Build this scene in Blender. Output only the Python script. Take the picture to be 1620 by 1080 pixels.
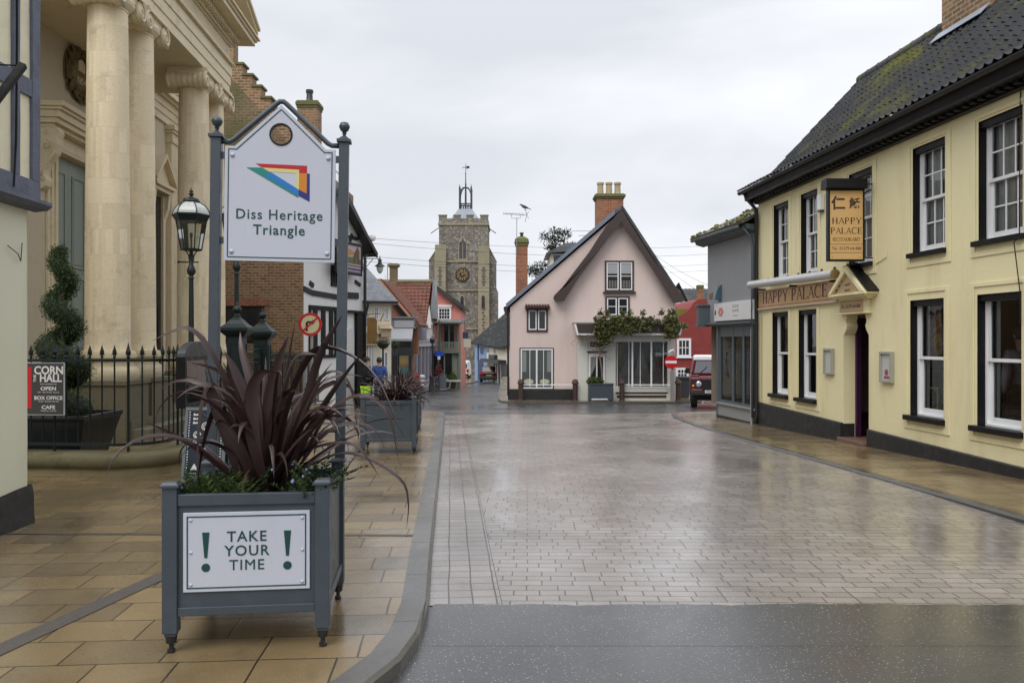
import bpy, bmesh, math, random
from mathutils import Vector, Matrix, noise as mnoise

for _o in list(bpy.data.objects):
 bpy.data.objects.remove(_o)
SC = bpy.context.scene
COL = SC.collection
RAD = math.radians

# ------------------------------------------------------------------ camera
CAM_H = 1.6
FPX = 1260.0            # focal length in photograph pixels (1620 wide)
cam_d = bpy.data.cameras.new('camera')
cam_d.sensor_width = 36.0
cam_d.lens = 28.0
cam_d.clip_start = 0.05
cam_d.clip_end = 3000
cam = bpy.data.objects.new('camera', cam_d)
COL.objects.link(cam)
cam.location = (0, 0, CAM_H)
cam.rotation_euler = (RAD(90), 0, 0)
SC.camera = cam

# ------------------------------------------------------------------ world, sun, exposure (wet, overcast day)
SUN_EL, SUN_AZ = RAD(52), RAD(205)      # azimuth clockwise from +Y: behind the camera, a little to the left
W = bpy.data.worlds.new('World')
SC.world = W
W.use_nodes = True
nt = W.node_tree
nt.nodes.clear()
def _wn(t, **k):
 n = nt.nodes.new(t)
 for a, b in k.items():
  setattr(n, a, b)
 return n
wo = _wn('ShaderNodeOutputWorld')
bg = _wn('ShaderNodeBackground')
bg.inputs['Strength'].default_value = 0.1
sky = _wn('ShaderNodeTexSky', sky_type='NISHITA', sun_disc=False, sun_elevation=SUN_EL, sun_rotation=SUN_AZ)
sky.dust_density = 3.0
tc = _wn('ShaderNodeTexCoord')
mp = _wn('ShaderNodeMapping')
mp.inputs['Scale'].default_value = (1.0, 1.0, 2.6)
mp.inputs['Location'].default_value = (3.1, 0.4, 0.7)
n1 = _wn('ShaderNodeTexNoise')
n1.inputs['Scale'].default_value = 1.5
n1.inputs['Detail'].default_value = 5.0
n1.inputs['Roughness'].default_value = 0.5
n1.inputs['Distortion'].default_value = 0.25
cr = _wn('ShaderNodeValToRGB')
e = cr.color_ramp.elements
e[0].position = 0.38; e[0].color = (6.6, 6.8, 7.3, 1)
e[1].position = 0.62; e[1].color = (9.3, 9.4, 9.65, 1)
mx = _wn('ShaderNodeMix', data_type='RGBA')
mx.inputs[0].default_value = 0.94
nt.links.new(tc.outputs['Generated'], mp.inputs['Vector'])
nt.links.new(mp.outputs['Vector'], n1.inputs['Vector'])
nt.links.new(n1.outputs['Fac'], cr.inputs['Fac'])
# an overcast sky is brighter overhead than at the horizon
sx_ = _wn('ShaderNodeSeparateXYZ')
nt.links.new(tc.outputs['Generated'], sx_.inputs[0])
mr = _wn('ShaderNodeMapRange', interpolation_type='SMOOTHSTEP')
mr.inputs['From Min'].default_value = 0.32
mr.inputs['From Max'].default_value = 0.95
mr.inputs['To Min'].default_value = 1.0
mr.inputs['To Max'].default_value = 1.8
nt.links.new(sx_.outputs['Z'], mr.inputs['Value'])
ml = _wn('ShaderNodeVectorMath', operation='SCALE')
nt.links.new(cr.outputs['Color'], ml.inputs[0])
nt.links.new(mr.outputs[0], ml.inputs['Scale'])
nt.links.new(sky.outputs['Color'], mx.inputs[6])
nt.links.new(ml.outputs[0], mx.inputs[7])
nt.links.new(mx.outputs[2], bg.inputs['Color'])
nt.links.new(bg.outputs['Background'], wo.inputs['Surface'])

sun_d = bpy.data.lights.new('sun', 'SUN')
sun_d.energy = 1.3
sun_d.angle = RAD(35)
sun_d.color = (1.0, 0.97, 0.92)
sun = bpy.data.objects.new('sun', sun_d)
COL.objects.link(sun)
sun.location = (-5, -10, 30)
_d = Vector((math.sin(SUN_AZ) * math.cos(SUN_EL), math.cos(SUN_AZ) * math.cos(SUN_EL), math.sin(SUN_EL)))
sun.rotation_euler = _d.to_track_quat('Z', 'Y').to_euler()

SC.view_settings.view_transform = 'Standard'
SC.view_settings.look = 'None'
SC.view_settings.exposure = 0.24
SC.view_settings.gamma = 1.0
SC.cycles.use_denoising = True
SC.cycles.max_bounces = 6
SC.cycles.transparent_max_bounces = 12
SC.cycles.caustics_reflective = False
SC.cycles.caustics_refractive = False
SC.cycles.sample_clamp_indirect = 6.0

# ------------------------------------------------------------------ mesh builder
class MB:
 """collects shapes in a bmesh; build() links them as ONE mesh object"""
 def __init__(self):
  self.bm = bmesh.new()
 def face(self, pts):
  vs = [self.bm.verts.new(p) for p in pts]
  return self.bm.faces.new(vs)
 def box(self, x0, x1, y0, y1, z0, z1, M=None):
  P = [(x0, y0, z0), (x1, y0, z0), (x1, y1, z0), (x0, y1, z0), (x0, y0, z1), (x1, y0, z1), (x1, y1, z1), (x0, y1, z1)]
  if M is not None:
   P = [M @ Vector(p) for p in P]
  v = [self.bm.verts.new(p) for p in P]
  for f in ((0, 3, 2, 1), (4, 5, 6, 7), (0, 1, 5, 4), (1, 2, 6, 5), (2, 3, 7, 6), (3, 0, 4, 7)):
   self.bm.faces.new([v[i] for i in f])
  return self
 def frame(self, x0, x1, z0, z1, t, y0, y1, tb=None, tt=None):
  """rectangular frame in the xz plane, butted end to end"""
  tb = t if tb is None else tb
  tt = t if tt is None else tt
  self.box(x0, x0 + t, y0, y1, z0, z1)
  self.box(x1 - t, x1, y0, y1, z0, z1)
  self.box(x0 + t, x1 - t, y0, y1, z0, z0 + tb)
  self.box(x0 + t, x1 - t, y0, y1, z1 - tt, z1)
  return self
 def tube(self, pts, r, n=8, cap=True):
  pts = [Vector(p) for p in pts]
  rs = r if isinstance(r, (list, tuple)) else [r] * len(pts)
  rings = []
  up = None
  for i, p in enumerate(pts):
   a = pts[max(0, i - 1)]
   b = pts[min(len(pts) - 1, i + 1)]
   t = (b - a).normalized()
   if up is None:
    up = Vector((0, 0, 1)) if abs(t.z) < 0.9 else Vector((1, 0, 0))
   s = t.cross(up)
   if s.length < 1e-5:
    s = t.cross(Vector((0.3, 1, 0.2)))
   s.normalize()
   up = s.cross(t).normalized()
   rings.append([self.bm.verts.new(p + rs[i] * (math.cos(2 * math.pi * k / n) * s + math.sin(2 * math.pi * k / n) * up)) for k in range(n)])
  for i in range(len(rings) - 1):
   for k in range(n):
    self.bm.faces.new([rings[i][k], rings[i][(k + 1) % n], rings[i + 1][(k + 1) % n], rings[i + 1][k]])
  if cap:
   self.bm.faces.new(rings[0][::-1])
   self.bm.faces.new(rings[-1])
  return self
 def lathe(self, prof, n=16, c=(0, 0, 0), M=None, a0=0.0):
  rings = []
  for r, z in prof:
   ring = []
   for k in range(n):
    a = a0 + 2 * math.pi * k / n
    p = Vector((c[0] + r * math.cos(a), c[1] + r * math.sin(a), c[2] + z))
    if M is not None:
     p = M @ p
    ring.append(self.bm.verts.new(p))
   rings.append(ring)
  for i in range(len(rings) - 1):
   for k in range(n):
    self.bm.faces.new([rings[i][k], rings[i][(k + 1) % n], rings[i + 1][(k + 1) % n], rings[i + 1][k]])
  self.bm.faces.new(rings[0][::-1])
  self.bm.faces.new(rings[-1])
  return self
 def prism(self, poly, d0, d1, axis='y', M=None):
  """extrude a 2-D polygon; axis y: poly is (x,z); x: poly is (y,z); z: poly is (x,y)"""
  def f(a, b, d):
   p = {'y': (a, d, b), 'x': (d, a, b), 'z': (a, b, d)}[axis]
   return M @ Vector(p) if M is not None else p
  A = [self.bm.verts.new(f(a, b, d0)) for a, b in poly]
  B = [self.bm.verts.new(f(a, b, d1)) for a, b in poly]
  n = len(poly)
  self.bm.faces.new(A)
  self.bm.faces.new(B[::-1])
  for i in range(n):
   self.bm.faces.new([A[i], B[i], B[(i + 1) % n], A[(i + 1) % n]])
  return self
 def sweep(self, path, prof, closed=False):
  """profile [(out, z)] swept along a ground path [(x,y)]; out is to the right of travel"""
  rings = []
  n = len(path)
  for i in range(n):
   a = Vector(path[i - 1 if (closed or i > 0) else 0][:2])
   b = Vector(path[(i + 1) % n if (closed or i < n - 1) else n - 1][:2])
   t = (b - a).normalized()
   o = Vector((t.y, -t.x))
   zz = path[i][2] if len(path[i]) > 2 else 0.0
   rings.append([self.bm.verts.new((path[i][0] + o.x * u, path[i][1] + o.y * u, zz + w)) for u, w in prof])
  m = len(prof)
  for i in range(n if closed else n - 1):
   A, B = rings[i], rings[(i + 1) % n]
   for k in range(m):
    self.bm.faces.new([A[k], A[(k + 1) % m], B[(k + 1) % m], B[k]])
  if not closed:
   self.bm.faces.new(rings[0])
   self.bm.faces.new(rings[-1][::-1])
  return self
 def grid(self, f, nu, nv):
  V = [[self.bm.verts.new(f(i / nu, j / nv)) for j in range(nv + 1)] for i in range(nu + 1)]
  for i in range(nu):
   for j in range(nv):
    self.bm.faces.new([V[i][j], V[i + 1][j], V[i + 1][j + 1], V[i][j + 1]])
  return self
 def ball(self, c, r, n=12, m=8, s=(1, 1, 1)):
  prof = [(r * math.sin(math.pi * j / m) * 1.0, -r * math.cos(math.pi * j / m)) for j in range(m + 1)]
  prof[0] = (r * 0.02, -r); prof[-1] = (r * 0.02, r)
  M = Matrix.Translation(c) @ Matrix.Diagonal((s[0], s[1], s[2], 1))
  return self.lathe(prof, n, M=M)
 def text(self, body, size, M, extrude=0.002, align='CENTER', offset=0.0, sx=1.0, spacing=1.0):
  """real letters; text x -> local x, text y -> local z, facing -y"""
  cu = bpy.data.curves.new('t', 'FONT')
  cu.body = body
  cu.size = size
  cu.extrude = extrude
  cu.align_x = align
  cu.align_y = 'CENTER'
  cu.offset = offset
  cu.space_character = spacing
  cu.resolution_u = 3
  ob = bpy.data.objects.new('t', cu)
  COL.objects.link(ob)
  bpy.context.view_layer.update()
  me = bpy.data.meshes.new_from_object(ob.evaluated_get(bpy.context.evaluated_depsgraph_get()))
  me.transform(M @ Matrix(((sx, 0, 0, 0), (0, 0, -1, 0), (0, 1, 0, 0), (0, 0, 0, 1))))
  self.bm.from_mesh(me)
  bpy.data.objects.remove(ob)
  bpy.data.curves.remove(cu)
  bpy.data.meshes.remove(me)
  return self
 def build(self, name, mat, parent=None, smooth=False, bevel=0.0, recalc=True, kind=None, auto=None):
  bm = self.bm
  if recalc:
   bmesh.ops.recalc_face_normals(bm, faces=bm.faces[:])
  uvl = bm.loops.layers.uv.verify()
  for f in bm.faces:
   n = f.normal
   t = Vector((-n.y, n.x, 0))
   if t.length < 0.05:
    t = Vector((1, 0, 0))
    b = Vector((0, 1, 0))
   else:
    t.normalize()
    b = n.cross(t)
   for l in f.loops:
    p = l.vert.co
    l[uvl].uv = (p.dot(t), p.dot(b))
   f.smooth = smooth
  me = bpy.data.meshes.new(name)
  bm.to_mesh(me)
  bm.free()
  if isinstance(mat, (list, tuple)):
   for m in mat:
    me.materials.append(m)
  else:
   me.materials.append(mat)
  if auto:
   me.set_sharp_from_angle(angle=RAD(auto))
  ob = bpy.data.objects.new(name, me)
  COL.objects.link(ob)
  if parent is not None:
   ob.parent = parent
  if kind:
   ob['kind'] = kind
  if bevel > 0:
   md = ob.modifiers.new('bevel', 'BEVEL')
   md.width = bevel
   md.segments = 2
   md.limit_method = 'ANGLE'
   md.angle_limit = RAD(40)
  return ob

def T(x=0, y=0, z=0, rx=0, ry=0, rz=0, s=1.0):
 return Matrix.Translation((x, y, z)) @ Matrix.Rotation(rz, 4, 'Z') @ Matrix.Rotation(ry, 4, 'Y') @ Matrix.Rotation(rx, 4, 'X') @ Matrix.Scale(s, 4)

def tag(o, label, cat, group=None):
 o['label'] = label
 o['category'] = cat
 if group:
  o['group'] = group
 return o

def thing(name, label, cat, loc=(0, 0, 0), rz=0.0, group=None):
 o = bpy.data.objects.new(name, None)
 o.empty_display_size = 0.2
 COL.objects.link(o)
 o.location = loc
 o.rotation_euler = (0, 0, rz)
 return tag(o, label, cat, group)

def kids(o):
 return [c for c in bpy.data.objects if c.parent == o]

def copy_thing(root, loc, rz=None, label=None, scale=None):
 """a copy of a thing with copies of its parts and sub-parts"""
 r = root.copy()
 COL.objects.link(r)
 r.location = loc
 if rz is not None:
  r.rotation_euler = (0, 0, rz)
 if scale:
  r.scale = (scale, scale, scale)
 if label:
  r['label'] = label
 for ch in kids(root):
  c = ch.copy()
  COL.objects.link(c)
  c.parent = r
  for g in kids(ch):
   d = g.copy()
   COL.objects.link(d)
   d.parent = c
 return r

class Face:
 """a vertical facade: local x to the right as seen from outside, y inward, z up"""
 def __init__(self, ax, ay, bx, by):
  self.o = Vector((ax, ay, 0))
  d = Vector((bx - ax, by - ay, 0))
  self.len = d.length
  self.u = d.normalized()
  self.n = Vector((-self.u.y, self.u.x, 0))      # inward
  self.rz = math.atan2(self.u.y, self.u.x)
 def at(self, px, py, off=0.0):
  """where the line of sight through a photograph pixel meets the facade (off = metres inward)"""
  r = Vector(((px - 810) / FPX, 1.0, -(py - 540) / FPX))
  c = Vector((0, 0, CAM_H))
  t = ((self.o + self.n * off) - c).dot(self.n) / r.dot(self.n)
  p = c + r * t
  return ((p - self.o).dot(self.u), p.z)
 def x(self, px, off=0.0):
  return self.at(px, 540, off)[0]
 def z(self, px, py, off=0.0):
  return self.at(px, py, off)[1]
 def rect(self, x0, x1, y0, y1, off=0.0):
  a = self.at(x0, y0, off); b = self.at(x1, y1, off)
  c = self.at(x0, y1, off); d = self.at(x1, y0, off)
  return (a[0], b[0], (b[1] + c[1]) / 2, (a[1] + d[1]) / 2)

def lerp(a, b, t):
 return a + (b - a) * t
def interp(tab, v):
 if v <= tab[0][0]:
  return tab[0][1]
 for (a, fa), (b, fb) in zip(tab, tab[1:]):
  if v <= b:
   return fa + (fb - fa) * (v - a) / (b - a)
 return tab[-1][1]
# ------------------------------------------------------------------ materials
class NT:
 def __init__(self, name):
  self.m = bpy.data.materials.new(name)
  self.m.use_nodes = True
  self.t = self.m.node_tree
  self.t.nodes.clear()
  self.out = self.n('ShaderNodeOutputMaterial')
 def n(self, typ, **k):
  nd = self.t.nodes.new(typ)
  for a, b in k.items():
   setattr(nd, a, b)
  return nd
 def set(self, nd, **k):
  for a, b in k.items():
   nd.inputs[a.replace('_', ' ')].default_value = b
  return nd
 def l(self, a, b):
  self.t.links.new(a, b)
 def ramp(self, fac, stops):
  r = self.n('ShaderNodeValToRGB')
  el = r.color_ramp.elements
  while len(el) < len(stops):
   el.new(0.5)
  for k, (p, c) in enumerate(stops):
   el[k].position = p
   el[k].color = (c[0], c[1], c[2], 1) if isinstance(c, (tuple, list)) else (c, c, c, 1)
  self.l(fac, r.inputs[0])
  return r.outputs[0]
 def mix(self, fac, a, b, blend='MIX'):
  m = self.n('ShaderNodeMix', data_type='RGBA', blend_type=blend)
  for s, v in ((m.inputs[0], fac), (m.inputs[6], a), (m.inputs[7], b)):
   if hasattr(v, 'links'):
    self.l(v, s)
   elif isinstance(v, (tuple, list)):
    s.default_value = (v[0], v[1], v[2], 1)
   else:
    s.default_value = v
  return m.outputs[2]
 def coord(self, which='Object', scale=(1, 1, 1), rot=(0, 0, 0)):
  c = self.n('ShaderNodeTexCoord')
  m = self.n('ShaderNodeMapping')
  m.inputs['Scale'].default_value = scale
  m.inputs['Rotation'].default_value = rot
  self.l(c.outputs[which], m.inputs['Vector'])
  return m.outputs[0]
 def noise(self, vec, scale, detail=4, rough=0.55, dist=0.0):
  n = self.n('ShaderNodeTexNoise')
  self.set(n, Scale=scale, Detail=detail, Roughness=rough, Distortion=dist)
  self.l(vec, n.inputs['Vector'])
  return n.outputs['Fac']
 def bump(self, h, strength=0.3, dist=0.01, prev=None):
  b = self.n('ShaderNodeBump')
  self.set(b, Strength=strength, Distance=dist)
  self.l(h, b.inputs['Height'])
  if prev is not None:
   self.l(prev, b.inputs['Normal'])
  return b.outputs[0]
 def principled(self, col, rough=0.6, bump=None, metal=0.0, spec=0.5):
  p = self.n('ShaderNodeBsdfPrincipled')
  for s, v in ((p.inputs['Base Color'], col), (p.inputs['Roughness'], rough), (p.inputs['Metallic'], metal), (p.inputs['Specular IOR Level'], spec)):
   if hasattr(v, 'links'):
    self.l(v, s)
   elif isinstance(v, (tuple, list)):
    s.default_value = (v[0], v[1], v[2], 1)
   else:
    s.default_value = v
  if bump is not None:
   self.l(bump, p.inputs['Normal'])
  self.l(p.outputs[0], self.out.inputs['Surface'])
  return p

def sc(c, k):
 return tuple(min(1.0, v * k) for v in c)

def plain(name, col, rough=0.5, var=0.12, scale=3.0, bump=0.0, bscale=40.0, metal=0.0, spec=0.5, stain=None, stain_amt=0.5, streak=False):
 """a colour with two scales of tone variation, optional stains with a shape of their own and fine bump"""
 t = NT(name)
 v = t.coord('Object')
 a = t.noise(v, scale, 5)
 c = t.mix(a, sc(col, 1 - var), sc(col, 1 + var))
 if stain is not None:
  sv = t.coord('Object', scale=(1.0, 1.0, 0.18)) if streak else v
  s = t.noise(sv, scale * 1.7, 6, 0.65, 0.3)
  f = t.ramp(s, [(0.5, 0.0), (0.75, stain_amt)])
  c = t.mix(f, c, stain)
 b = None
 if bump > 0:
  b = t.bump(t.noise(v, bscale, 4), bump, 0.01)
 r = t.ramp(t.noise(v, scale * 2.3, 3), [(0.3, max(0.02, rough - 0.08)), (0.7, min(1, rough + 0.08))])
 t.principled(c, r, b, metal, spec)
 return t.m

def brick(name, c1, c2, mortar, w=0.225, h=0.075, ms=0.012, rough=0.85, bump=0.5, var=0.35, moss=None, moss_amt=0.0):
 t = NT(name)
 uv = t.coord('UV')
 br = t.n('ShaderNodeTexBrick')
 br.offset = 0.5
 t.set(br, Scale=1.0, Mortar_Size=ms, Mortar_Smooth=0.15, Bias=0.0, Brick_Width=w, Row_Height=h)
 br.inputs['Color1'].default_value = (*c1, 1)
 br.inputs['Color2'].default_value = (*c2, 1)
 br.inputs['Mortar'].default_value = (*mortar, 1)
 # a slight wobble keeps the courses from being ruler-straight
 t.l(uv, br.inputs['Vector'])
 o = t.coord('Object')
 a = t.noise(o, 2.2, 6, 0.6)
 c = t.mix(1.0, br.outputs['Color'], t.ramp(a, [(0.25, 1 - var), (0.75, 1 + var * 0.4)]), 'MULTIPLY')
 a2 = t.noise(o, 14, 3)
 c = t.mix(1.0, c, t.ramp(a2, [(0.3, 0.75), (0.7, 1.15)]), 'MULTIPLY')
 if moss:
  f = t.ramp(t.noise(o, 1.1, 6, 0.7), [(0.42, 0.0), (0.62, moss_amt)])
  c = t.mix(f, c, moss)
 h_ = t.n('ShaderNodeMath', operation='SUBTRACT')
 h_.inputs[0].default_value = 1.0
 t.l(br.outputs['Fac'], h_.inputs[1])
 b = t.bump(h_.outputs[0], bump, 0.012)
 b = t.bump(t.noise(o, 60, 3), 0.25, 0.006, b)
 t.principled(c, rough, b)
 return t.m

def tiles(name, c1, c2, moss, moss_amt, rough=0.55, w=0.24, h=0.3, bump=0.0, spec=0.5):
 """roof tiles: per-tile tone, moss in patches"""
 t = NT(name)
 uv = t.coord('UV')
 br = t.n('ShaderNodeTexBrick')
 br.offset = 0.5 if bump > 0 else 0.0
 t.set(br, Scale=1.0, Mortar_Size=0.008 if bump > 0 else 0.004, Mortar_Smooth=0.3, Brick_Width=w, Row_Height=h)
 br.inputs['Color1'].default_value = (*c1, 1)
 br.inputs['Color2'].default_value = (*c2, 1)
 br.inputs['Mortar'].default_value = (*sc(c1, 0.4), 1)
 t.l(uv, br.inputs['Vector'])
 o = t.coord('Object')
 a = t.noise(o, 1.3, 6, 0.65)
 c = t.mix(1.0, br.outputs['Color'], t.ramp(a, [(0.3, 0.6), (0.7, 1.35)]), 'MULTIPLY')
 f = t.ramp(t.noise(o, 0.9, 8, 0.72, 0.4), [(0.52, 0.0), (0.68, moss_amt)])
 c = t.mix(f, c, moss)
 b = t.bump(t.noise(o, 35, 4), 0.3, 0.01)
 if bump > 0:
  h_ = t.n('ShaderNodeMath', operation='SUBTRACT')
  h_.inputs[0].default_value = 1.0
  t.l(br.outputs['Fac'], h_.inputs[1])
  b = t.bump(h_.outputs[0], bump, 0.015, b)
 r = t.ramp(f, [(0.0, rough), (1.0, 0.9)])
 t.principled(c, r, b, 0.0, spec)
 return t.m

def glass_mat(name, tint=(0.8, 0.84, 0.84), rough=0.02):
 t = NT(name)
 fr = t.n('ShaderNodeFresnel'); fr.inputs['IOR'].default_value = 1.52
 tr = t.n('ShaderNodeBsdfTransparent'); tr.inputs[0].default_value = (*tint, 1)
 gl = t.n('ShaderNodeBsdfGlossy'); gl.inputs['Roughness'].default_value = rough
 v = t.coord('Object')
 b = t.bump(t.noise(v, 2.5, 2), 0.06, 0.02)
 t.l(b, gl.inputs['Normal'])
 m = t.n('ShaderNodeMixShader')
 mth = t.n('ShaderNodeMath', operation='MULTIPLY_ADD')
 mth.inputs[1].default_value = 1.1; mth.inputs[2].default_value = 0.05
 t.l(fr.outputs[0], mth.inputs[0])
 t.l(mth.outputs[0], m.inputs[0]); t.l(tr.outputs[0], m.inputs[1]); t.l(gl.outputs[0], m.inputs[2])
 t.l(m.outputs[0], t.out.inputs['Surface'])
 return t.m

def asphalt(name):
 t = NT(name)
 o = t.coord('Object')
 big = t.noise(o, 0.35, 5, 0.6, 0.4)
 mid = t.noise(o, 3.0, 4)
 fine = t.noise(o, 130, 2)
 c = t.mix(mid, (0.018, 0.019, 0.021), (0.034, 0.034, 0.035))
 c = t.mix(t.ramp(fine, [(0.45, 0.0), (0.7, 0.6)]), c, (0.085, 0.083, 0.08))
 # pale chippings, some of them bright
 vo = t.n('ShaderNodeTexVoronoi'); vo.inputs['Scale'].default_value = 55
 t.l(o, vo.inputs['Vector'])
 sp = t.ramp(vo.outputs['Distance'], [(0.10, 1.0), (0.20, 0.0)])
 wn = t.n('ShaderNodeTexWhiteNoise'); t.l(vo.outputs['Color'], wn.inputs['Vector'])
 keep = t.ramp(wn.outputs['Value'], [(0.42, 0.0), (0.45, 1.0)])
 pat = t.ramp(t.noise(o, 0.9, 4, 0.6), [(0.34, 0.35), (0.58, 1.0)])
 k = t.mix(1.0, t.mix(1.0, sp, keep, 'MULTIPLY'), pat, 'MULTIPLY')
 c = t.mix(k, c, (0.62, 0.61, 0.57))
 b = t.bump(fine, 0.2, 0.004)
 b = t.bump(vo.outputs['Distance'], 0.15, 0.005, b)
 r = t.ramp(big, [(0.36, 0.24), (0.62, 0.45)])
 p = t.principled(c, r, b, 0.0, 0.5)
 t.l(t.ramp(big, [(0.36, 1.0), (0.64, 0.45)]), p.inputs['Coat Weight'])
 t.l(t.ramp(big, [(0.36, 0.16), (0.64, 0.32)]), p.inputs['Coat Roughness'])
 return t.m

def pavers(name, c1, c2, mortar, w, h, ms, rot, r0, r1, dirt=(0.05, 0.045, 0.03), bumpd=0.006, wet=0.7, dirt_amt=0.6, spots=0.0, off=0.5):
 t = NT(name)
 uv = t.coord('UV', rot=(0, 0, rot))
 o = t.coord('Object')
 # small wobble of the joints
 wob = t.n('ShaderNodeTexNoise'); t.set(wob, Scale=1.4, Detail=2.0)
 t.l(uv, wob.inputs['Vector'])
 va = t.n('ShaderNodeVectorMath', operation='MULTIPLY_ADD')
 va.inputs[1].default_value = (0.025, 0.025, 0.0)
 t.l(wob.outputs['Color'], va.inputs[0]); t.l(uv, va.inputs[2])
 br = t.n('ShaderNodeTexBrick')
 br.offset = off
 br.offset_frequency = 2
 br.squash = 0.8 if off else 1.0
 br.squash_frequency = 3
 t.set(br, Scale=1.0, Mortar_Size=ms, Mortar_Smooth=0.25, Bias=0.1, Brick_Width=w, Row_Height=h)
 br.inputs['Color1'].default_value = (*c1, 1)
 br.inputs['Color2'].default_value = (*c2, 1)
 br.inputs['Mortar'].default_value = (*mortar, 1)
 t.l(va.outputs[0], br.inputs['Vector'])
 a = t.noise(o, 0.8, 6, 0.65, 0.3)
 c = t.mix(1.0, br.outputs['Color'], t.ramp(a, [(0.28, 0.68), (0.72, 1.25)]), 'MULTIPLY')
 f = t.noise(o, 90, 3)
 c = t.mix(1.0, c, t.ramp(f, [(0.3, 0.8), (0.7, 1.18)]), 'MULTIPLY')
 d = t.ramp(t.noise(o, 1.7, 7, 0.7, 0.5), [(0.55, 0.0), (0.74, dirt_amt)])
 c = t.mix(d, c, dirt)
 if spots > 0:
  vo = t.n('ShaderNodeTexVoronoi'); vo.inputs['Scale'].default_value = 7.0
  t.l(o, vo.inputs['Vector'])
  s = t.ramp(vo.outputs['Distance'], [(0.06, spots), (0.11, 0.0)])
  c = t.mix(s, c, (0.03, 0.03, 0.028))
 h_ = t.n('ShaderNodeMath', operation='SUBTRACT'); h_.inputs[0].default_value = 1.0
 t.l(br.outputs['Fac'], h_.inputs[1])
 b = t.bump(h_.outputs[0], 0.6, bumpd)
 b = t.bump(t.noise(o, 5.5, 3), 0.22, 0.012, b)
 b = t.bump(f, 0.12, 0.004, b)
 rr = t.noise(o, 0.55, 5, 0.62, 0.5)
 r = t.ramp(rr, [(0.38, r0), (0.66, r1)])
 p = t.principled(c, r, b, 0.0, 0.5)
 t.l(t.ramp(rr, [(0.36, wet), (0.64, wet * 0.45)]), p.inputs['Coat Weight'])
 t.l(t.ramp(rr, [(0.36, r0 * 0.8), (0.66, r1 * 0.75)]), p.inputs['Coat Roughness'])
 t.l(t.bump(t.noise(o, 5.5, 3), 0.2, 0.01, t.bump(h_.outputs[0], 0.25, bumpd * 0.5)), p.inputs['Coat Normal'])
 p.inputs['Coat IOR'].default_value = 1.5
 return t.m

def flint(name):
 t = NT(name)
 o = t.coord('Object')
 vo = t.n('ShaderNodeTexVoronoi'); vo.inputs['Scale'].default_value = 5.0
 t.l(o, vo.inputs['Vector'])
 sepc = t.n('ShaderNodeSeparateColor'); t.l(vo.outputs['Color'], sepc.inputs[0])
 c = t.ramp(sepc.outputs[0], [(0.0, (0.14, 0.128, 0.11)), (0.5, (0.21, 0.19, 0.16)), (0.85, (0.28, 0.255, 0.215)), (1.0, (0.38, 0.355, 0.31))])
 edge = t.ramp(vo.outputs['Distance'], [(0.35, 1.0), (0.75, 0.75)])
 c = t.mix(1.0, c, edge, 'MULTIPLY')
 c = t.mix(1.0, c, t.ramp(t.noise(o, 0.5, 6, 0.65), [(0.3, 0.7), (0.7, 1.2)]), 'MULTIPLY')
 b = t.bump(vo.outputs['Distance'], 0.6, 0.05)
 t.principled(c, 0.8, b)
 return t.m

def leafmat(name, c1, c2, rough=0.5, scale=2.0, trans=0.15):
 t = NT(name)
 o = t.coord('Object')
 gi = t.n('ShaderNodeNewGeometry')
 c = t.mix(t.noise(o, scale, 4), c1, c2)
 c = t.mix(t.ramp(gi.outputs['Random Per Island'], [(0.0, 0.0), (1.0, 0.6)]), c, sc(c2, 1.25))
 p = t.principled(c, rough)
 if trans > 0:
  tr = t.n('ShaderNodeBsdfTranslucent'); t.l(c, tr.inputs[0])
  m = t.n('ShaderNodeMixShader'); m.inputs[0].default_value = trans
  t.l(p.outputs[0], m.inputs[1]); t.l(tr.outputs[0], m.inputs[2])
  t.l(m.outputs[0], t.out.inputs['Surface'])
 return t.m

def stonemat(name, c1, c2, block=(0.9, 0.45), grime=(0.1, 0.095, 0.06), joint=True, amt=0.45):
 """limestone: block to block tone changes, soft veins, lichen and soot stains"""
 t = NT(name)
 uv = t.coord('UV')
 o = t.coord('Object')
 c = t.mix(t.noise(o, 1.2, 6, 0.6), c1, c2)
 if joint:
  br = t.n('ShaderNodeTexBrick'); br.offset = 0.5
  t.set(br, Scale=1.0, Mortar_Size=0.004, Mortar_Smooth=0.2, Brick_Width=block[0], Row_Height=block[1])
  br.inputs['Color1'].default_value = (0.88, 0.86, 0.83, 1); br.inputs['Color2'].default_value = (1.04, 1.035, 1.02, 1); br.inputs['Mortar'].default_value = (0.84, 0.82, 0.78, 1)
  t.l(uv, br.inputs['Vector'])
  c = t.mix(1.0, c, br.outputs['Color'], 'MULTIPLY')
 g = t.ramp(t.noise(o, 2.6, 8, 0.72, 0.3), [(0.54, 0.0), (0.8, amt)])
 c = t.mix(g, c, grime)
 c = t.mix(1.0, c, t.ramp(t.noise(o, 45, 3), [(0.3, 0.9), (0.7, 1.08)]), 'MULTIPLY')
 b = t.bump(t.noise(o, 60, 4), 0.2, 0.006)
 t.principled(c, 0.75, b)
 return t.m

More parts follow.
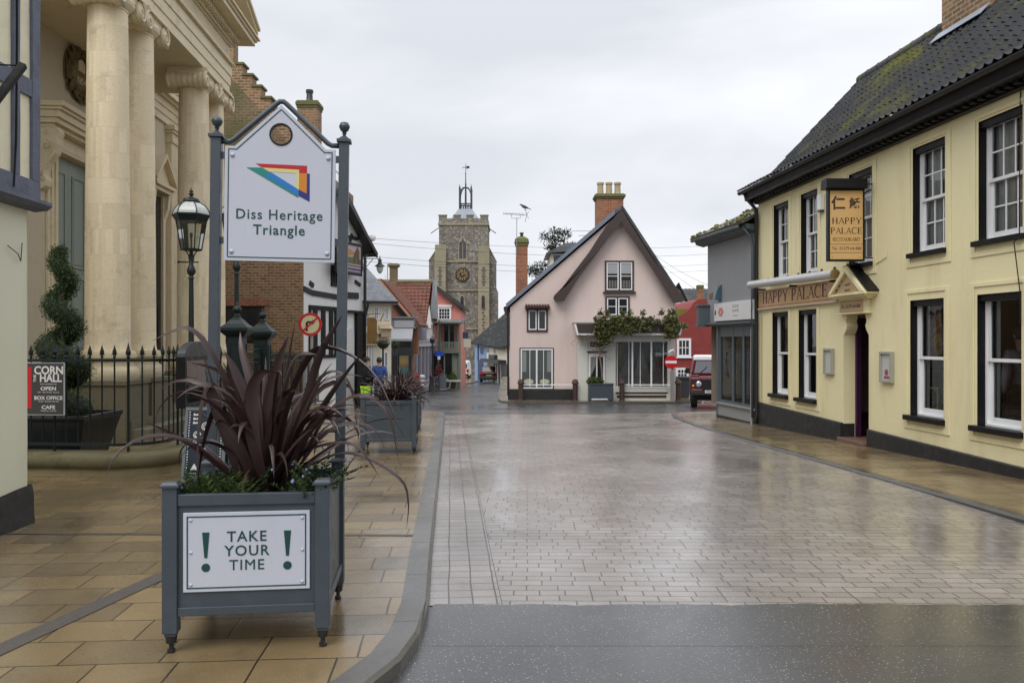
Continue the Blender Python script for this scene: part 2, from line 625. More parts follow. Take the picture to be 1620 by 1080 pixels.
m_asphalt = asphalt('wet_asphalt')
m_paver = pavers('wet_road_setts', (0.285, 0.252, 0.226), (0.215, 0.19, 0.17), (0.022, 0.02, 0.018), 0.215, 0.11, 0.0046, RAD(1.2), 0.22, 0.44, dirt_amt=0.35, bumpd=0.008, wet=1.0)
m_pavband = pavers('wet_road_edge_setts', (0.28, 0.25, 0.226), (0.215, 0.19, 0.172), (0.014, 0.012, 0.011), 0.155, 0.15, 0.0055, RAD(-4.4), 0.22, 0.44, dirt_amt=0.35, bumpd=0.008, wet=1.0, off=0.0)
m_flag = pavers('wet_yellow_flagstones', (0.255, 0.183, 0.09), (0.155, 0.115, 0.064), (0.04, 0.03, 0.018), 0.49, 0.315, 0.006, RAD(-4.0), 0.15, 0.40, dirt=(0.07, 0.055, 0.035), wet=0.45, spots=0.0, dirt_amt=0.55)
m_kerb = pavers('granite_kerb', (0.125, 0.118, 0.105), (0.09, 0.085, 0.077), (0.022, 0.022, 0.02), 30.0, 0.92, 0.006, RAD(-4.4), 0.22, 0.45, dirt=(0.06, 0.06, 0.055), wet=0.3)
m_kerbdark = pavers('dark_kerb', (0.075, 0.07, 0.064), (0.055, 0.052, 0.047), (0.02, 0.02, 0.018), 30.0, 0.92, 0.006, RAD(-4.4), 0.2, 0.4, wet=0.3)
m_drain = plain('gully_strip', (0.085, 0.075, 0.07), 0.4, 0.25, 25, 0.6, 120)
m_earth = plain('dark_ground', (0.06, 0.058, 0.05), 0.6, 0.3, 0.8, 0.2)

m_yellow = plain('yellow_render', (0.78, 0.71, 0.44), 0.62, 0.05, 1.1, 0.55, 8, stain=(0.52, 0.44, 0.24), stain_amt=0.45, streak=True)
m_black = plain('black_gloss_paint', (0.008, 0.008, 0.009), 0.45, 0.2, 6, 0.15, 30, spec=0.25)
m_plinth = plain('black_plinth', (0.016, 0.016, 0.017), 0.5, 0.3, 5, 0.3, 18, stain=(0.06, 0.058, 0.052), stain_amt=0.5)
m_white = plain('white_paint', (0.78, 0.79, 0.80), 0.4, 0.04, 4)
m_whitewall = plain('white_render', (0.74, 0.74, 0.74), 0.7, 0.06, 1.5, 0.2, 15, stain=(0.5, 0.5, 0.47), stain_amt=0.3, streak=True)
m_cream = plain('cream_render', (0.76, 0.72, 0.60), 0.7, 0.06, 1.5, 0.2, 20, stain=(0.48, 0.43, 0.33), stain_amt=0.4, streak=True)
m_creamold = plain('aged_cream_plaster', (0.76, 0.72, 0.53), 0.75, 0.06, 2.0, 0.5, 9, stain=(0.42, 0.39, 0.27), stain_amt=0.4)
m_palewall = plain('pale_green_white_paint', (0.66, 0.66, 0.52), 0.6, 0.05, 1.2, 0.18, 7, stain=(0.5, 0.5, 0.4), stain_amt=0.35, streak=True)
m_timber = plain('blue_grey_timber', (0.115, 0.13, 0.175), 0.75, 0.35, 7, 0.6, 28)
m_pink = plain('pale_pink_render', (0.68, 0.555, 0.515), 0.75, 0.05, 0.7, 0.2, 12, stain=(0.55, 0.455, 0.42), stain_amt=0.55, streak=True)
m_pink2 = plain('salmon_pink_render', (0.62, 0.24, 0.20), 0.75, 0.06, 1, 0.2, 12)
m_brown = plain('brown_bargeboard_paint', (0.045, 0.028, 0.024), 0.5, 0.25, 6, 0.2, 20)
m_redwall = plain('red_painted_brick', (0.23, 0.036, 0.03), 0.75, 0.2, 1.6, 0.35, 18, stain=(0.15, 0.03, 0.026), stain_amt=0.4)
m_greywall = plain('grey_render', (0.24, 0.25, 0.265), 0.7, 0.06, 1.2, 0.2, 12, stain=(0.18, 0.19, 0.2), stain_amt=0.4, streak=True)
m_greyshop = plain('slate_grey_shop_paint', (0.085, 0.105, 0.12), 0.4, 0.1, 4)
m_planter = plain('blue_grey_planter_paint', (0.044, 0.058, 0.071), 0.40, 0.12, 5, 0.05, 60, stain=(0.075, 0.092, 0.105), stain_amt=0.35)
m_signwhite = plain('white_sign_enamel', (0.50, 0.52, 0.595), 0.25, 0.03, 1.5, stain=(0.44, 0.46, 0.52), stain_amt=0.35, streak=True)
m_green = plain('dark_green_lettering', (0.006, 0.05, 0.045), 0.4, 0.05)
m_iron = plain('dark_green_iron', (0.007, 0.015, 0.015), 0.45, 0.3, 9, 0.2, 60, spec=0.35)
m_blackiron = plain('black_iron', (0.014, 0.015, 0.016), 0.4, 0.2, 9, 0.15, 60)
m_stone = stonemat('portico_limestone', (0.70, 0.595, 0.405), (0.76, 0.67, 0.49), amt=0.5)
m_stone_plain = stonemat('dressed_limestone', (0.67, 0.575, 0.39), (0.73, 0.645, 0.465), joint=False)
m_hallwall = stonemat('hall_wall_stucco', (0.64, 0.56, 0.43), (0.69, 0.62, 0.49), joint=True, amt=0.25)
m_mossstone = plain('mossy_stone_coping', (0.115, 0.10, 0.048), 0.8, 0.35, 3, 0.5, 30, stain=(0.04, 0.045, 0.012), stain_amt=0.9)
m_mosspale = plain('pale_plinth_stone', (0.27, 0.22, 0.125), 0.75, 0.2, 3, 0.4, 30, stain=(0.11, 0.10, 0.035), stain_amt=0.5)
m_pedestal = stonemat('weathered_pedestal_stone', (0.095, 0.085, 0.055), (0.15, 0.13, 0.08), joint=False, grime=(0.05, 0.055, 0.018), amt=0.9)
m_basestone = stonemat('weathered_base_stone', (0.44, 0.375, 0.24), (0.54, 0.46, 0.31), joint=False, grime=(0.09, 0.085, 0.04), amt=0.8)
m_door = plain('sage_grey_door', (0.28, 0.33, 0.30), 0.45, 0.05, 3)
m_brickold = brick('old_red_brick', (0.40, 0.19, 0.085), (0.19, 0.085, 0.045), (0.36, 0.30, 0.21), 0.235, 0.088, 0.017, moss=(0.14, 0.12, 0.05), moss_amt=0.3)
m_brickmoss = brick('mossy_old_brick', (0.28, 0.155, 0.075), (0.15, 0.09, 0.045), (0.24, 0.21, 0.14), 0.235, 0.088, 0.017, moss=(0.085, 0.09, 0.028), moss_amt=0.9)
m_brickred = brick('orange_red_brick', (0.42, 0.125, 0.05), (0.29, 0.08, 0.035), (0.36, 0.27, 0.19), moss=(0.13, 0.09, 0.05), moss_amt=0.3)
m_pottery = plain('buff_chimney_pot', (0.42, 0.34, 0.21), 0.8, 0.25, 5, 0.3, stain=(0.14, 0.14, 0.06), stain_amt=0.5)
m_mossbrick = plain('mossy_brick_cap', (0.13, 0.13, 0.05), 0.9, 0.4, 8, 0.6, 30)
m_blacktile = tiles('black_pantiles', (0.016, 0.017, 0.020), (0.008, 0.009, 0.011), (0.12, 0.12, 0.02), 0.8, 0.5, spec=0.22)
m_blacktile_far = tiles('dark_far_tiles', (0.045, 0.05, 0.052), (0.03, 0.032, 0.035), (0.16, 0.15, 0.08), 0.35, 0.5, bump=0.5)
m_redtile = tiles('orange_red_pantiles', (0.20, 0.058, 0.032), (0.10, 0.038, 0.026), (0.11, 0.085, 0.04), 0.9, 0.6)
m_slate = tiles('blue_slates', (0.15, 0.16, 0.18), (0.10, 0.11, 0.125), (0.12, 0.12, 0.08), 0.35, 0.4, 0.28, 0.22, bump=0.5)
m_slateblue = plain('wet_blue_slate_verge', (0.17, 0.20, 0.26), 0.35, 0.1, 2)
m_mosstile = tiles('mossy_grey_tiles', (0.13, 0.12, 0.10), (0.09, 0.085, 0.07), (0.17, 0.165, 0.05), 0.95, 0.6, 0.2, 0.14, bump=0.6)
m_lead = plain('lead_sheet', (0.24, 0.27, 0.33), 0.45, 0.12, 2, metal=0.0)
m_flint = flint('flint_rubble')
m_churchstone = stonemat('church_freestone', (0.27, 0.235, 0.165), (0.36, 0.315, 0.225), block=(0.5, 0.3), grime=(0.1, 0.095, 0.06), amt=0.7)
m_churchmoss = plain('green_weathered_stone', (0.19, 0.175, 0.11), 0.85, 0.3, 1.2, 0.3)
m_glass = glass_mat('window_glass')
m_darkpane = plain('dark_window_glass', (0.018, 0.02, 0.022), 0.08, 0.4, 1.2)
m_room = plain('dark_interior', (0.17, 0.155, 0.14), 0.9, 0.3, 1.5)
m_net = plain('net_curtain', (0.74, 0.75, 0.77), 0.9, 0.1, 6)
m_shopint = plain('shop_interior', (0.30, 0.24, 0.18), 0.8, 0.4, 1.2)
m_gold = plain('gold_leaf', (0.36, 0.26, 0.085), 0.45, 0.1)
m_tan = plain('tan_sign_board', (0.60, 0.38, 0.155), 0.45, 0.06, 2.5)
m_copper = plain('copper_brown_fascia', (0.52, 0.31, 0.15), 0.45, 0.14, 2.0, stain=(0.62, 0.48, 0.34), stain_amt=0.6)
m_darkbrown = plain('dark_brown_lettering', (0.045, 0.018, 0.012), 0.5, 0.05)
m_purple = plain('purple_door_paint', (0.042, 0.008, 0.045), 0.4, 0.1)
m_silver = plain('silver_awning_case', (0.55, 0.56, 0.56), 0.35, 0.06, 3, metal=0.2)
m_galv = plain('galvanised_grey', (0.30, 0.31, 0.32), 0.45, 0.1, 6, metal=0.3)
m_leaf_flax = leafmat('purple_flax_leaf', (0.080, 0.043, 0.040), (0.034, 0.019, 0.020), 0.33, 3.0, 0.1)
m_leaf_herb = leafmat('rosemary_leaf', (0.052, 0.085, 0.022), (0.028, 0.05, 0.018), 0.6, 6.0)
m_leaf_grass = leafmat('bright_herb_leaf', (0.10, 0.15, 0.03), (0.055, 0.09, 0.02), 0.6, 6.0)
m_leaf_topiary = leafmat('topiary_leaf', (0.075, 0.13, 0.028), (0.028, 0.052, 0.014), 0.6, 4.0)
m_leaf_ivy = leafmat('ivy_leaf', (0.15, 0.16, 0.045), (0.07, 0.075, 0.025), 0.6, 1.5)
m_leaf_pine = leafmat('pine_needles', (0.022, 0.036, 0.02), (0.012, 0.022, 0.014), 0.7, 0.6, 0.05)
m_bark = plain('bark', (0.075, 0.06, 0.05), 0.9, 0.3, 5, 0.5)
m_soil = plain('soil', (0.022, 0.016, 0.012), 0.95, 0.4, 20, 0.8, 60)
m_flower = plain('mauve_flower', (0.32, 0.29, 0.6), 0.7, 0.2)
m_red = plain('red_paint', (0.50, 0.012, 0.02), 0.35, 0.05)
m_carred = plain('dark_red_car_paint', (0.11, 0.005, 0.016), 0.2, 0.05)
m_rubber = plain('tyre_rubber', (0.012, 0.012, 0.012), 0.7, 0.2)
m_chrome = plain('bright_metal', (0.6, 0.6, 0.62), 0.2, 0.05, metal=0.8)
m_skin = plain('skin', (0.50, 0.30, 0.21), 0.6, 0.05)
m_hair = plain('dark_hair', (0.025, 0.018, 0.014), 0.7, 0.1)
def flat(name, c, r=0.45):
 return plain(name, c, r, 0.04, 3)
# ------------------------------------------------------------------ setting: ground, roads, pavements, kerbs
PROF = [(-40, 0.0), (6, 0.0), (9.6, -0.05), (13.1, -0.12), (17.6, -0.24), (20.5, -0.30), (22.5, -0.38), (25, -0.55), (31, -0.92), (36, -1.05), (47, -1.36), (72, -2.0), (110, -2.8), (160, -3.4), (900, -3.6)]
def P(y):
 """pavement level"""
 return (interp(PROF, y - 1) + interp(PROF, y) + interp(PROF, y + 1)) / 3
def RZ(y):
 """road level"""
 return P(y) - 0.08
XK = [(2.55, -2.6), (2.75, -1.75), (3.0, -1.25), (3.3, -0.93), (3.7, -0.69), (4.05, -0.565), (4.4, -0.515), (4.9, -0.515), (5.5, -0.565), (6.26, -0.63), (10.64, -0.967), (21.8, -1.83), (22.5, -1.95), (23.5, -2.5), (26, -3.2), (30, -3.9), (38, -4.8), (47, -5.3), (55, -4.7), (68, -3.4), (80, -2.6), (100, -2.0)]
XR = [(2, 5.35), (7.3, 4.69), (9.1, 4.53), (13.6, 4.16), (17.5, 4.03), (20.0, 4.05), (21.5, 4.3), (22.2, 4.62), (22.8, 5.2), (23.2, 6.2), (23.4, 8.0)]
YS_NEAR = [2.55, 2.65, 2.75, 2.87, 3.0, 3.15, 3.3, 3.5, 3.7, 3.87, 4.05, 4.22, 4.4, 4.65, 4.9]

def strip(mb, ys, fl, fr, fz, nx=1, lift=None):
 V = []
 for y in ys:
  a, b = fl(y), fr(y)
  V.append([mb.bm.verts.new((lerp(a, b, k / nx), y, fz(y) + (lift(y) if lift else 0) * k / nx)) for k in range(nx + 1)])
 for i in range(len(ys) - 1):
  for k in range(nx):
   mb.bm.faces.new([V[i][k], V[i][k + 1], V[i + 1][k + 1], V[i + 1][k]])
def frange(a, b, n):
 return [a + (b - a) * i / n for i in range(n + 1)]

mb = MB(); strip(mb, frange(-40, 120, 160) + [140, 160, 250, 400, 900], lambda y: -600, lambda y: 600, lambda y: RZ(y) - 0.02, 1)
mb.build('ground', m_earth, kind='structure')
mb = MB(); strip(mb, frange(-20, 130, 300), lambda y: -14, lambda y: 26, RZ, 1)
mb.build('road', m_asphalt, kind='structure')
PY0, PY1 = 5.06, 22.2
mb = MB(); strip(mb, frange(PY0, PY1, 60), lambda y: interp(XK, y) + 0.47, lambda y: interp(XR, y) - 0.003, lambda y: RZ(y) + 0.004, 1, lambda y: 0.05 * min(1.0, max(0.0, (y - 5.1) / 4)))
mb.build('paved_road', m_paver, kind='structure')
mb = MB(); strip(mb, frange(PY0, PY1, 60), lambda y: interp(XK, y) + 0.003, lambda y: interp(XK, y) + 0.465, lambda y: RZ(y) + 0.004)
mb.build('paved_road', m_pavband, kind='structure')
# ragged tarmac edge lapping onto the first course of setts
mb = MB()
pv = None
for i in range(161):
 x = lerp(-0.5, 4.9, i / 160); y = PY0 + 0.012 + 0.028 * mnoise.noise((x * 3.1, 0.3, 0)) + 0.016 * mnoise.noise((x * 17, 4.3, 0))
 cu = [mb.bm.verts.new((x, 4.4, RZ(4.4) + 0.0008)), mb.bm.verts.new((x, y, RZ(5) + 0.0075))]
 if pv: mb.bm.faces.new([pv[0], cu[0], cu[1], pv[1]])
 pv = cu
mb.build('road', m_asphalt, kind='structure')
# gully line between the setts and the kerb
ys_l = YS_NEAR + frange(5.2, 22.2, 50) + [22.5, 23, 23.5, 24, 25, 26, 28, 30, 32, 34, 36, 38, 40, 43, 47, 51, 55, 60, 64, 68, 74, 80, 90, 100]
KW = 0.165
mb = MB(); strip(mb, ys_l, lambda y: -14.5, lambda y: interp(XK, y) - KW, P, 1)
mb.build('pavement', m_flag, kind='structure')
def kerbs(ys, fx, w, name='kerb', side=1, mat=None):
 mb = MB()
 path = [(fx(y), y, P(y)) for y in ys]
 # profile: out is to the right of travel (towards +x when going away)
 if side > 0:
  prof = [(-w, -0.2), (0.0, -0.2), (0.0, -0.018), (-0.02, 0.003), (-w, 0.003)]
 else:
  prof = [(w, -0.2), (w, 0.003), (0.02, 0.003), (0.0, -0.018), (0.0, -0.2)]
 mb.sweep(path, prof)
 return mb.build(name, mat or m_kerb, kind='structure')
kerbs(ys_l, lambda y: interp(XK, y), KW)
ys_r = [1.5, 3, 5] + frange(6, 20, 28) + [20.4, 20.8, 21.2, 21.5, 21.8, 22.0, 22.2, 22.5, 22.8, 23.0, 23.2, 23.4]
mb = MB(); strip(mb, ys_r, lambda y: interp(XR, y) + 0.13, lambda y: 9.5, P, 1)
mb.build('pavement', m_flag, kind='structure')
kerbs(ys_r, lambda y: interp(XR, y), 0.13, side=-1, mat=m_kerbdark)
# pavement round the pink house
pk = [(-0.75, 60), (-0.7, 40), (-0.62, 36.4), (-0.45, 35.3), (0.1, 34.7), (2, 34.5), (7.4, 34.5), (8.3, 34.9), (8.7, 36), (8.9, 60)]
mb = MB()
vs = [(x + 0.0, y, P(min(y, 36.0))) for x, y in pk]
mb.face(vs)
mb.build('pavement', m_flag, kind='structure')
mb = MB()
mb.sweep([(x, y, P(min(y, 36.0))) for x, y in pk], [(-0.14, -0.25), (-0.14, 0.004), (-0.0, 0.004), (0.0, -0.25)])
mb.build('kerb', m_kerb, kind='structure')
# drainage strips let into the near pavement
def strip_between(p0, p1, w, name, mat, lift=0.004):
 mb = MB()
 a = Vector((*p0, 0)); b = Vector((*p1, 0))
 d = (b - a).normalized(); s = Vector((-d.y, d.x, 0)) * w / 2
 n = 8
 for i in range(n):
  u, v = a.lerp(b, i / n), a.lerp(b, (i + 1) / n)
  mb.face([(q.x, q.y, P(q.y) + lift) for q in (u - s, v - s, v + s, u + s)])
 return mb.build(name, mat, kind='structure')
strip_between((-2.9, 2.95), (-2.33, 5.75), 0.135, 'drain_strip', m_drain)
strip_between((-4.25, 6.68), (-0.82, 6.62), 0.05, 'drain_strip', m_drain)
# a few real joints and a gully cover
mb = MB(); mb.face([(-0.9, 29.2, RZ(29.2) + 0.004), (0.3, 29.2, RZ(29.2) + 0.004), (0.3, 30.1, RZ(30.1) + 0.004), (-0.9, 30.1, RZ(30.1) + 0.004)])
mb.build('road_patch', flat('dark_road_patch', (0.018, 0.018, 0.02), 0.25), kind='structure')
# ------------------------------------------------------------------ facade helpers
def wall_open(mb, x0, x1, z0, z1, ops, y=0.0, bottom=None):
 """front skin of a wall at depth y with rectangular openings; bottom(x) lets the foot follow the ground"""
 xs = sorted(set([x0, x1] + [v for o in ops for v in (o[0], o[1]) if x0 < v < x1]))
 for a, b in zip(xs, xs[1:]):
  m = (a + b) / 2
  cuts = sorted([(o[2], o[3]) for o in ops if o[0] < m < o[1]])
  lo = None
  segs = []
  cur = z0
  for c0, c1 in cuts:
   if c0 > cur:
    segs.append((cur, c0))
   cur = c1
  if cur < z1:
   segs.append((cur, z1))
  for s0, s1 in segs:
   if s0 == z0 and bottom:
    mb.face([(a, y, bottom(a)), (b, y, bottom(b)), (b, y, s1), (a, y, s1)])
   else:
    mb.face([(a, y, s0), (b, y, s0), (b, y, s1), (a, y, s1)])

def reveal(mb, o, y0, y1):
 x0, x1, z0, z1 = o[:4]
 mb.face([(x0, y0, z0), (x0, y1, z0), (x0, y1, z1), (x0, y0, z1)])
 mb.face([(x1, y0, z0), (x1, y0, z1), (x1, y1, z1), (x1, y1, z0)])
 mb.face([(x0, y0, z1), (x0, y1, z1), (x1, y1, z1), (x1, y0, z1)])
 mb.face([(x0, y0, z0), (x1, y0, z0), (x1, y1, z0), (x0, y1, z0)])

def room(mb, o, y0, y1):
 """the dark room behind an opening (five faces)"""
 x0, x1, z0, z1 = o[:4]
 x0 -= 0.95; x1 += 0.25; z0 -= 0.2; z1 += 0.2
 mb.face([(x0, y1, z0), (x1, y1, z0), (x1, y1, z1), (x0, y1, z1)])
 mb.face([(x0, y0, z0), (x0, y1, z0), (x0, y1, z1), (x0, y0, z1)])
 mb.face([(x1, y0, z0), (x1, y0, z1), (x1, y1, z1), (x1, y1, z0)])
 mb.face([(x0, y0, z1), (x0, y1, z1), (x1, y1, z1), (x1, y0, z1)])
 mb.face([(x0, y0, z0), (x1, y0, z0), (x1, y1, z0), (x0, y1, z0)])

def sash(root, o, y, cols=3, rows=2, fw=0.05, bar=0.022, mat=None, curtain=None, one_pane=False, name='window'):
 """a double hung sash: window > pane, curtain"""
 x0, x1, z0, z1 = o[:4]
 mat = mat or m_white
 mb = MB()
 zm = (z0 + z1) / 2
 # box frame
 mb.frame(x0, x1, z0, z1, 0.03, y, y + 0.09, tb=0.03, tt=0.035)
 # top sash (outer), bottom sash (inner)
 a0, a1 = x0 + 0.03, x1 - 0.03
 mb.frame(a0, a1, zm - 0.02, z1 - 0.035, fw, y + 0.012, y + 0.042, tb=0.045)
 mb.frame(a0, a1, z0 + 0.03, zm + 0.02, fw, y + 0.045, y + 0.075, tb=0.085, tt=0.04)
 if not one_pane:
  for zz0, zz1, yy in ((zm + 0.025, z1 - 0.035 - fw, y + 0.018), (z0 + 0.115, zm - 0.02, y + 0.051)):
   for k in range(1, cols):
    xx = lerp(a0 + fw, a1 - fw, k / cols)
    mb.box(xx - bar / 2, xx + bar / 2, yy, yy + 0.018, zz0, zz1)
   for k in range(1, rows):
    zz = lerp(zz0, zz1, k / rows)
    for q in range(cols):
     xa = lerp(a0 + fw, a1 - fw, q / cols) + (bar / 2 if q else 0)
     xb = lerp(a0 + fw, a1 - fw, (q + 1) / cols) - (bar / 2 if q < cols - 1 else 0)
     mb.box(xa, xb, yy, yy + 0.018, zz - bar / 2, zz + bar / 2)
 w = mb.build(name, mat, root, bevel=0.003)
 g = MB()
 g.face([(a0 + 0.01, y + 0.03, zm), (a1 - 0.01, y + 0.03, zm), (a1 - 0.01, y + 0.03, z1 - 0.04), (a0 + 0.01, y + 0.03, z1 - 0.04)])
 g.face([(a0 + 0.01, y + 0.062, z0 + 0.04), (a1 - 0.01, y + 0.062, z0 + 0.04), (a1 - 0.01, y + 0.062, zm), (a0 + 0.01, y + 0.062, zm)])
 g.build('pane', m_glass, w, recalc=False)
 if curtain:
  c = MB()
  yy = y + 0.115
  c0, c1 = x0 - 0.02, x1 + 0.02
  for (ca, cb, zz0, zz1) in curtain:
   xa, xb = lerp(c0, c1, ca), lerp(c0, c1, cb)
   f = lambda u, v: (lerp(xa, xb, u), yy + 0.018 * math.sin(u * (xb - xa) * 75 + v * 1.3) + 0.008 * math.sin(u * 31), lerp(lerp(z0, z1, zz0), lerp(z0, z1, zz1), v))
   c.grid(f, 40, 3)
  c.build('curtain', m_net, w, smooth=True)
 return w

def simple_window(root, o, y=0.0, frame=0.06, cols=2, rows=2, fmat=None, depth=0.05, bar=0.03, pane=None, sill=None, sillmat=None, name='window', mull=None):
 """a framed window standing a few cm proud of a wall that lies at depth y; window > pane, sill"""
 x0, x1, z0, z1 = o
 mb = MB()
 mb.frame(x0, x1, z0, z1, frame, y - depth, y + 0.02)
 for k in range(1, cols):
  xx = lerp(x0 + frame, x1 - frame, k / cols)
  b = mull if (mull and cols % 2 == 0 and k == cols // 2) else bar
  mb.box(xx - b / 2, xx + b / 2, y - depth + 0.008, y + 0.015, z0 + frame, z1 - frame)
 for k in range(1, rows):
  zz = lerp(z0 + frame, z1 - frame, k / rows)
  for q in range(cols):
   xa = lerp(x0 + frame, x1 - frame, q / cols) + (bar / 2 + 0.001 if q else 0)
   xb = lerp(x0 + frame, x1 - frame, (q + 1) / cols) - (bar / 2 + 0.001 if q < cols - 1 else 0)
   mb.box(xa, xb, y - depth + 0.012, y + 0.012, zz - bar / 2, zz + bar / 2)
 w = mb.build(name, fmat or m_white, root)
 g = MB()
 g.box(x0 + frame - 0.01, x1 - frame + 0.01, y - depth + 0.02, y - 0.003, z0 + frame - 0.01, z1 - frame + 0.01)
 g.build('pane', pane or m_darkpane, w)
 if sill:
  s = MB(); s.box(x0 - 0.06, x1 + 0.06, y - depth - sill, y - 0.001, z0 - 0.07, z0 - 0.002)
  s.build('sill', sillmat or fmat or m_white, w)
 return w

def pantile_roof(root, name, mat, e0, e1, r0, r1, pitch=0.22, gauge=0.30, amp=0.028, step=0.028, curve=0.0, seed=1, samples=6):
 """real pantiles: a waved sheet stepped at every course, between eave line e0-e1 and ridge line r0-r1"""
 e0, e1, r0, r1 = map(Vector, (e0, e1, r0, r1))
 rnd = random.Random(seed)
 L = max((e1 - e0).length, (r1 - r0).length)
 S = ((r0 - e0).length + (r1 - e1).length) / 2
 nu = max(4, int(L / pitch)); nr = max(3, int(S / gauge))
 nrm = (e1 - e0).cross(r0 - e0).normalized()
 if nrm.z < 0:
  nrm = -nrm
 mb = MB()
 N = nu * samples
 prof = []
 for i in range(N + 1):
  ph = (i % samples) / samples
  # roll and pan
  prof.append(amp * (math.cos(2 * math.pi * ph) * 0.75 + 0.25 * math.cos(4 * math.pi * ph)))
 jit = [[rnd.uniform(-0.006, 0.006) for _ in range(nu + 1)] for _ in range(nr)]
 for j in range(nr):
  rows = []
  for k, (v, up) in enumerate(((j / nr - 0.012, step), ((j + 1) / nr, 0.0))):
   ring = []
   for i in range(N + 1):
    u = i / N
    a = e0.lerp(e1, u); b = r0.lerp(r1, u)
    p = a.lerp(b, v)
    sag = -curve * 4 * v * (1 - v)
    p = p + nrm * (prof[i] + up + jit[j][i // samples] + 0.0) + Vector((0, 0, sag))
    ring.append(mb.bm.verts.new(p))
   rows.append(ring)
  low = [mb.bm.verts.new(v.co - nrm * step * 0.9) for v in rows[0]]
  for i in range(N):
   mb.bm.faces.new([rows[0][i], rows[0][i + 1], rows[1][i + 1], rows[1][i]])
   mb.bm.faces.new([low[i], low[i + 1], rows[0][i + 1], rows[0][i]])
 return mb.build(name, mat, root, smooth=True, recalc=True, auto=50)

def chimney(root, c, w, d, z0, z1, mat, pots=1, pot_h=0.5, cap=0.07, capmat=None, potmat=None, potr=0.12, name='chimney'):
 x, y = c
 mb = MB()
 mb.box(x - w / 2, x + w / 2, y - d / 2, y + d / 2, z0, z1 - 0.24)
 ch = mb.build(name, mat, root)
 k = MB()
 k.box(x - w / 2 - cap * 0.5, x + w / 2 + cap * 0.5, y - d / 2 - cap * 0.5, y + d / 2 + cap * 0.5, z1 - 0.24, z1 - 0.16)
 k.box(x - w / 2 - cap, x + w / 2 + cap, y - d / 2 - cap, y + d / 2 + cap, z1 - 0.16, z1 - 0.04)
 k.box(x - w / 2 - cap * 0.4, x + w / 2 + cap * 0.4, y - d / 2 - cap * 0.4, y + d / 2 + cap * 0.4, z1 - 0.04, z1)
 k.build('chimney_cap', capmat or m_mossbrick, ch, bevel=0.01)
 for i in range(pots):
  px = x + (i - (pots - 1) / 2) * (w / max(1, pots)) * 0.98
  p = MB().lathe([(potr * 1.15, 0), (potr * 1.1, 0.06), (potr, 0.08), (potr * 0.9, pot_h - 0.1), (potr * 1.12, pot_h - 0.09), (potr * 1.12, pot_h), (potr * 0.8, pot_h), (potr * 0.78, pot_h - 0.2)], 14, (px, y, z1))
  p.build('chimney_pot', potmat or m_pottery, ch, smooth=True, auto=35)
 return ch
# ------------------------------------------------------------------ street planters with flax
def make_planter(label, loc, rz):
 r = thing('street_planter', label, 'planter', loc, rz, 'grey planters along the pavement')
 H = 0.42; pw = 0.074; c = H - pw / 2
 for sx, sy in ((-1, -1), (1, -1), (1, 1), (-1, 1)):
  x, y = sx * c, sy * c
  m = MB()
  m.box(x - pw / 2, x + pw / 2, y - pw / 2, y + pw / 2, 0.105, 0.853)
  m.lathe([(0.040, 0.088), (0.040, 0.105)], 4, (x, y, 0), a0=RAD(45))
  leg = m.build('leg', m_planter, r, bevel=0.003)
  k = MB()
  k.box(x - 0.049, x + 0.049, y - 0.049, y + 0.049, 0.853, 0.865)
  k.lathe([(0.064, 0.865), (0.045, 0.880)], 4, (x, y, 0), a0=RAD(45))
  k.build('post_cap', m_planter, leg)
  f = MB()
  f.lathe([(0.016, 0.0), (0.020, 0.004), (0.020, 0.018), (0.012, 0.022), (0.012, 0.045), (0.026, 0.052), (0.030, 0.088)], 12, (x, y, 0))
  f.build('foot', m_blackiron, leg, smooth=True, auto=40)
 e = H - pw
 for k in range(4):
  M = Matrix.Rotation(k * math.pi / 2, 4, 'Z')
  m = MB()
  m.box(-e, e, -H + 0.022, -H + 0.034, 0.235, 0.755, M)
  m.build('side_panel', m_planter, r)
  m = MB()
  m.box(-e, e, -H + 0.008, -H + 0.045, 0.755, 0.815, M)
  m.build('top_rail', m_planter, r, bevel=0.004)
  m = MB()
  m.box(-e, e, -H + 0.008, -H + 0.045, 0.19, 0.235, M)
  m.build('bottom_rail', m_planter, r, bevel=0.004)
 m = MB()
 g = H - 0.036
 m.grid(lambda u, v: (lerp(-g, g, u), lerp(-g, g, v), 0.745 + 0.03 * mnoise.noise((u * 6, v * 6, 1))), 16, 16)
 m.build('soil', m_soil, r)
 m = MB(); m.box(-e, e, -H + 0.04, H - 0.04, 0.215, 0.228)
 m.build('base_plate', m_planter, r)
 return r

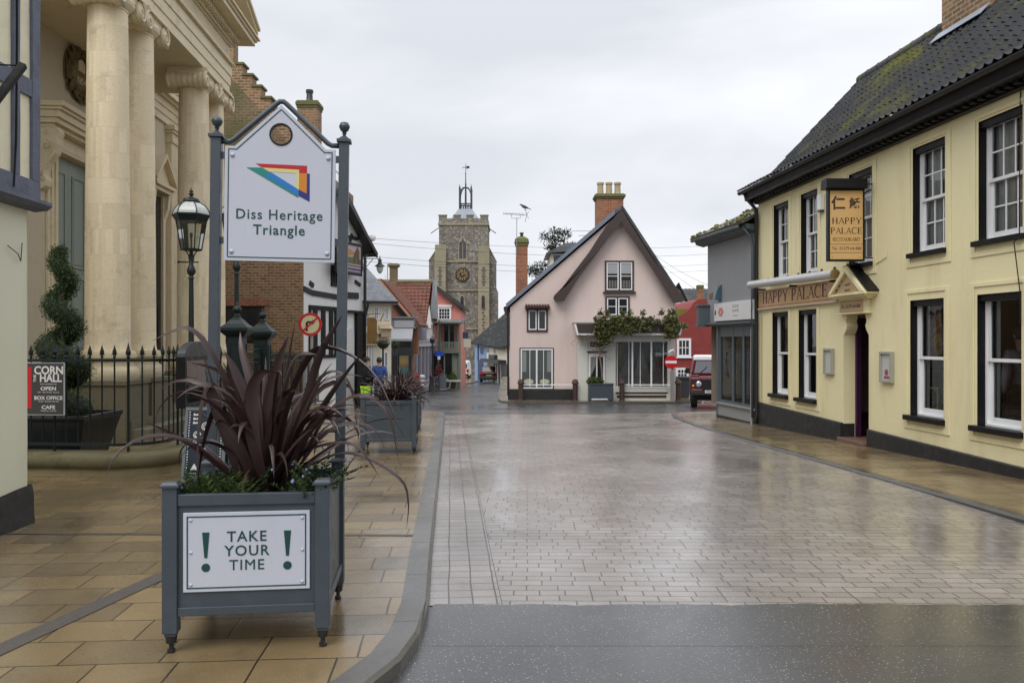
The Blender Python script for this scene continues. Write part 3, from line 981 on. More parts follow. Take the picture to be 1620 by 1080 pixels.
def ribbon(mb, pts, width, side, fold=0.25, n=14, twist=0.0, basew=0.55):
 """a sword leaf: a folded, tapering strip along a smooth curve through pts"""
 pts = [Vector(p) for p in pts]
 # Catmull-Rom
 Q = []
 ext = [pts[0] * 2 - pts[1]] + pts + [pts[-1] * 2 - pts[-2]]
 seg = len(pts) - 1
 for i in range(n + 1):
  s = i / n * seg
  k = min(int(s), seg - 1); t = s - k
  p0, p1, p2, p3 = ext[k:k + 4]
  Q.append(0.5 * ((2 * p1) + (p2 - p0) * t + (2 * p0 - 5 * p1 + 4 * p2 - p3) * t * t + (3 * p1 - p0 - 3 * p2 + p3) * t ** 3))
 s = Vector(side).normalized()
 prev = None
 for i, p in enumerate(Q):
  a = Q[max(0, i - 1)]; b = Q[min(n, i + 1)]
  t = (b - a).normalized()
  s = (s - t * s.dot(t))
  if s.length < 1e-4:
   s = Vector((1, 0, 0))
  s.normalize()
  if twist:
   s = Matrix.Rotation(twist / n, 3, t) @ s
  up = s.cross(t)
  u = i / n
  w = width * min(1.0, basew + 1.6 * u) * max(0.03, (1 - u ** 2.6) ** 0.85)
  ring = [mb.bm.verts.new(p - s * w / 2 + up * w * fold), mb.bm.verts.new(p), mb.bm.verts.new(p + s * w / 2 + up * w * fold)]
  if prev:
   mb.bm.faces.new([prev[0], prev[1], ring[1], ring[0]])
   mb.bm.faces.new([prev[1], prev[2], ring[2], ring[1]])
  prev = ring

def flax_random(mb, rnd, n, c, hmin, hmax, w=0.045, spread=1.0, lean=55, avoid=None):
 for i in range(n):
  az = rnd.uniform(0, 2 * math.pi)
  out = Vector((math.cos(az), math.sin(az), 0))
  L = rnd.uniform(hmin, hmax)
  th = RAD(rnd.uniform(4, lean)) * spread
  bend = RAD(rnd.choice([rnd.uniform(5, 40), rnd.uniform(50, 190), rnd.uniform(60, 150)]))
  p = Vector(c) + out * rnd.uniform(0.02, 0.10) + Vector((rnd.uniform(-.03, .03), rnd.uniform(-.03, .03), 0))
  pts = [p.copy()]
  N = 9
  for k in range(N):
   u = (k + 1) / N
   a = th + bend * max(0, u - 0.35) ** 1.6 * 1.7
   p = p + (out * math.sin(a) + Vector((0, 0, 1)) * math.cos(a)) * (L / N)
   pts.append(p.copy())
  side = Vector((-out.y, out.x, 0)) + Vector((rnd.uniform(-.6, .6), rnd.uniform(-.6, .6), 0))
  ribbon(mb, pts, w * rnd.uniform(0.6, 1.15), side, rnd.uniform(0.1, 0.4), 14, rnd.uniform(-1.2, 1.2))

def sprigs(mb, rnd, spots, h, needle=0.018, nw=0.004, lean=0.6, dens=220):
 """upright or leaning herb stems set with narrow leaves"""
 for (x, y, z, n) in spots:
  for k in range(n):
   d = Vector((rnd.uniform(-lean, lean), rnd.uniform(-lean, lean), 1)).normalized()
   b = Vector((x + rnd.gauss(0, 0.04), y + rnd.gauss(0, 0.04), z))
   hh = h * rnd.uniform(0.5, 1.15)
   droop = rnd.uniform(0, 0.5)
   N = int(dens * hh)
   for q in range(N):
    u = rnd.random()
    p = b + d * hh * u + Vector((d.x, d.y, 0)) * droop * hh * u * u - Vector((0, 0, 1)) * droop * 0.6 * hh * u * u
    a = rnd.uniform(0, 6.28)
    o = Vector((math.cos(a), math.sin(a), rnd.uniform(0.1, 1.0))).normalized()
    s = o.cross(Vector((rnd.random(), rnd.random(), rnd.random()))).normalized() * nw
    ln = needle * rnd.uniform(0.6, 1.3)
    mb.face([p - s, p + o * ln * 0.5 - s * 1.2, p + o * ln, p + o * ln * 0.5 + s * 1.2, p + s])

PL_C = (-1.419, 4.53)
PL_RZ = RAD(6.5)
planter = make_planter('nearest grey planter with the white notice on its front', (PL_C[0], PL_C[1], P(4.5)), PL_RZ)
copy_thing(planter, (-1.905, 12.45, P(12.4)), RAD(5), 'grey planter of purple flax beyond the sign post, second along the kerb')
copy_thing(planter, (-2.32, 16.6, P(16.6)), RAD(5), 'farther grey planter half hidden behind another planter by the kerb')
# white notice plate on the near planter
m = MB(); m.box(-0.318, 0.318, -0.408, -0.3985, 0.312, 0.720)
plate = m.build('notice_plate', m_signwhite, planter, bevel=0.002)
m = MB(); m.frame(-0.300, 0.300, 0.330, 0.702, 0.006, -0.4105, -0.4082)
m.build('border_line', m_green, plate)
for i, s in enumerate(('TAKE', 'YOUR', 'TIME')):
 m = MB(); m.text(s, 0.076, T(0, -0.4095, 0.591 - i * 0.0735), 0.0012, spacing=1.14, offset=0.0005 if i < 2 else 0); m.build('lettering', m_green, plate)
for x in (-0.205, 0.205):
 m = MB(); m.prism([(x - 0.018, 0.618), (x + 0.018, 0.618), (x + 0.007, 0.487), (x - 0.007, 0.487)], -0.4108, -0.4083)
 m.prism([(x + 0.0215 * math.cos(a * 0.3142), 0.437 + 0.0215 * math.sin(a * 0.3142)) for a in range(20)], -0.4108, -0.4083); m.build('exclamation_mark', m_green, plate)
for x in (-0.28, 0.28):
 for z in (0.35, 0.516, 0.682):
  m = MB(); m.lathe([(0.009, 0), (0.009, 0.003), (0.005, 0.006)], 10, M=T(x, -0.408, z, rx=RAD(90))); m.build('bolt', m_signwhite, plate, smooth=True)

def pw(px, py, Y):
 return Vector(((px - 810) / FPX * Y, Y, CAM_H - (py - 540) / FPX * Y))
flax = thing('flax_plant', 'large purple flax in the planter with the white notice', 'plant', (PL_C[0] + 0.02, PL_C[1], P(4.5) + 0.75), 0, 'purple flax plants in the planters')
o = Vector(flax.location)
rnd = random.Random(7)
m = MB()
KEY = [  # leaves drawn as curves in space: (pixel, pixel, depth)
 ([(450, 772, 4.5), (478, 640, 4.45), (505, 555, 4.4), (541, 499, 4.36)], 0.075),
 ([(430, 772, 4.52), (452, 640, 4.46), (487, 560, 4.42), (519, 546, 4.4), (563, 563, 4.36), (600, 600, 4.33), (630, 669, 4.3), (645, 700, 4.3)], 0.052),
 ([(430, 775, 4.45), (470, 722, 4.35), (508, 702, 4.28), (563, 702, 4.22), (602, 755, 4.2)], 0.05),
 ([(440, 775, 4.5), (490, 735, 4.4), (541, 714, 4.35), (586, 724, 4.3), (636, 758, 4.3), (647, 795, 4.3), (643, 838, 4.3)], 0.03),
 ([(395, 775, 4.5), (370, 650, 4.45), (337, 568, 4.4), (303, 524, 4.36), (272, 526, 4.33), (240, 540, 4.3)], 0.05),
 ([(385, 772, 4.45), (352, 672, 4.36), (330, 612, 4.32), (316, 640, 4.28), (311, 700, 4.25), (311, 775, 4.22)], 0.05),
 ([(396, 772, 4.46), (366, 680, 4.4), (340, 646, 4.36), (322, 690, 4.32), (310, 772, 4.3)], 0.058),
 ([(413, 775, 4.55), (424, 640, 4.52), (440, 575, 4.5), (456, 532, 4.48)], 0.05),
 ([(408, 775, 4.5), (391, 650, 4.46), (372, 590, 4.44), (355, 556, 4.42)], 0.055),
 ([(455, 775, 4.48), (510, 660, 4.4), (550, 628, 4.35), (585, 624, 4.3), (617, 655, 4.27), (632, 735, 4.25)], 0.055),
 ([(445, 775, 4.55), (478, 660, 4.5), (505, 595, 4.5), (541, 588, 4.5), (560, 625, 4.5), (566, 690, 4.5)], 0.05),
 ([(420, 775, 4.4), (400, 690, 4.3), (398, 620, 4.26), (415, 587, 4.22), (440, 590, 4.2)], 0.06),
 ([(425, 775, 4.4), (432, 690, 4.34), (450, 600, 4.3), (470, 560, 4.26), (500, 560, 4.2)], 0.06),
 ([(410, 778, 4.4), (376, 700, 4.26), (345, 665, 4.2), (330, 690, 4.15)], 0.05),
 ([(440, 778, 4.36), (480, 690, 4.25), (520, 650, 4.2), (560, 648, 4.15), (590, 690, 4.1)], 0.055),
 ([(415, 778, 4.5), (405, 640, 4.5), (385, 560, 4.55), (380, 525, 4.6)], 0.045),
]
for pts, w in KEY:
 q = [pw(*p) - o for p in pts]
 d = q[-1] - q[0]
 ribbon(m, q, w * 1.3, (rnd.uniform(-.3, .3) + 0.35, 0.9, 0.25) if abs(d.x) > 0.3 else (1, 0.35, 0), 0.22, 20, rnd.uniform(-0.5, 0.5))
flax_random(m, rnd, 50, (0, 0, 0), 0.62, 1.05, 0.056, 0.78, 44)
flax_random(m, rnd, 26, (0, 0, 0), 0.55, 1.0, 0.045, 1.0, 62)
m.build('leaf', m_leaf_flax, flax, smooth=True, recalc=False)

herb = thing('rosemary_plant', 'low green rosemary with mauve flowers around the large flax', 'plant', (PL_C[0], PL_C[1], P(4.5) + 0.75), PL_RZ)
m = MB(); rnd = random.Random(11)
spots = [(rnd.uniform(-.34, .34), rnd.uniform(-.34, -.2), 0, 2) for _ in range(7)] + [(rnd.uniform(.2, .36), rnd.uniform(-.34, .3), 0, 4) for _ in range(7)] + [(rnd.uniform(-.36, -.2), rnd.uniform(-.3, .3), 0, 2) for _ in range(7)]
sprigs(m, rnd, spots, 0.21, 0.026, 0.0026, 0.8, 420)
sprigs(m, rnd, [(0.33, -0.36, 0.03, 6), (0.36, -0.2, 0.03, 6), (0.3, -0.1, 0.03, 5)], 0.24, 0.022, 0.0026, 1.2, 420)
m.build('foliage', m_leaf_herb, herb, recalc=False)
m = MB()
sprigs(m, rnd, [(rnd.uniform(-.32, -.05), rnd.uniform(-.33, -.12), 0, 5) for _ in range(9)], 0.14, 0.05, 0.003, 0.5, 170)
m.build('grass_tuft', m_leaf_grass, herb, recalc=False)
m = MB()
for _ in range(8):
 p = Vector((rnd.gauss(.22, .06), rnd.gauss(-.29, .05), rnd.uniform(.10, .2)))
 m = MB(); m.ball(p, rnd.uniform(0.006, 0.010), 5, 4); m.build('flower', m_flower, herb)

# flax in the two planters further on
def small_flax(label, loc, seed):
 r = thing('flax_plant', label, 'plant', loc, 0, 'purple flax plants in the planters')
 mm = MB(); rr = random.Random(seed)
 flax_random(mm, rr, 210, (0, 0, 0), 0.3, 0.66, 0.03, 1.0, 78)
 flax_random(mm, rr, 70, (0.15, -0.1, 0), 0.25, 0.5, 0.026, 1.0, 80)
 mm.build('leaf', m_leaf_flax, r, smooth=True, recalc=False)
 return r
small_flax('bushy purple flax spilling from the second planter along the kerb', (-1.80, 12.4, P(12.4) + 0.75), 3)
small_flax('purple flax in the farther planter half hidden by another', (-2.28, 16.6, P(16.6) + 0.75), 4)

# ------------------------------------------------------------------ town sign on two posts
SL = Vector((-1.831, 4.869, 0)); SR = Vector((-1.070, 4.956, 0))
SF = Face(SL.x, SL.y, SR.x, SR.y)
sign = thing('town_sign', 'white gabled town sign on two grey posts with coloured triangle emblem', 'sign', (SL.x - 0.0115, SL.y, P(5)), SF.rz)
sign.rotation_euler = (0, RAD(0.75), SF.rz)
for x in (0.0, SF.len):
 m = MB(); m.box(x - 0.03, x + 0.03, -0.03, 0.03, 0.876, 2.845)
 po = m.build('post', m_planter, sign, bevel=0.004)
 m = MB()
 m.box(x - 0.043, x + 0.043, -0.043, 0.043, 2.845, 2.862)
 m.lathe([(0.052, 2.862), (0.018, 2.885)], 4, (x, 0, 0), a0=RAD(45))
 m.build('post_cap', m_planter, po)
 m = MB(); m.lathe([(0.010, 2.875), (0.010, 2.90), (0.016, 2.905), (0.010, 2.91), (0.024, 2.922), (0.033, 2.942), (0.033, 2.95), (0.024, 2.97), (0.004, 2.976)], 20, (x, 0, 0))
 m.build('ball_finial', m_planter, po, smooth=True, auto=50)
xl, xr = SF.x(350), SF.x(525)
xc = (xl + xr) / 2
ZB, ZS, ZA = 2.097, 2.797, 3.062
sh = 0.058
def arc(cx, cz, r, a0, a1, n):
 return [(cx + r * math.cos(RAD(a0 + (a1 - a0) * i / n)), cz + r * math.sin(RAD(a0 + (a1 - a0) * i / n))) for i in range(n + 1)]
HZ, HR = 2.878, 0.062
# board split into two halves around the round hole
mb = MB()
for s in (-1, 1):
 half = [(xc, ZB), (xc + s * (xr - xc), ZB), (xc + s * (xr - xc), ZS), (xc + s * (xr - xc - sh), ZS), (xc, ZA)]
 hole = arc(xc, HZ, HR, 90, 90 - s * 180, 22)
 mb.prism(half + hole, -0.012, 0.006)
board = mb.build('board', m_signwhite, sign, bevel=0.0)
mb = MB()
def inset_line(pts, w, y0, y1):
 for a, b in zip(pts, pts[1:]):
  a = Vector((a[0], 0, a[1])); b = Vector((b[0], 0, b[1])); d = (b - a).normalized()
  s_ = Vector((-d.z, 0, d.x)) * w / 2
  A = [a - s_, b - s_, b + s_, a + s_]
  mb.prism([(p.x, p.z) for p in A], y0, y1)
ins = 0.022
inset_line([(xl + ins, ZB + ins), (xr - ins, ZB + ins)], 0.006, -0.0142, -0.0122)
inset_line([(xr - ins, ZB + ins + .003), (xr - ins, ZS - ins)], 0.006, -0.0142, -0.0122)
inset_line([(xl + ins, ZB + ins + .003), (xl + ins, ZS - ins)], 0.006, -0.0142, -0.0122)
inset_line([(xl + ins - .003, ZS - ins + .003), (xl + sh + 0.008, ZS - ins + .003)], 0.006, -0.0142, -0.0122)
inset_line([(xr - ins + .003, ZS - ins + .003), (xr - sh - 0.008, ZS - ins + .003)], 0.006, -0.0142, -0.0122)
inset_line([(xl + sh + 0.008, ZS - ins + .0), (xc, ZA - ins * 1.35)], 0.006, -0.0145, -0.0122)
inset_line([(xr - sh - 0.008, ZS - ins + .0), (xc, ZA - ins * 1.35)], 0.006, -0.0148, -0.0122)
mb.build('border_line', m_green, board)
mb = MB()
ro, ri = arc(xc, HZ, HR + 0.008, 0, 360, 36)[:-1], arc(xc, HZ, HR - 0.002, 0, 360, 36)[:-1]
for i in range(36):
 j = (i + 1) % 36
 for (a, b, c, d) in ((ro[i], ro[j], ri[j], ri[i]),):
  mb.prism([a, b, c, d], -0.016, 0.008)
mb.build('hole_rim', m_black, board)
def crop2(u, v):
 v2 = v - 0.026 * (u - 640)
 px, py = 330 + u / 5.683, 230 + v2 / 5.683
 return SF.at(px, py + 0.0, -0.012)
def unt(pts):
 # take the tilt out once: use the mid-depth scale so the emblem stays square on the board
 out = []
 for u, v in pts:
  x = xc + (u - 645) / 5.683 * (4.985 / FPX)
  z = CAM_H + (540 - (230 + (v - 0.026 * (u - 645)) / 5.683)) * (4.985 / FPX)
  out.append((x, z))
 return out
EMB = [  # colour bands of the triangle emblem
 ('emblem_red', (0.42, 0.004, 0.012), [[(430, 184), (874, 200), (874, 268), (806, 266), (806, 236), (488, 220)]]),
 ('emblem_yellow', (0.62, 0.57, 0.21), [[(488, 220), (806, 236), (806, 412), (783, 400), (783, 266), (545, 256)]]),
 ('emblem_orange', (0.56, 0.20, 0.012), [[(806, 266), (874, 268), (874, 446), (806, 412)]]),
 ('emblem_green', (0.006, 0.20, 0.165), [[(355, 220), (488, 220), (430, 222), (800, 462), (800, 484)], [(355, 220), (488, 220), (560, 262), (556, 312), (505, 290)]]),
 ('emblem_blue', (0.008, 0.16, 0.47), [[(560, 258), (806, 412), (802, 466), (508, 288)]]),
 ('emblem_navy', (0.012, 0.018, 0.16), [[(806, 412), (874, 446), (874, 268), (898, 270), (900, 518), (802, 466)]]),
]
for k, (nm, colr, polys) in enumerate(EMB):
 mb = MB()
 for q, poly in enumerate(polys):
  mb.prism(unt(poly), -0.0135 - 0.0002 * k - 0.0001 * q, -0.0122)
 mb.build(nm, flat(nm + '_ink', colr, 0.4), board)
mb = MB()
t1 = unt([(640, 640)])[0]; t2 = unt([(640, 775)])[0]
mb = MB(); mb.text('Diss Heritage', 0.0865, T(t1[0], -0.0132, t1[1]), 0.0008, spacing=1.13, sx=0.965, offset=0.0008); mb.build('lettering', m_green, board)
mb = MB(); mb.text('Triangle', 0.0865, T(t2[0], -0.0132, t2[1]), 0.0008, spacing=1.13, sx=0.965, offset=0.0012)
mb.build('lettering', m_green, board)
for x, z in ((xl + 0.045, ZS - 0.055), (xr - 0.045, ZS - 0.055), (xl + 0.045, ZB + 0.055), (xr - 0.045, ZB + 0.055)):
 mb = MB(); mb.lathe([(0.014, 0), (0.014, 0.004), (0.009, 0.010), (0.003, 0.012)], 12, M=T(x, -0.012, z, rx=RAD(90)))
 mb.build('bolt_cap', m_signwhite, board, smooth=True)
mb = MB()
mb.tube([(0.02, 0, 2.825), (0.075, 0, 2.825), (0.10, 0, 2.838), (xc - 0.03, 0, ZA + 0.008), (xc - 0.012, 0, ZA + 0.022), (xc + 0.012, 0, ZA + 0.022), (xc + 0.03, 0, ZA + 0.008), (SF.len - 0.10, 0, 2.838), (SF.len - 0.075, 0, 2.825), (SF.len - 0.02, 0, 2.825)], 0.016, 10)
mb.build('top_rail', m_planter, sign, smooth=True)
for x, s in ((0.03, 1), (SF.len - 0.03, -1)):
 for z in (2.22, 2.74):
  mb = MB(); mb.box(min(x, x + s * 0.024), max(x, x + s * 0.024), -0.011, 0.011, z - 0.02, z + 0.02)
  mb.build('bracket', m_planter, sign)
# ------------------------------------------------------------------ serif capitals for the restaurant lettering
SERIF = {
 'H': [('s', .12, 0, 1), ('s', .62, 0, 1), ('t', .12, .62, .52)],
 'A': [('d', .06, 0, .36, 1, .055), ('d', .68, 0, .36, 1, .11), ('t', .18, .55, .36), ('f', .06, 0), ('f', .68, 0)],
 'P': [('s', .12, 0, 1), ('c', .12, .74, .26, .42)],
 'Y': [('d', .04, 1, .36, .46, .11), ('d', .68, 1, .36, .46, .055), ('s', .36, 0, .48), ('f', .04, 1), ('f', .68, 1)],
 'L': [('s', .12, 0, 1), ('t', .12, .6, .02), ('v', .58, .02, .24)],
 'C': [('o', .42, .5, .38, .5)],
 'E': [('s', .12, 0, 1), ('t', .12, .6, .02), ('t', .12, .58, .98), ('t', .12, .46, .52), ('v', .6, .02, .24), ('v', .58, .78, .98), ('v', .45, .42, .62)],
 'R': [('s', .12, 0, 1), ('c', .12, .74, .26, .42), ('d', .34, .5, .66, 0, .11), ('f', .66, 0)],
 'S': [('S',)], 'T': [('s', .36, 0, 1), ('t', .04, .68, .98), ('v', .05, .78, .98), ('v', .67, .78, .98)],
 'U': [('s', .12, .3, 1), ('s', .6, .3, 1), ('u',)], 'N': [('s', .1, 0, 1), ('s', .64, 0, 1), ('d', .1, 1, .64, 0, .1)],
}
ADV = {'H': .86, 'A': .80, 'P': .74, 'Y': .76, 'L': .72, 'C': .88, 'E': .76, ' ': .5, 'R': .8, 'S': .66, 'T': .78, 'U': .82, 'N': .84}
def serif_text(mb, s, h, cx, z, y, sx=1.0, th=0.002, wide=0.11):
 W_ = sum(ADV[c] for c in s) * h * sx
 x0 = cx - W_ / 2
 layer = [0]
 def bar(xa, za, xb, zb, w, horiz=False):
  a = Vector((x0 + xa * h * sx, 0, z + za * h)); b = Vector((x0 + xb * h * sx, 0, z + zb * h))
  d = (b - a).normalized()
  n = Vector((-d.z, 0, d.x)) * w * h / 2
  if not horiz:
   n.x *= sx if abs(d.z) > 0.6 else 1
  layer[0] += 1
  e = 0.00012 * (layer[0] % 7)
  mb.prism([(p.x, p.z) for p in (a - n, b - n, b + n, a + n)], y - th - e, y)
 for c in s:
  for g in SERIF.get(c, []):
   k = g[0]
   if k == 's':
    bar(g[1], g[2], g[1], g[3], wide)
    for q in (g[2], g[3]):
     zz = q + (0.02 if q < .5 else -0.02)
     bar(g[1] - .11, zz, g[1] + .11, zz, .045, True)
   elif k == 't':
    bar(g[1], g[3], g[2], g[3], .05, True)
   elif k == 'v':
    bar(g[1], g[2], g[1], g[3], .055)
   elif k == 'd':
    bar(g[1], g[2], g[3], g[4], g[5])
   elif k == 'f':
    zz = g[2] + (0.02 if g[2] < .5 else -0.02)
    bar(g[1] - .1, zz, g[1] + .1, zz, .045, True)
   elif k == 'c':
    x, cz, r, ex = g[1:]
    P_ = [(x, cz + r)] + [(x + ex * .35 + ex * .65 * math.sin(RAD(a)), cz + r * math.cos(RAD(a))) for a in range(0, 181, 20)] + [(x, cz - r)]
    for i, (a, b) in enumerate(zip(P_, P_[1:])):
     m_ = (i + .5) / (len(P_) - 1)
     bar(*a, *b, .05 + .06 * math.sin(math.pi * m_))
   elif k == 'o':
    x, cz, rx, rz = g[1:]
    P_ = [(x + rx * math.cos(RAD(a)), cz + rz * math.sin(RAD(a))) for a in range(42, 319, 23)]
    for i, (a, b) in enumerate(zip(P_, P_[1:])):
     m_ = (i + .5) / (len(P_) - 1)
     bar(*a, *b, .045 + .075 * math.sin(math.pi * m_))
    bar(x + rx * .78, .8, x + rx * .78, .98, .05)
   elif k == 'S':
    P_ = [(.56, .82), (.5, .94), (.34, .99), (.18, .93), (.12, .78), (.2, .62), (.36, .52), (.52, .4), (.56, .22), (.46, .07), (.3, .01), (.14, .06), (.08, .2)]
    for a, b in zip(P_, P_[1:]):
     bar(*a, *b, .08)
   elif k == 'u':
    P_ = [(.36 - .24 * math.cos(RAD(a)), .3 - .3 * math.sin(RAD(a))) for a in range(0, 181, 30)]
    for a, b in zip(P_, P_[1:]):
     bar(*a, *b, .08)
  x0 += ADV[c] * h * sx

# ------------------------------------------------------------------ yellow restaurant
YB = Face(5.4600, 17.64, 6.581, 4.80)           # left end as seen from the street, towards the camera
yr = thing('restaurant_building', 'pale yellow restaurant with white sash windows and black pantiled roof', 'building', (5.46, 17.64, 0), YB.rz)
def pz(x):      # pavement level along the facade
 return P(17.64 - x * 0.9962) - 0.02
ZTOP = 4.70
XE = YB.len
UP = [(1224, 1247), (1267, 1293), (1343, 1379.5), (1444, 1495), (1548, 1618)]
LO = [(1222, 1246.6), (1263.5, 1291.4), (1440, 1493), (1546, 1616)]
ops_u = [(YB.x(a), YB.x(b), 2.90, 4.46) for a, b in UP]
ops_l = [(YB.x(a), YB.x(b), 0.50, 2.21) for a, b in LO]
ops_u.append((ops_u[-1][0] + 2.2, ops_u[-1][1] + 2.2, 2.90, 4.46)); ops_l.append((ops_l[-1][0] + 2.2, ops_l[-1][1] + 2.2, 0.50, 2.21))
ddoor = (YB.x(1334.5), YB.x(1374.5), -0.13, 2.06)
plx0, plx1 = 0.0, XE
def plinth_top(x):
 return lerp(0.268, 0.085, x / 8.1) if x < 8.1 else lerp(0.085, 0.06, (x - 8.1) / 5)
mb = MB()
wall_open(mb, 0, XE, 0.0, ZTOP, ops_u + ops_l + [(ddoor[0], ddoor[1], 0.0, 2.06)], 0.0, bottom=lambda x: plinth_top(x) - 0.03)
# gable end and back are plain
mb.face([(0, 0, -0.4), (0, 4.9, -0.4), (0, 4.9, ZTOP), (0, 2.45, 7.3), (0, 0, ZTOP)])
mb.face([(XE, 0, -0.4), (XE, 0, ZTOP), (XE, 2.45, 7.3), (XE, 4.9, ZTOP), (XE, 4.9, -0.4)])
mb.face([(0, 4.9, -0.4), (XE, 4.9, -0.4), (XE, 4.9, ZTOP), (0, 4.9, ZTOP)])
mb.build('wall', m_yellow, yr)
# plaster bands round the windows
BANDS = []
for o in ops_u:
 BANDS.append((o[0] - 0.14, o[1] + 0.14, o[2] - 0.20, o[3] + 0.08, 0.09, -0.016, -0.001, 0.07, 0.05))
for o in ops_l[2:]:
 BANDS.append((o[0] - 0.14, o[1] + 0.14, o[2] - 0.20, o[3] + 0.16, 0.09, -0.016, -0.001, 0.07, 0.06))
for o in ops_l[:2]:
 BANDS.append((o[0] - 0.14, o[1] + 0.14, o[2] - 0.20, o[3] + 0.06, 0.09, -0.016, -0.001, 0.07, 0.04))
for a in BANDS:
 mb = MB(); mb.frame(*a); mb.build('plaster_band', m_yellow, yr, bevel=0.005)
# plinth following the sloping pavement, interrupted by the door
for a, b in ((0.0, ddoor[0] - 0.02), (ddoor[1] + 0.02, XE)):
 mb = MB()
 n = 14
 V = []
 for i in range(n + 1):
  x = lerp(a, b, i / n)
  V.append([mb.bm.verts.new(p) for p in ((x, -0.05, pz(x) - 0.15), (x, -0.05, plinth_top(x) - 0.012), (x, -0.032, plinth_top(x)), (x, 0.02, plinth_top(x)), (x, 0.02, pz(x) - 0.15))])
 for i in range(n):
  for k in range(5):
   mb.bm.faces.new([V[i][k], V[i][(k + 1) % 5], V[i + 1][(k + 1) % 5], V[i + 1][k]])
 mb.bm.faces.new(V[0]); mb.bm.faces.new(V[-1][::-1])
 mb.build('plinth', m_plinth, yr)
# windows
netA = [(0, 1, 0.0, 1.0)]
for k, o in enumerate(ops_u):
 mb = MB()
 reveal(mb, o, 0.0, 0.11)
 jb = mb.build('reveal', m_black, yr, recalc=False)
 w = sash(yr, o, 0.11, 3, 2, curtain=[(0, 1, 0.0, 1.0)] if k in (0, 1, 2) else [(-0.1, 0.5, 0, 1), (0.56, 1, 0, 1)])
 mb = MB(); mb.box(o[0] - 0.06, o[1] + 0.05, -0.075, 0.02, o[2] - 0.065, o[2] + 0.004)
 mb.build('sill', m_black, w, bevel=0.006)
 mb = MB(); mb.box(o[0] + 0.002, o[1] - 0.002, 0.03, 0.105, o[3] - 0.09, o[3] - 0.003)
 mb.build('head_board', m_black, w)
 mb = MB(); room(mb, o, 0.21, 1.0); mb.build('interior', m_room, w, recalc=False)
for k, o in enumerate(ops_l):
 mb = MB(); reveal(mb, o, 0.0, 0.11)
 mb.build('reveal', m_black, yr, recalc=False)
 w = sash(yr, o, 0.11, fw=0.055, one_pane=True, curtain=[(-0.25, 0.16, 0, 1)] if k >= 2 else [(-.3, 0.1, 0, 1)])
 mb = MB(); mb.box(o[0] - 0.07, o[1] + 0.04, -0.085, 0.02, o[2] - 0.07, o[2] + 0.004)
 mb.build('sill', m_black, w, bevel=0.006)
 mb = MB(); mb.box(o[0] + 0.002, o[1] - 0.002, 0.03, 0.105, o[3] - 0.09, o[3] - 0.003)
 mb.build('head_board', m_black, w)
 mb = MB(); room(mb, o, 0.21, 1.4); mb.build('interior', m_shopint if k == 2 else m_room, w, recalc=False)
# things seen inside the third window: a hanging poster, a small cabinet and a basket of greens
o = ops_l[2]
def inside_box(name, lab, cat, x0, x1, y0, y1, z0, z1, mat):
 r_ = thing(name, lab, cat, tuple((yr.matrix_basis @ Vector(((x0 + x1) / 2, (y0 + y1) / 2, z0)))), YB.rz)
 q = MB(); w_, d_, h_ = (x1 - x0) / 2, (y1 - y0) / 2, z1 - z0
 return r_, q, w_, d_, h_
r_, q, w_, d_, h_ = inside_box('wall_picture', 'yellow and red picture seen inside the third ground floor window', 'picture', o[0] - .30, o[0] + .30, .30, .33, 1.38, 2.12, None)
q.frame(-w_, w_, 0, h_, 0.03, -d_, d_); q.build('frame', flat('picture_frame', (0.3, 0.2, 0.08)), r_)
pt = NT('picture_print'); pv = pt.coord('Object'); pn = pt.noise(pv, 4.5, 4, 0.6, 1.2)
pt.principled(pt.ramp(pn, [(0.25, (0.55, 0.38, 0.05)), (0.45, (0.6, 0.45, 0.18)), (0.52, (0.4, 0.06, 0.03)), (0.62, (0.6, 0.5, 0.42)), (0.8, (0.1, 0.05, 0.06))]), 0.5)
q = MB(); q.box(-w_ + 0.03, w_ - 0.03, -d_ + .01, d_ - 0.005, 0.03, h_ - 0.03); q.build('print', pt.m, r_)
r_, q, w_, d_, h_ = inside_box('wooden_cabinet', 'low brown cabinet inside the third ground floor window', 'cabinet', o[0] - .75, o[0] - .02, .48, .80, 0.32, 1.12, None)
q.box(-w_, w_, -d_, d_, 0, h_); q.box(-w_ - .02, w_ + .02, -d_ - .02, d_, h_ + .001, h_ + 0.03)
q.build('carcass', flat('cabinet_wood', (0.30, 0.16, 0.04)), r_, bevel=0.004)
q = MB(); q.frame(-w_ + .03, -0.01, .03, h_ - .03, .05, -d_ - .014, -d_ - .001); q.frame(0.01, w_ - .03, .03, h_ - .03, .05, -d_ - .014, -d_ - .001); q.build('cabinet_door', flat('cabinet_door_wood', (0.24, 0.12, 0.03)), r_)
r_, q, w_, d_, h_ = inside_box('plastic_basket', 'pale green basket of leaves behind the third ground floor window', 'basket', o[0] - .14, o[0] + .30, .24, .46, 0.56, .93, None)
q.frame(-w_, w_, 0, h_, 0.035, -d_, -d_ + .02); q.box(-w_, w_, -d_ + .021, d_, 0, .02); q.build('basket', flat('basket_green', (0.30, 0.52, 0.24)), r_, bevel=0.01)
q = MB(); rnd = random.Random(5)
for i in range(500):
 p = Vector((rnd.uniform(-w_ + .03, w_ - .03), rnd.uniform(-d_ + .03, d_ - .02), rnd.uniform(.03, h_ - .04)))
 a = Vector((rnd.uniform(-1, 1), rnd.uniform(-1, 1), rnd.uniform(-1, 1))).normalized() * .03; b = a.cross(Vector((rnd.random(), rnd.random(), 1))).normalized() * .014
 q.face([p - a, p + b, p + a, p - b])
q.build('leaf', m_leaf_herb, r_, recalc=False)

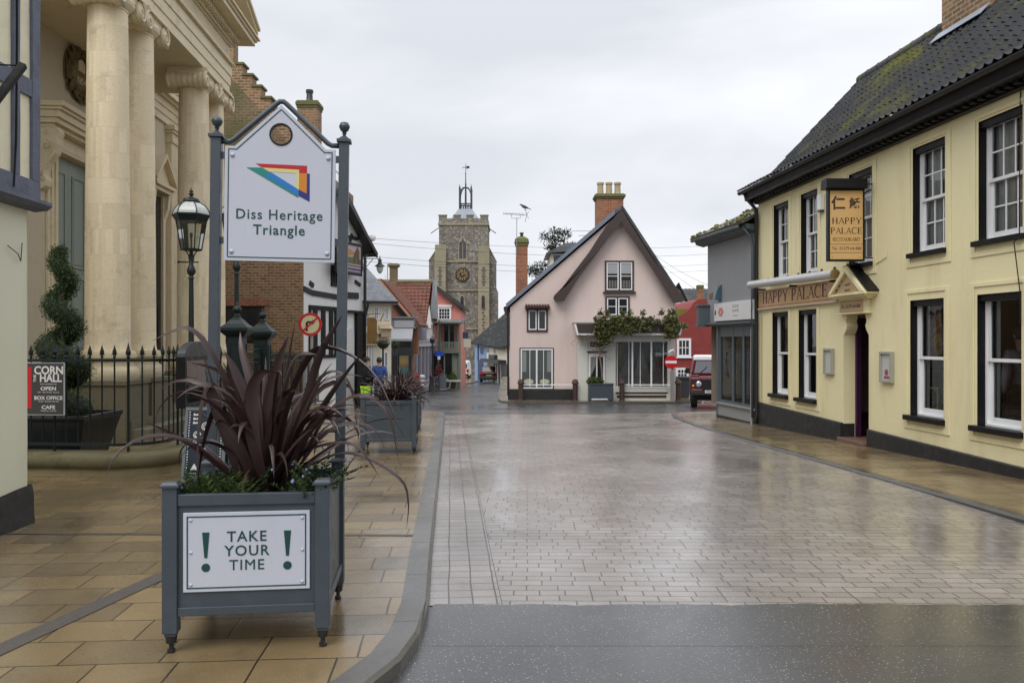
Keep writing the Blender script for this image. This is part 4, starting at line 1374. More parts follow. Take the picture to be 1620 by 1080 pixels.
# doorway: deep yellow reveals, shaped corbels, purple door and step
mb = MB()
x0, x1 = ddoor[0], ddoor[1]
mb.face([(x0, 0, -0.3), (x0, 0.21, -0.3), (x0, 0.21, 2.06), (x0, 0, 2.06)])
mb.face([(x1, 0, -0.3), (x1, 0, 2.06), (x1, 0.21, 2.06), (x1, 0.21, -0.3)])
mb.face([(x0, 0, 2.06), (x0, 0.21, 2.06), (x1, 0.21, 2.06), (x1, 0, 2.06)])
mb.build('door_reveal', m_yellow, yr, recalc=False)
mb = MB(); mb.box(x0 - 0.012, x0 + 0.004, -0.02, 0.20, -0.3, 0.17); mb.build('plinth', m_plinth, yr)
cp = [(0, 0), (0.11, 0), (0.10, -.06), (0.075, -.10), (0.085, -.15), (0.11, -.19), (0.09, -.25), (0.04, -.31), (0, -.35)]
for s, x in ((1, x0), (-1, x1)):
 mb = MB(); mb.prism([(x + s * a, 2.058 + b) for a, b in cp], 0.001, 0.20); mb.build('corbel', m_yellow, yr)
mb = MB(); mb.frame(x0 + 0.001, x1 - 0.001, -0.12, 2.05, 0.045, 0.211, 0.30)
df = mb.build('door_frame', m_purple, yr)
mb = MB(); room(mb, (x0, x1, -0.1, 2.1), 0.305, 2.6); mb.build('interior', flat('dim_hall', (0.10, 0.03, 0.022), 0.9), df, recalc=False)
mb = MB(); mb.frame(x0 + .16, x1 - .03, .0, 1.95, .08, 1.3, 1.34); mb.box(x0 + .25, x1 - .12, 1.3, 1.34, 0.9, 1.0); mb.build('inner_door', flat('inner_door_wood', (0.07, 0.025, 0.012)), df)
mb = MB(); mb.box(x0 - 0.02, x1 + 0.02, -0.12, 0.5, -0.25, -0.06); mb.build('doorstep', flat('worn_doorstep', (0.16, 0.09, 0.07), 0.4), yr, bevel=0.012)
# entablature and gabled hood over the door
hx0, hx1 = YB.x(1313, -0.2) , YB.x(1369.5, -0.2)
hc = (hx0 + hx1) / 2
mb = MB()
mb.box(x0 - 0.05, x1 + 0.10, -0.10, 0.0, 2.065, 2.085)
mb.box(x0 - 0.02, x1 + 0.06, -0.07, 0.0, 2.085, 2.30)
mb.box(hx0 + 0.14, hx1 - 0.10, -0.12, 0.0, 2.30, 2.335)
mb.box(hx0 + 0.07, hx1 - 0.04, -0.19, 0.0, 2.335, 2.37)
mb.box(hx0 + 0.02, hx1 + 0.02, -0.24, 0.0, 2.37, 2.41)
hood = mb.build('door_hood', m_yellow, yr, bevel=0.004)
mb = MB(); ap = (hc, 2.865)
def raking(t, y0, y1, lift=0.0):
 mb.prism([(hx0, 2.411 + lift), (hx0 + t * 1.5, 2.411 + lift), (hc, ap[1] - t * 1.45 + lift), (hc, ap[1] + lift)], y0, y1)
 mb.prism([(hx1, 2.411 + lift), (hc, ap[1] + lift), (hc, ap[1] - t * 1.45 + lift), (hx1 - t * 1.5, 2.411 + lift)], y0, y1)
raking(0.07, -0.245, -0.10)
mb.build('raking_moulding', m_yellow, hood)
mb = MB(); mb.prism([(hx0 + .11, 2.412), (hx1 - .11, 2.412), (hc, ap[1] - .11)], -0.19, -0.0)
ped = mb.build('tympanum', flat('aged_hood_panel', (0.50, 0.37, 0.20), 0.7), hood)
mb = MB()
for s in (-1, 1):
 for k in range(4):
  c_ = (hc + s * (0.12 + 0.085 * k), 2.70 - 0.075 * k)
  mb.tube([(c_[0] + .028 * math.cos(a * .7) * (1 - a * .07), -0.195, c_[1] + .028 * math.sin(a * .7) * (1 - a * .07)) for a in range(10)], 0.007, 5)
mb.build('carved_scroll', m_darkbrown, ped)
mb = MB(); mb.text('HAPPY', 0.055, T(hc, -0.192, 2.55), 0.001); mb.build('lettering', m_darkbrown, ped); mb = MB(); mb.text('PALACE', 0.055, T(hc, -0.192, 2.46), 0.001); mb.build('lettering', m_darkbrown, ped)
mb = MB()
mb.prism([(hx1 + .035, 2.405), (hx1 + .06, 2.425), (hc, ap[1] + .045), (hc, ap[1] + .012)], -0.20, -0.001)
mb.prism([(hx0 - .035, 2.405), (hc, ap[1] + .012), (hc, ap[1] + .045), (hx0 - .06, 2.425)], -0.20, -0.001)
mb.build('hood_roof', m_black, hood)
mb = MB(); mb.box(x0 + 0.02, x1 - 0.05, -0.085, -0.071, 2.10, 2.285)
nb = mb.build('name_board', flat('aged_name_board', (0.46, 0.33, 0.19), 0.6), hood)
mb = MB(); mb.text('TEL 01379 641888', 0.085, T((x0 + x1) / 2 - .015, -0.0865, 2.19), 0.001); mb.build('lettering', m_darkbrown, nb)

# eaves: soffit, dentil course, gutter; roof of real pantiles
mb = MB()
mb.box(-0.02, XE + .1, -0.10, 0.0, 4.63, 4.70)
mb.box(-0.04, XE + .1, -0.30, 0.0, 4.70, 4.735)
mb.prism([(-0.30, 4.735), (-0.34, 4.87), (-0.05, 4.87), (0.0, 4.735)], -0.04, XE + .1, 'x')
mb.build('cornice', m_black, yr)
for i in range(int((XE + .1) / 0.16)):
 mb = MB(); mb.box(i * 0.16, i * 0.16 + 0.08, -0.20, -0.101, 4.655, 4.699); mb.build('dentil', m_black, yr)
mb = MB()
ga = [(-0.335 - 0.055 * math.cos(RAD(t)) - .055, 4.90 - 0.06 * math.sin(RAD(t))) for t in range(0, 181, 20)]
gb = [(-0.335 - 0.048 * math.cos(RAD(t)) - .055, 4.90 - 0.052 * math.sin(RAD(t))) for t in range(180, -1, -20)]
mb.prism(ga + gb, -0.12, XE + .1, 'x')
mb.build('gutter', m_blackiron, yr)
EA = (-0.15, -0.42, 4.93); EB = (XE + .1, -0.42, 4.93)
KA = (-0.15, 0.35, 5.33); KB = (XE + .1, 0.35, 5.33)
RA = (-0.15, 2.45, 7.52); RB = (XE + .1, 2.45, 7.52)
roof = pantile_roof(yr, 'roof', m_blacktile, EA, EB, KA, KB, 0.165, 0.27, amp=0.026, step=0.013, seed=3)
pantile_roof(yr, 'roof', m_blacktile, KA, KB, RA, RB, 0.165, 0.27, amp=0.026, step=0.013, seed=4)
mb = MB(); mb.face([(-.15, 2.45, 7.50), (XE + .1, 2.45, 7.50), (XE + .1, 5.3, 4.6), (-.15, 5.3, 4.6)]); mb.build('back_roof', m_blacktile_far, yr)
mb = MB()
for i in range(int(XE / 0.42) + 1):
 x = -0.16 + i * 0.42
 mb.lathe([(0.115, 0.0), (0.115, 0.40), (0.125, 0.40), (0.125, 0.418)], 10, M=T(x, 2.45, 7.50, ry=RAD(90)))
mb.build('ridge_tiles', tiles('mossy_ridge', (0.06, 0.06, 0.06), (0.04, 0.04, 0.04), (0.12, 0.13, 0.03), 1.0, 0.7), yr, smooth=True, auto=40)
mb = MB()
mb.prism([(-0.44, 4.90), (0.35, 5.30), (2.45, 7.49), (2.45, 7.42), (0.37, 5.22), (-0.30, 4.86)], -0.155, -0.09, 'x')
mb.build('verge_board', m_black, yr)
# roof chimney with lead flashing
cx = (17.64 - 14.3) / 0.9962
chimney(yr, (cx + 0.62, 2.45), 1.25, 0.75, 6.6, 9.6, m_brickold, 2, 0.6)
mb = MB()
for (a0_, b0_) in ((-.02, 1.32),):
 mb.prism([(cx + a0_ - .05, .28), (cx + b0_, .28), (cx + b0_, .55), (cx + a0_ - .05, .55)], 0.06, 0.075, 'z', M=Matrix(((1, 0, 0, 0), (0, 0.69, -0.72, 1.72), (0, 0.72, 0.69, 6.76), (0, 0, 0, 1))))
mb.build('lead_flashing', m_lead, yr)
# pipes between the two buildings and a cable down the front
mb = MB(); mb.tube([(0.06, -0.34, 4.85), (0.06, -0.25, 4.7), (0.07, -0.08, 4.5), (0.07, -0.07, -0.05), (0.07, -0.10, -0.2)], 0.042, 10)
mb.build('downpipe', m_blackiron, yr, smooth=True)
mb = MB(); mb.tube([(0.20, -0.03, 2.2), (0.20, -0.03, 0.28)], 0.014, 6); mb.build('pipe', flat('pale_pipe', (0.5, 0.45, 0.3)), yr)
xw = YB.x(1616)
mb = MB(); mb.tube([(xw, -0.012, 4.62), (xw, -0.02, 4.4), (xw - .005, -0.024, 2.86), (xw - .01, -0.09, 2.8), (xw, -0.02, 2.2), (xw, -0.02, 1.8)], 0.007, 5); mb.build('cable', m_black, yr)
mb = MB(); mb.tube([(YB.x(1404), -0.01, 3.05), (YB.x(1403), -0.012, 2.93), (YB.x(1395), -0.012, 2.89), (YB.x(1372), -0.012, 2.80)], 0.008, 6); mb.build('cable', m_yellow, yr)
al = thing('alarm_box', 'small white alarm box between the upper windows of the yellow restaurant', 'alarm', tuple(yr.matrix_basis @ Vector((YB.x(1302), 0, 3.97))), YB.rz)
mb = MB(); mb.box(-.07, .07, -.09, -.001, .04, .33); mb.build('case', m_white, al, bevel=0.012)
mb = MB(); mb.prism([(-.06, .039), (.06, .039), (.04, .0), (-.04, .0)], -.08, -.01); mb.build('lens', flat('dark_lens', (0.03, 0.05, 0.06), 0.2), al)

# fascia board with the restaurant's name
fx0, fx1 = YB.x(1203), YB.x(1329)
fr = thing('fascia_sign', 'copper brown name board over the ground floor windows', 'sign', tuple(yr.matrix_basis @ Vector((fx0, 0, 2.29))), YB.rz)
L_ = fx1 - fx0
mb = MB(); mb.box(0, L_, -0.045, -0.018, 0.03, 0.395); mb.build('board', m_copper, fr)
mb = MB(); mb.box(0, L_ + .02, -0.07, -0.017, 0.0, 0.028); mb.box(0, L_ + .02, -0.06, -0.017, 0.397, 0.41); mb.build('trim', flat('pale_sign_trim', (0.5, 0.45, 0.38)), fr)
mb = MB(); serif_text(mb, 'HAPPY PALACE', 0.235, L_ * .5 - 0.05, 0.125, -0.0455, 1.38, 0.002, 0.165); mb.build('lettering', m_darkbrown, fr)
mb = MB()
mb.text('CHINESE RESTAURANT', 0.07, T(L_ * .5, -0.0462, 0.07), 0.0006, sx=2.2) if False else mb.box(0.06, L_ - .06, -0.0475, -0.0452, 0.06, 0.068)
for a in range(-3, 4):
 pass
mb.build('painted_line', m_darkbrown, fr)
mb = MB()
for k in range(5):
 c_ = L_ - 0.38
 mb.tube([(c_ + (0.06 + 0.05 * k) * math.cos(RAD(t)), -0.046, 0.10 + (0.05 + 0.045 * k) * math.sin(RAD(t))) for t in range(20, 161, 20)], 0.004, 4)
mb.build('swirl_ornament', flat('pale_copper', (0.62, 0.46, 0.32)), fr)
mb = MB(); mb.text('▼', 0.1, T(.13, -0.0465, 0.27), 0.0008) if False else mb.prism([(.10, .30), (.16, .30), (.13, .24)], -.0475, -.0452); mb.prism([(.10, .21), (.16, .21), (.13, .15)], -.0475, -.0452); mb.build('ornament', flat('blue_grey_mark', (0.2, 0.22, 0.26)), fr)

# rolled awning case
aw = thing('awning_case', 'long silver rolled awning tube above the copper brown name board', 'awning', tuple(yr.matrix_basis @ Vector((0, 0, 0))), YB.rz)
ax0, ax1 = YB.x(1187, -0.22), YB.x(1320, -0.22)
mb = MB(); mb.tube([(ax0, -0.22, 2.845), (ax1, -0.22, 2.765)], 0.082, 18); mb.build('tube', m_silver, aw, smooth=True, auto=40)
mb = MB(); mb.lathe([(0.086, 0), (0.086, 0.03), (0.05, 0.035)], 14, M=T(ax1 + .002, -0.22, 2.765, ry=RAD(90))); mb.build('end_cap', flat('brassy_cap', (0.35, 0.25, 0.1)), aw, smooth=True, auto=40)
for k in range(3):
 x = lerp(ax0 + .3, ax1 - .2, k / 2)
 mb = MB(); mb.box(x - .02, x + .02, -0.20, -0.001, 2.70 - .03 * k, 2.74 - .03 * k); mb.build('bracket', m_blackiron, aw)
mb = MB(); rnd = random.Random(2)
for k in range(9):
 x = lerp(ax0 + .2, ax1 + .25, k / 8); mb.lathe([(0.018, 0), (0.03, .025), (0.01, .05)], 8, (x, -.10, lerp(2.90, 2.86, k / 8)))
mb.build('string_lights', m_blackiron, aw)

# menu cases
for k, (a, b, t, bt, lab) in enumerate(((1306.5, 1320.5, 551, 592, 'slim framed menu case left of the restaurant doorway'), (1396, 1415, 556, 605, 'framed menu case with a coloured card right of the restaurant doorway'))):
 q = YB.rect(a, b, t, bt)
 mc = thing('menu_case', lab, 'menu case', tuple(yr.matrix_basis @ Vector((q[0], 0, q[2]))), YB.rz, 'menu cases beside the restaurant door')
 w_, h_ = q[1] - q[0], q[3] - q[2]
 mb = MB(); mb.frame(0, w_, 0, h_, 0.04, -0.06, -0.001); mb.build('frame', flat('grey_menu_frame', (0.33, 0.33, 0.28)), mc, bevel=0.004)
 mb = MB(); mb.box(0.04, w_ - .04, -0.03, -0.002, 0.04, h_ - .04); mb.build('card', flat('menu_card', (0.48, 0.49, 0.46)), mc)
 if k:
  mb = MB(); mb.lathe([(0.05, 0), (0.05, .003)], 14, M=T(w_ * .5, -0.031, h_ * .33, rx=RAD(90))); mb.box(w_ * .3, w_ * .75, -.033, -.0305, .06, .10); mb.build('dish_picture', flat('menu_magenta', (0.3, 0.06, 0.12)), mc)

# hanging sign
hp = YB.at(1381, 350)[0]
hs = thing('hanging_sign', 'tan hanging restaurant sign with black hood and Chinese characters', 'sign', tuple(yr.matrix_basis @ Vector((hp, 0, 0))), YB.rz + RAD(90 - 5.0))
# local x now runs out of the wall towards the building (wall at x=0), sign spans negative x
mb = MB(); SW0, SW1 = -0.745, -0.155
mb.frame(SW0, SW1, 2.90, 4.07, 0.028, -0.05, 0.05, tb=0.03, tt=0.03)
fr_ = mb.build('frame', m_black, hs)
mb = MB(); mb.box(SW0 + .028, SW1 - .028, -0.042, 0.042, 2.93, 4.04); pn = mb.build('panel', m_tan, hs)
mb = MB(); mb.box(SW0 - .055, SW1 + .02, -0.12, 0.12, 4.072, 4.10); mb.prism([(-.12, 4.10), (.12, 4.10), (.10, 4.23), (-.10, 4.23)], SW0 - .055, SW1 + .02, 'x'); mb.build('hood', m_black, hs)
mb = MB()
mb.tube([(SW1, 0, 4.15), (0.0, 0.02, 4.16)], 0.012, 6); mb.tube([(SW1, 0, 4.0), (-0.02, 0.02, 4.07)], 0.012, 6); mb.tube([(SW1, 0, 2.96), (0, 0.02, 2.96)], 0.012, 6)
mb.build('bracket', m_blackiron, hs)
sx_ = (SW0 + SW1) / 2
mb = MB(); mb.text('仁', 0.235, T(sx_ - .13, -0.0428, 3.825), 0.001, offset=0.006); mb.build('lettering', m_darkbrown, pn)
mb = MB(); mb.text('穌', 0.185, T(sx_ + .135, -0.0428, 3.825), 0.001, offset=0.004); mb.build('lettering', m_darkbrown, pn)
mb = MB(); serif_text(mb, 'HAPPY', 0.098, sx_ + .01, 3.505, -0.0425, 1.26, 0.001, 0.155); mb.build('lettering', m_darkbrown, pn)
mb = MB(); serif_text(mb, 'PALACE', 0.098, sx_ + .008, 3.345, -0.0425, 1.13, 0.001, 0.155); mb.build('lettering', m_darkbrown, pn)
mb = MB(); serif_text(mb, 'RESTAURANT', 0.056, sx_ + .005, 3.225, -0.0425, 1.03, 0.001, 0.15); mb.build('lettering', m_darkbrown, pn)
mb = MB(); mb.text('Tel : 01379 641888', 0.073, T(sx_ + .005, -0.0428, 3.105), 0.001, sx=0.84); mb.build('lettering', m_darkbrown, pn)
mb = MB(); mb.box(SW0 + .03, SW1 - .03, -.0435, -.0422, 3.172, 3.178); mb.build('ruled_line', m_darkbrown, pn)
mb = MB(); mb.box(SW0 + .03, SW1 - .03, -.0435, -.0422, 3.035, 3.041); mb.build('ruled_line', m_darkbrown, pn)
for x in (SW0 + .07, SW1 - .07):
 mb = MB(); mb.lathe([(0.007, 0), (0.007, 0.002)], 8, M=T(x, -0.0422, 2.965, rx=RAD(90))); mb.build('screw', m_darkbrown, pn)

lm = thing('flood_lamp', 'black flood lamp on the ledge under the hanging restaurant sign', 'lamp', tuple(yr.matrix_basis @ Vector((YB.x(1362), -0.12, 2.87))), YB.rz)
mb = MB(); mb.lathe([(0.03, -.03), (0.09, 0), (0.10, .03), (0.04, .05)], 12); mb.build('head', m_black, lm, smooth=True, auto=40)
mb = MB(); mb.tube([(0, 0.0, 0.0), (0.03, .11, -.02)], .012, 6); mb.build('arm', m_blackiron, lm)

# ------------------------------------------------------------------ grey corner shop
GA = (5.05, 20.55); GB = (5.445, 17.68)
GF = Face(GA[0], GA[1], GB[0], GB[1])
gs = thing('corner_shop', 'grey rendered corner shop with slate grey glazed front and mossy roof', 'shop', (GA[0], GA[1], 0), GF.rz)
GL = GF.len
zt = 4.05
mb = MB()
mb.face([(0, 0, 2.02), (GL, 0, 2.02), (GL, 0, zt), (0, 0, zt)])
mb.face([(0, 0, 2.02), (0, 0, zt), (0, 5, zt), (0, 5, -.6), (0, .25, -.6), (0, .25, 2.02)])
mb.face([(0, 5, -.6), (0, 5, zt), (GL, 5, zt), (GL, 5, -.6)])
mb.face([(0, 0, 2.02), (0, .26, 2.02), (GL, .26, 2.02), (GL, 0, 2.02)])
mb.build('wall', m_greywall, gs, recalc=False)
# shopfront: posts, panes, stall riser
m0, m1 = GF.x(1136.5), GL - 0.02
gz = P(19) - 0.05
mb = MB()
for t in (0.0, 0.36, 0.63, 0.88):
 x = lerp(m0, m1, t); mb.box(x, x + 0.075, 0.02, 0.10, 0.10, 1.98)
mb.box(m1 - .09, m1, 0.015, 0.105, 0.10, 1.98)
for a, b in ((0, .36), (.36, .63), (.63, .88), (.88, 1)):
 xa, xb = lerp(m0, m1, a) + .076, lerp(m0, m1, b) - (.001 if b < 1 else .091)
 mb.box(xa, xb, 0.025, 0.095, 1.72, 1.979)
 mb.box(xa, xb, 0.025, 0.095, 0.10, 0.16)
sf = mb.build('shopfront', m_greyshop, gs)
mb = MB(); mb.box(m0 + .01, m1 - .01, .05, .056, .15, 1.73); mb.build('pane', m_glass, sf)
mb = MB(); room(mb, (m0 + .2, m1 - .2, .2, 1.9), .12, 2.0); mb.build('interior', m_shopint, sf, recalc=False)
mb = MB(); mb.box(m0, m1, 0.0, 0.16, gz - .15, 0.06); mb.box(m0 - .02, m1, -.05, .02, 0.061, 0.10); mb.build('stall_riser', flat('grey_riser', (0.27, 0.28, 0.28)), gs)
mb = MB(); mb.box(m0 - .05, m1 + .03, -.03, -.001, gz - .15, gz + .10); mb.build('plinth', m_plinth, gs)
mb = MB(); mb.box(m0 - .14, m0 - .002, .0, .3, gz - .15, 2.0); mb.build('corner_post', m_greyshop, gs)
# things for sale, seen through the glass
rnd = random.Random(8)
for k in range(7):
 x = lerp(m0 + .2, m1 - .3, k / 6); h = rnd.uniform(.3, 1.2)
 v = MB()
 v.lathe([(.05, 0), (.09, .08 * h), (.11, .4 * h), (.05, .7 * h), (.04, .9 * h), (.06, h)], 12)
 ob = v.build('vase', flat('vase_glaze', rnd.choice([(0.5, 0.48, 0.45), (0.3, 0.08, 0.2), (0.15, 0.2, 0.25), (0.45, 0.3, 0.2)])), None, smooth=True)
 ob.location = gs.matrix_basis @ Vector((x, rnd.uniform(.25, .6), .16)); ob.rotation_euler = (0, 0, GF.rz)
 tag(ob, 'ornament vases standing in the window of the grey corner shop', 'vase', 'vases in the shop window')
v = MB(); v.box(m0 + .1, m1 - .15, .16, .8, .05, .155); v.build('display_shelf', flat('shelf_white', (.5, .5, .48)), gs)
# cornice and fascia
mb = MB(); mb.box(0.12, GL, -.10, -.001, 1.985, 2.02); mb.box(0.12, GL, -.16, -.001, 2.021, 2.06); mb.build('shop_cornice', m_greyshop, gs)
q0 = GF.x(1134)
sg = thing('fascia_sign', 'white shop sign with pink and grey marks on the grey corner shop', 'sign', tuple(gs.matrix_basis @ Vector((max(.25, q0), 0, 2.10))), GF.rz)
sl = GL - max(.25, q0) - .05
mb = MB(); mb.box(0, sl, -.07, -.001, 0, .44); mb.build('board', flat('shop_sign_white', (0.62, 0.62, 0.62)), sg, bevel=0.004)
mb = MB()
for k in range(6):
 a = k * 1.05; mb.ball((.42 + .10 * math.cos(a), -.072, .22 + .07 * math.sin(a)), .07, 8, 6, (1, .03, .7))
mb.build('flower_mark', flat('pink_mark', (0.5, 0.18, 0.16)), sg)
mb = MB()
mb.text('GIFTS', .10, T(1.25, -.0705, .30), .001, sx=1.2) if False else None
for k, (x, z, w_, h_) in enumerate(((1.1, .3, .1, .06), (1.23, .3, .1, .06), (1.36, .3, .1, .06), (1.1, .2, .1, .05), (1.23, .2, .1, .05), (1.36, .2, .1, .05), (1.15, .1, .26, .02), (2.15, .22, .09, .14))):
 mb.frame(x, x + w_, z, z + h_, .018 if w_ < .2 else .008, -.0725, -.0702)
mb.build('grey_mark', flat('sign_grey', (0.3, 0.31, 0.33)), sg)
mb = MB()
for x in (.05, sl - .12):
 mb.box(x, x + .07, -.0725, -.0702, .15, .27)
mb.build('black_mark', m_black, sg)
ps = thing('projecting_sign', 'grey boxed projecting sign at the corner of the grey shop', 'sign', tuple(gs.matrix_basis @ Vector((0.06, 0, 2.02))), GF.rz)
mb = MB(); mb.box(-.06, .08, -.30, -.002, 0.02, .48); mb.box(-.10, .12, -.34, -.002, -.04, .018); mb.box(-.09, .11, -.33, -.002, .482, .52); mb.build('box', m_greyshop, ps, bevel=.004)
mb = MB(); mb.box(-.064, -.061, -.27, -.03, .06, .44); mb.build('panel', flat('grey_panel', (.2, .21, .22)), ps)
wl = thing('wall_lamp', 'small blue grey lamp on the upper wall of the grey shop', 'lamp', tuple(gs.matrix_basis @ Vector((GF.x(1140), 0, 2.62))), GF.rz)
mb = MB(); mb.prism([(-.02, 0), (-.18, .02), (-.10, .30), (-.02, .36)], -.06, .06, 'x'); mb.build('shade', flat('lamp_blue', (.06, .11, .15), .3), wl)
mb = MB(); mb.box(-.09, .09, -.019, -.001, -.02, .38); mb.build('back_plate', m_greyshop, wl)
pq = MB(); pq.box(0, .22, -.015, -.001, 0, .13)
pq = pq.build('street_plaque', flat('wooden_plaque', (.2, .09, .04)), None); pq.location = gs.matrix_basis @ Vector((.12, 0, 2.70)); pq.rotation_euler = (0, 0, GF.rz)
tag(pq, 'small brown plaque beside the lamp on the grey shop', 'plaque')
# eaves and hipped mossy roof
mb = MB()
mb.prism([(-.02, zt), (-.22, zt + .06), (-.26, zt + .16), (.0, zt + .16)], -.26, GL - .01, 'x')
mb.prism([(.0, zt), (-.18, zt + .06), (-.25, zt + .159), (.0, zt + .159)], 0, 5.2, 'y')
mb.build('eaves_board', m_greyshop, gs)
mb = MB(); mb.tube([(-.30, -.31, zt + .17), (GL - .25, -.31, zt + .13)], .05, 8); mb.build('gutter', m_greyshop, gs, smooth=True)
mb = MB(); mb.tube([(GL - .16, -.25, zt + .12), (GL - .14, -.1, zt - .1), (GL - .12, -.05, zt - .35), (GL - .12, -.05, -.1)], .04, 8); mb.build('downpipe', m_greyshop, gs, smooth=True)
mb = MB(); mb.tube([(GL - .22, -.03, 1.9), (GL - .22, -.03, gz)], .03, 8); mb.build('pipe', flat('pipe_grey', (.35, .36, .37)), gs)
rz_ = zt + 1.55
mb = MB()
def slab(pts, t=.07):
 n = (Vector(pts[1]) - Vector(pts[0])).cross(Vector(pts[2]) - Vector(pts[0])).normalized()
 if n.z < 0: n = -n
 A = [mb.bm.verts.new(p) for p in pts]; B = [mb.bm.verts.new(Vector(p) + n * t) for p in pts]
 mb.bm.faces.new(A); mb.bm.faces.new(B)
 for i in range(len(pts)):
  j = (i + 1) % len(pts); mb.bm.faces.new([A[i], A[j], B[j], B[i]])
slab([(-.30, -.34, zt + .165), (GL, -.34, zt + .165), (GL, 2.4, rz_), (1.9, 2.4, rz_)])
slab([(-.30, -.34, zt + .165), (1.9, 2.4, rz_), (-.30, 5.2, zt + .165)])
slab([(1.9, 2.4, rz_), (GL, 2.4, rz_), (GL, 5.2, zt + .165), (-.30, 5.2, zt + .165)])
mb.build('roof', m_mosstile, gs)
rnd = random.Random(4); mb = MB()
for k in range(90):
 u, v = rnd.random(), rnd.random() ** 1.5
 x = lerp(-.3, GL, u); 
 if x < -.3 + 2.2 * v: continue
 mb.ball((x, -.34 + 2.7 * v, zt + .26 + 1.38 * v), rnd.uniform(.03, .075), 6, 4, (1, 1, .6))
mb.build('moss_tuft', flat('moss_green', (.14, .14, .035), .95), gs, smooth=True, kind='stuff')
# ------------------------------------------------------------------ timber framed building at the left edge
TF = Face(-4.125, 3.0, -4.29, 7.05)
tb = thing('timber_framed_building', 'cream plastered building with blue grey timber framing over a pale ground floor', 'building', (-4.125, 3.0, 0), TF.rz)
TL = TF.len
mb = MB()
def lowwall(u, v):
 x = u * (TL); z = lerp(0.25, 2.78, v)
 return (x, 0.012 * mnoise.noise((x * 1.3, z * 1.1, 3)) - 0.0, z)
mb.grid(lowwall, 40, 30)
mb.face([(TL, 0, .25), (TL, 3, .25), (TL, 3, 2.78), (TL, 0, 2.78)])
mb.build('wall', m_palewall, tb, smooth=True, recalc=False)
mb = MB()
def pl(u, v):
 a = u * (TL + .06)
 z = lerp(-0.10, 0.315 + 0.012 * math.sin(a * 5), v)
 return (a, -0.035 + 0.03 * v * v - .02 * mnoise.noise((a * 3, z * 4, 1)), z)
mb.grid(pl, 40, 8)
mb.grid(lambda u, v: (pl(1, v)[0] - .03 * u * u, pl(1, v)[1] + u * 1.5, pl(1, v)[2]), 6, 8)
mb.build('plinth', m_plinth, tb, smooth=True, recalc=False)
UF = Face(-4.065, 3.0, -4.237, 7.10)
# upper wall stands forward on the jetty
off = -0.055
mb = MB()
mb.box(0, TL + .05, off, 2.0, 2.86, 5.6)
mb.build('upper_wall', m_creamold, tb)
def wob_beam(mb, x0, x1, z0, z1, y0, y1, vert=True, seed=0):
 n = 26
 V = []
 for i in range(n + 1):
  t = i / n
  e1 = 0.009 * mnoise.noise((t * 9, seed, 1)); e2 = 0.009 * mnoise.noise((t * 9, seed, 7))
  if vert:
   z = lerp(z0, z1, t); q = [(x0 + e1, y1, z), (x0 + e1, y0, z), (x1 + e2, y0, z), (x1 + e2, y1, z)]
  else:
   x = lerp(x0, x1, t); q = [(x, y1, z0 + e1), (x, y0, z0 + e1), (x, y0, z1 + e2), (x, y1, z1 + e2)]
  V.append([mb.bm.verts.new(p) for p in q])
 for i in range(n):
  for k in range(4):
   mb.bm.faces.new([V[i][k], V[i][(k + 1) % 4], V[i + 1][(k + 1) % 4], V[i + 1][k]])
 mb.bm.faces.new(V[0]); mb.bm.faces.new(V[-1][::-1])
bx0 = UF.x(46.5); 
for k, (a, b) in enumerate(((UF.x(46.5), TL + .055), (UF.x(16.5), UF.x(26.5)), (UF.x(-40), UF.x(-22)), (UF.x(-120), UF.x(-98)))):
 mb = MB(); wob_beam(mb, a, b, 3.02, 5.6, off - .028, off + .01, True, k + 1); mb.build('stud', m_timber, tb)
mb = MB(); wob_beam(mb, 0, bx0 - .003, 3.74, 3.89, off - .024, off + .01, False, 9); mb.build('rail', m_timber, tb)
mb = MB(); wob_beam(mb, 0, TL + .055, 2.862, 3.017, off - .03, off + .01, False, 5); mb.build('bressummer', m_timber, tb)
mb = MB(); mb.prism([(0.0, 2.76), (off - .06, 2.775), (off - .10, 2.81), (off - .10, 2.842), (off - .03, 2.858), (0.0, 2.858)], 0, TL + .12, 'x'); mb.build('jetty_moulding', m_timber, tb)
mb = MB(); mb.tube([(UF.x(20), off - .035, 5.5), (UF.x(20.5), off - .035, 4.2), (UF.x(19), off - .035, 3.3), (UF.x(15), off - .035, 2.9)], .008, 5); mb.build('cable', m_black, tb)
mb = MB()
a_ = TF.at(12, 388, -.02); b_ = TF.at(33, 413, -.02); c_ = TF.at(35, 384, -.02); d_ = TF.at(26, 402, -.02)
mb.tube([(a_[0], -.02, a_[1]), (d_[0], -.035, d_[1]), (b_[0], -.02, b_[1])], .004, 5); mb.tube([(b_[0], -.02, b_[1]), (c_[0], -.02, c_[1])], .004, 5)
mb.build('hook', m_black, tb)
st = thing('sign_bracket', 'slanting black iron bar reaching out from the timber framed building', 'bracket', (-4.05, 5.9, 3.0))
o = Vector(st.location)
mb = MB(); A = Vector((-4.17, 6.0, 3.05)) - o; B = pw(37, 103, 6.40) - o
mb.tube([A, B], .036, 4); mb.build('bar', m_black, st)
mb = MB(); mb.tube([pw(29, 104, 6.4) - o, pw(-30, 101, 6.15) - o], .007, 5); mb.build('tie_rod', m_black, st)

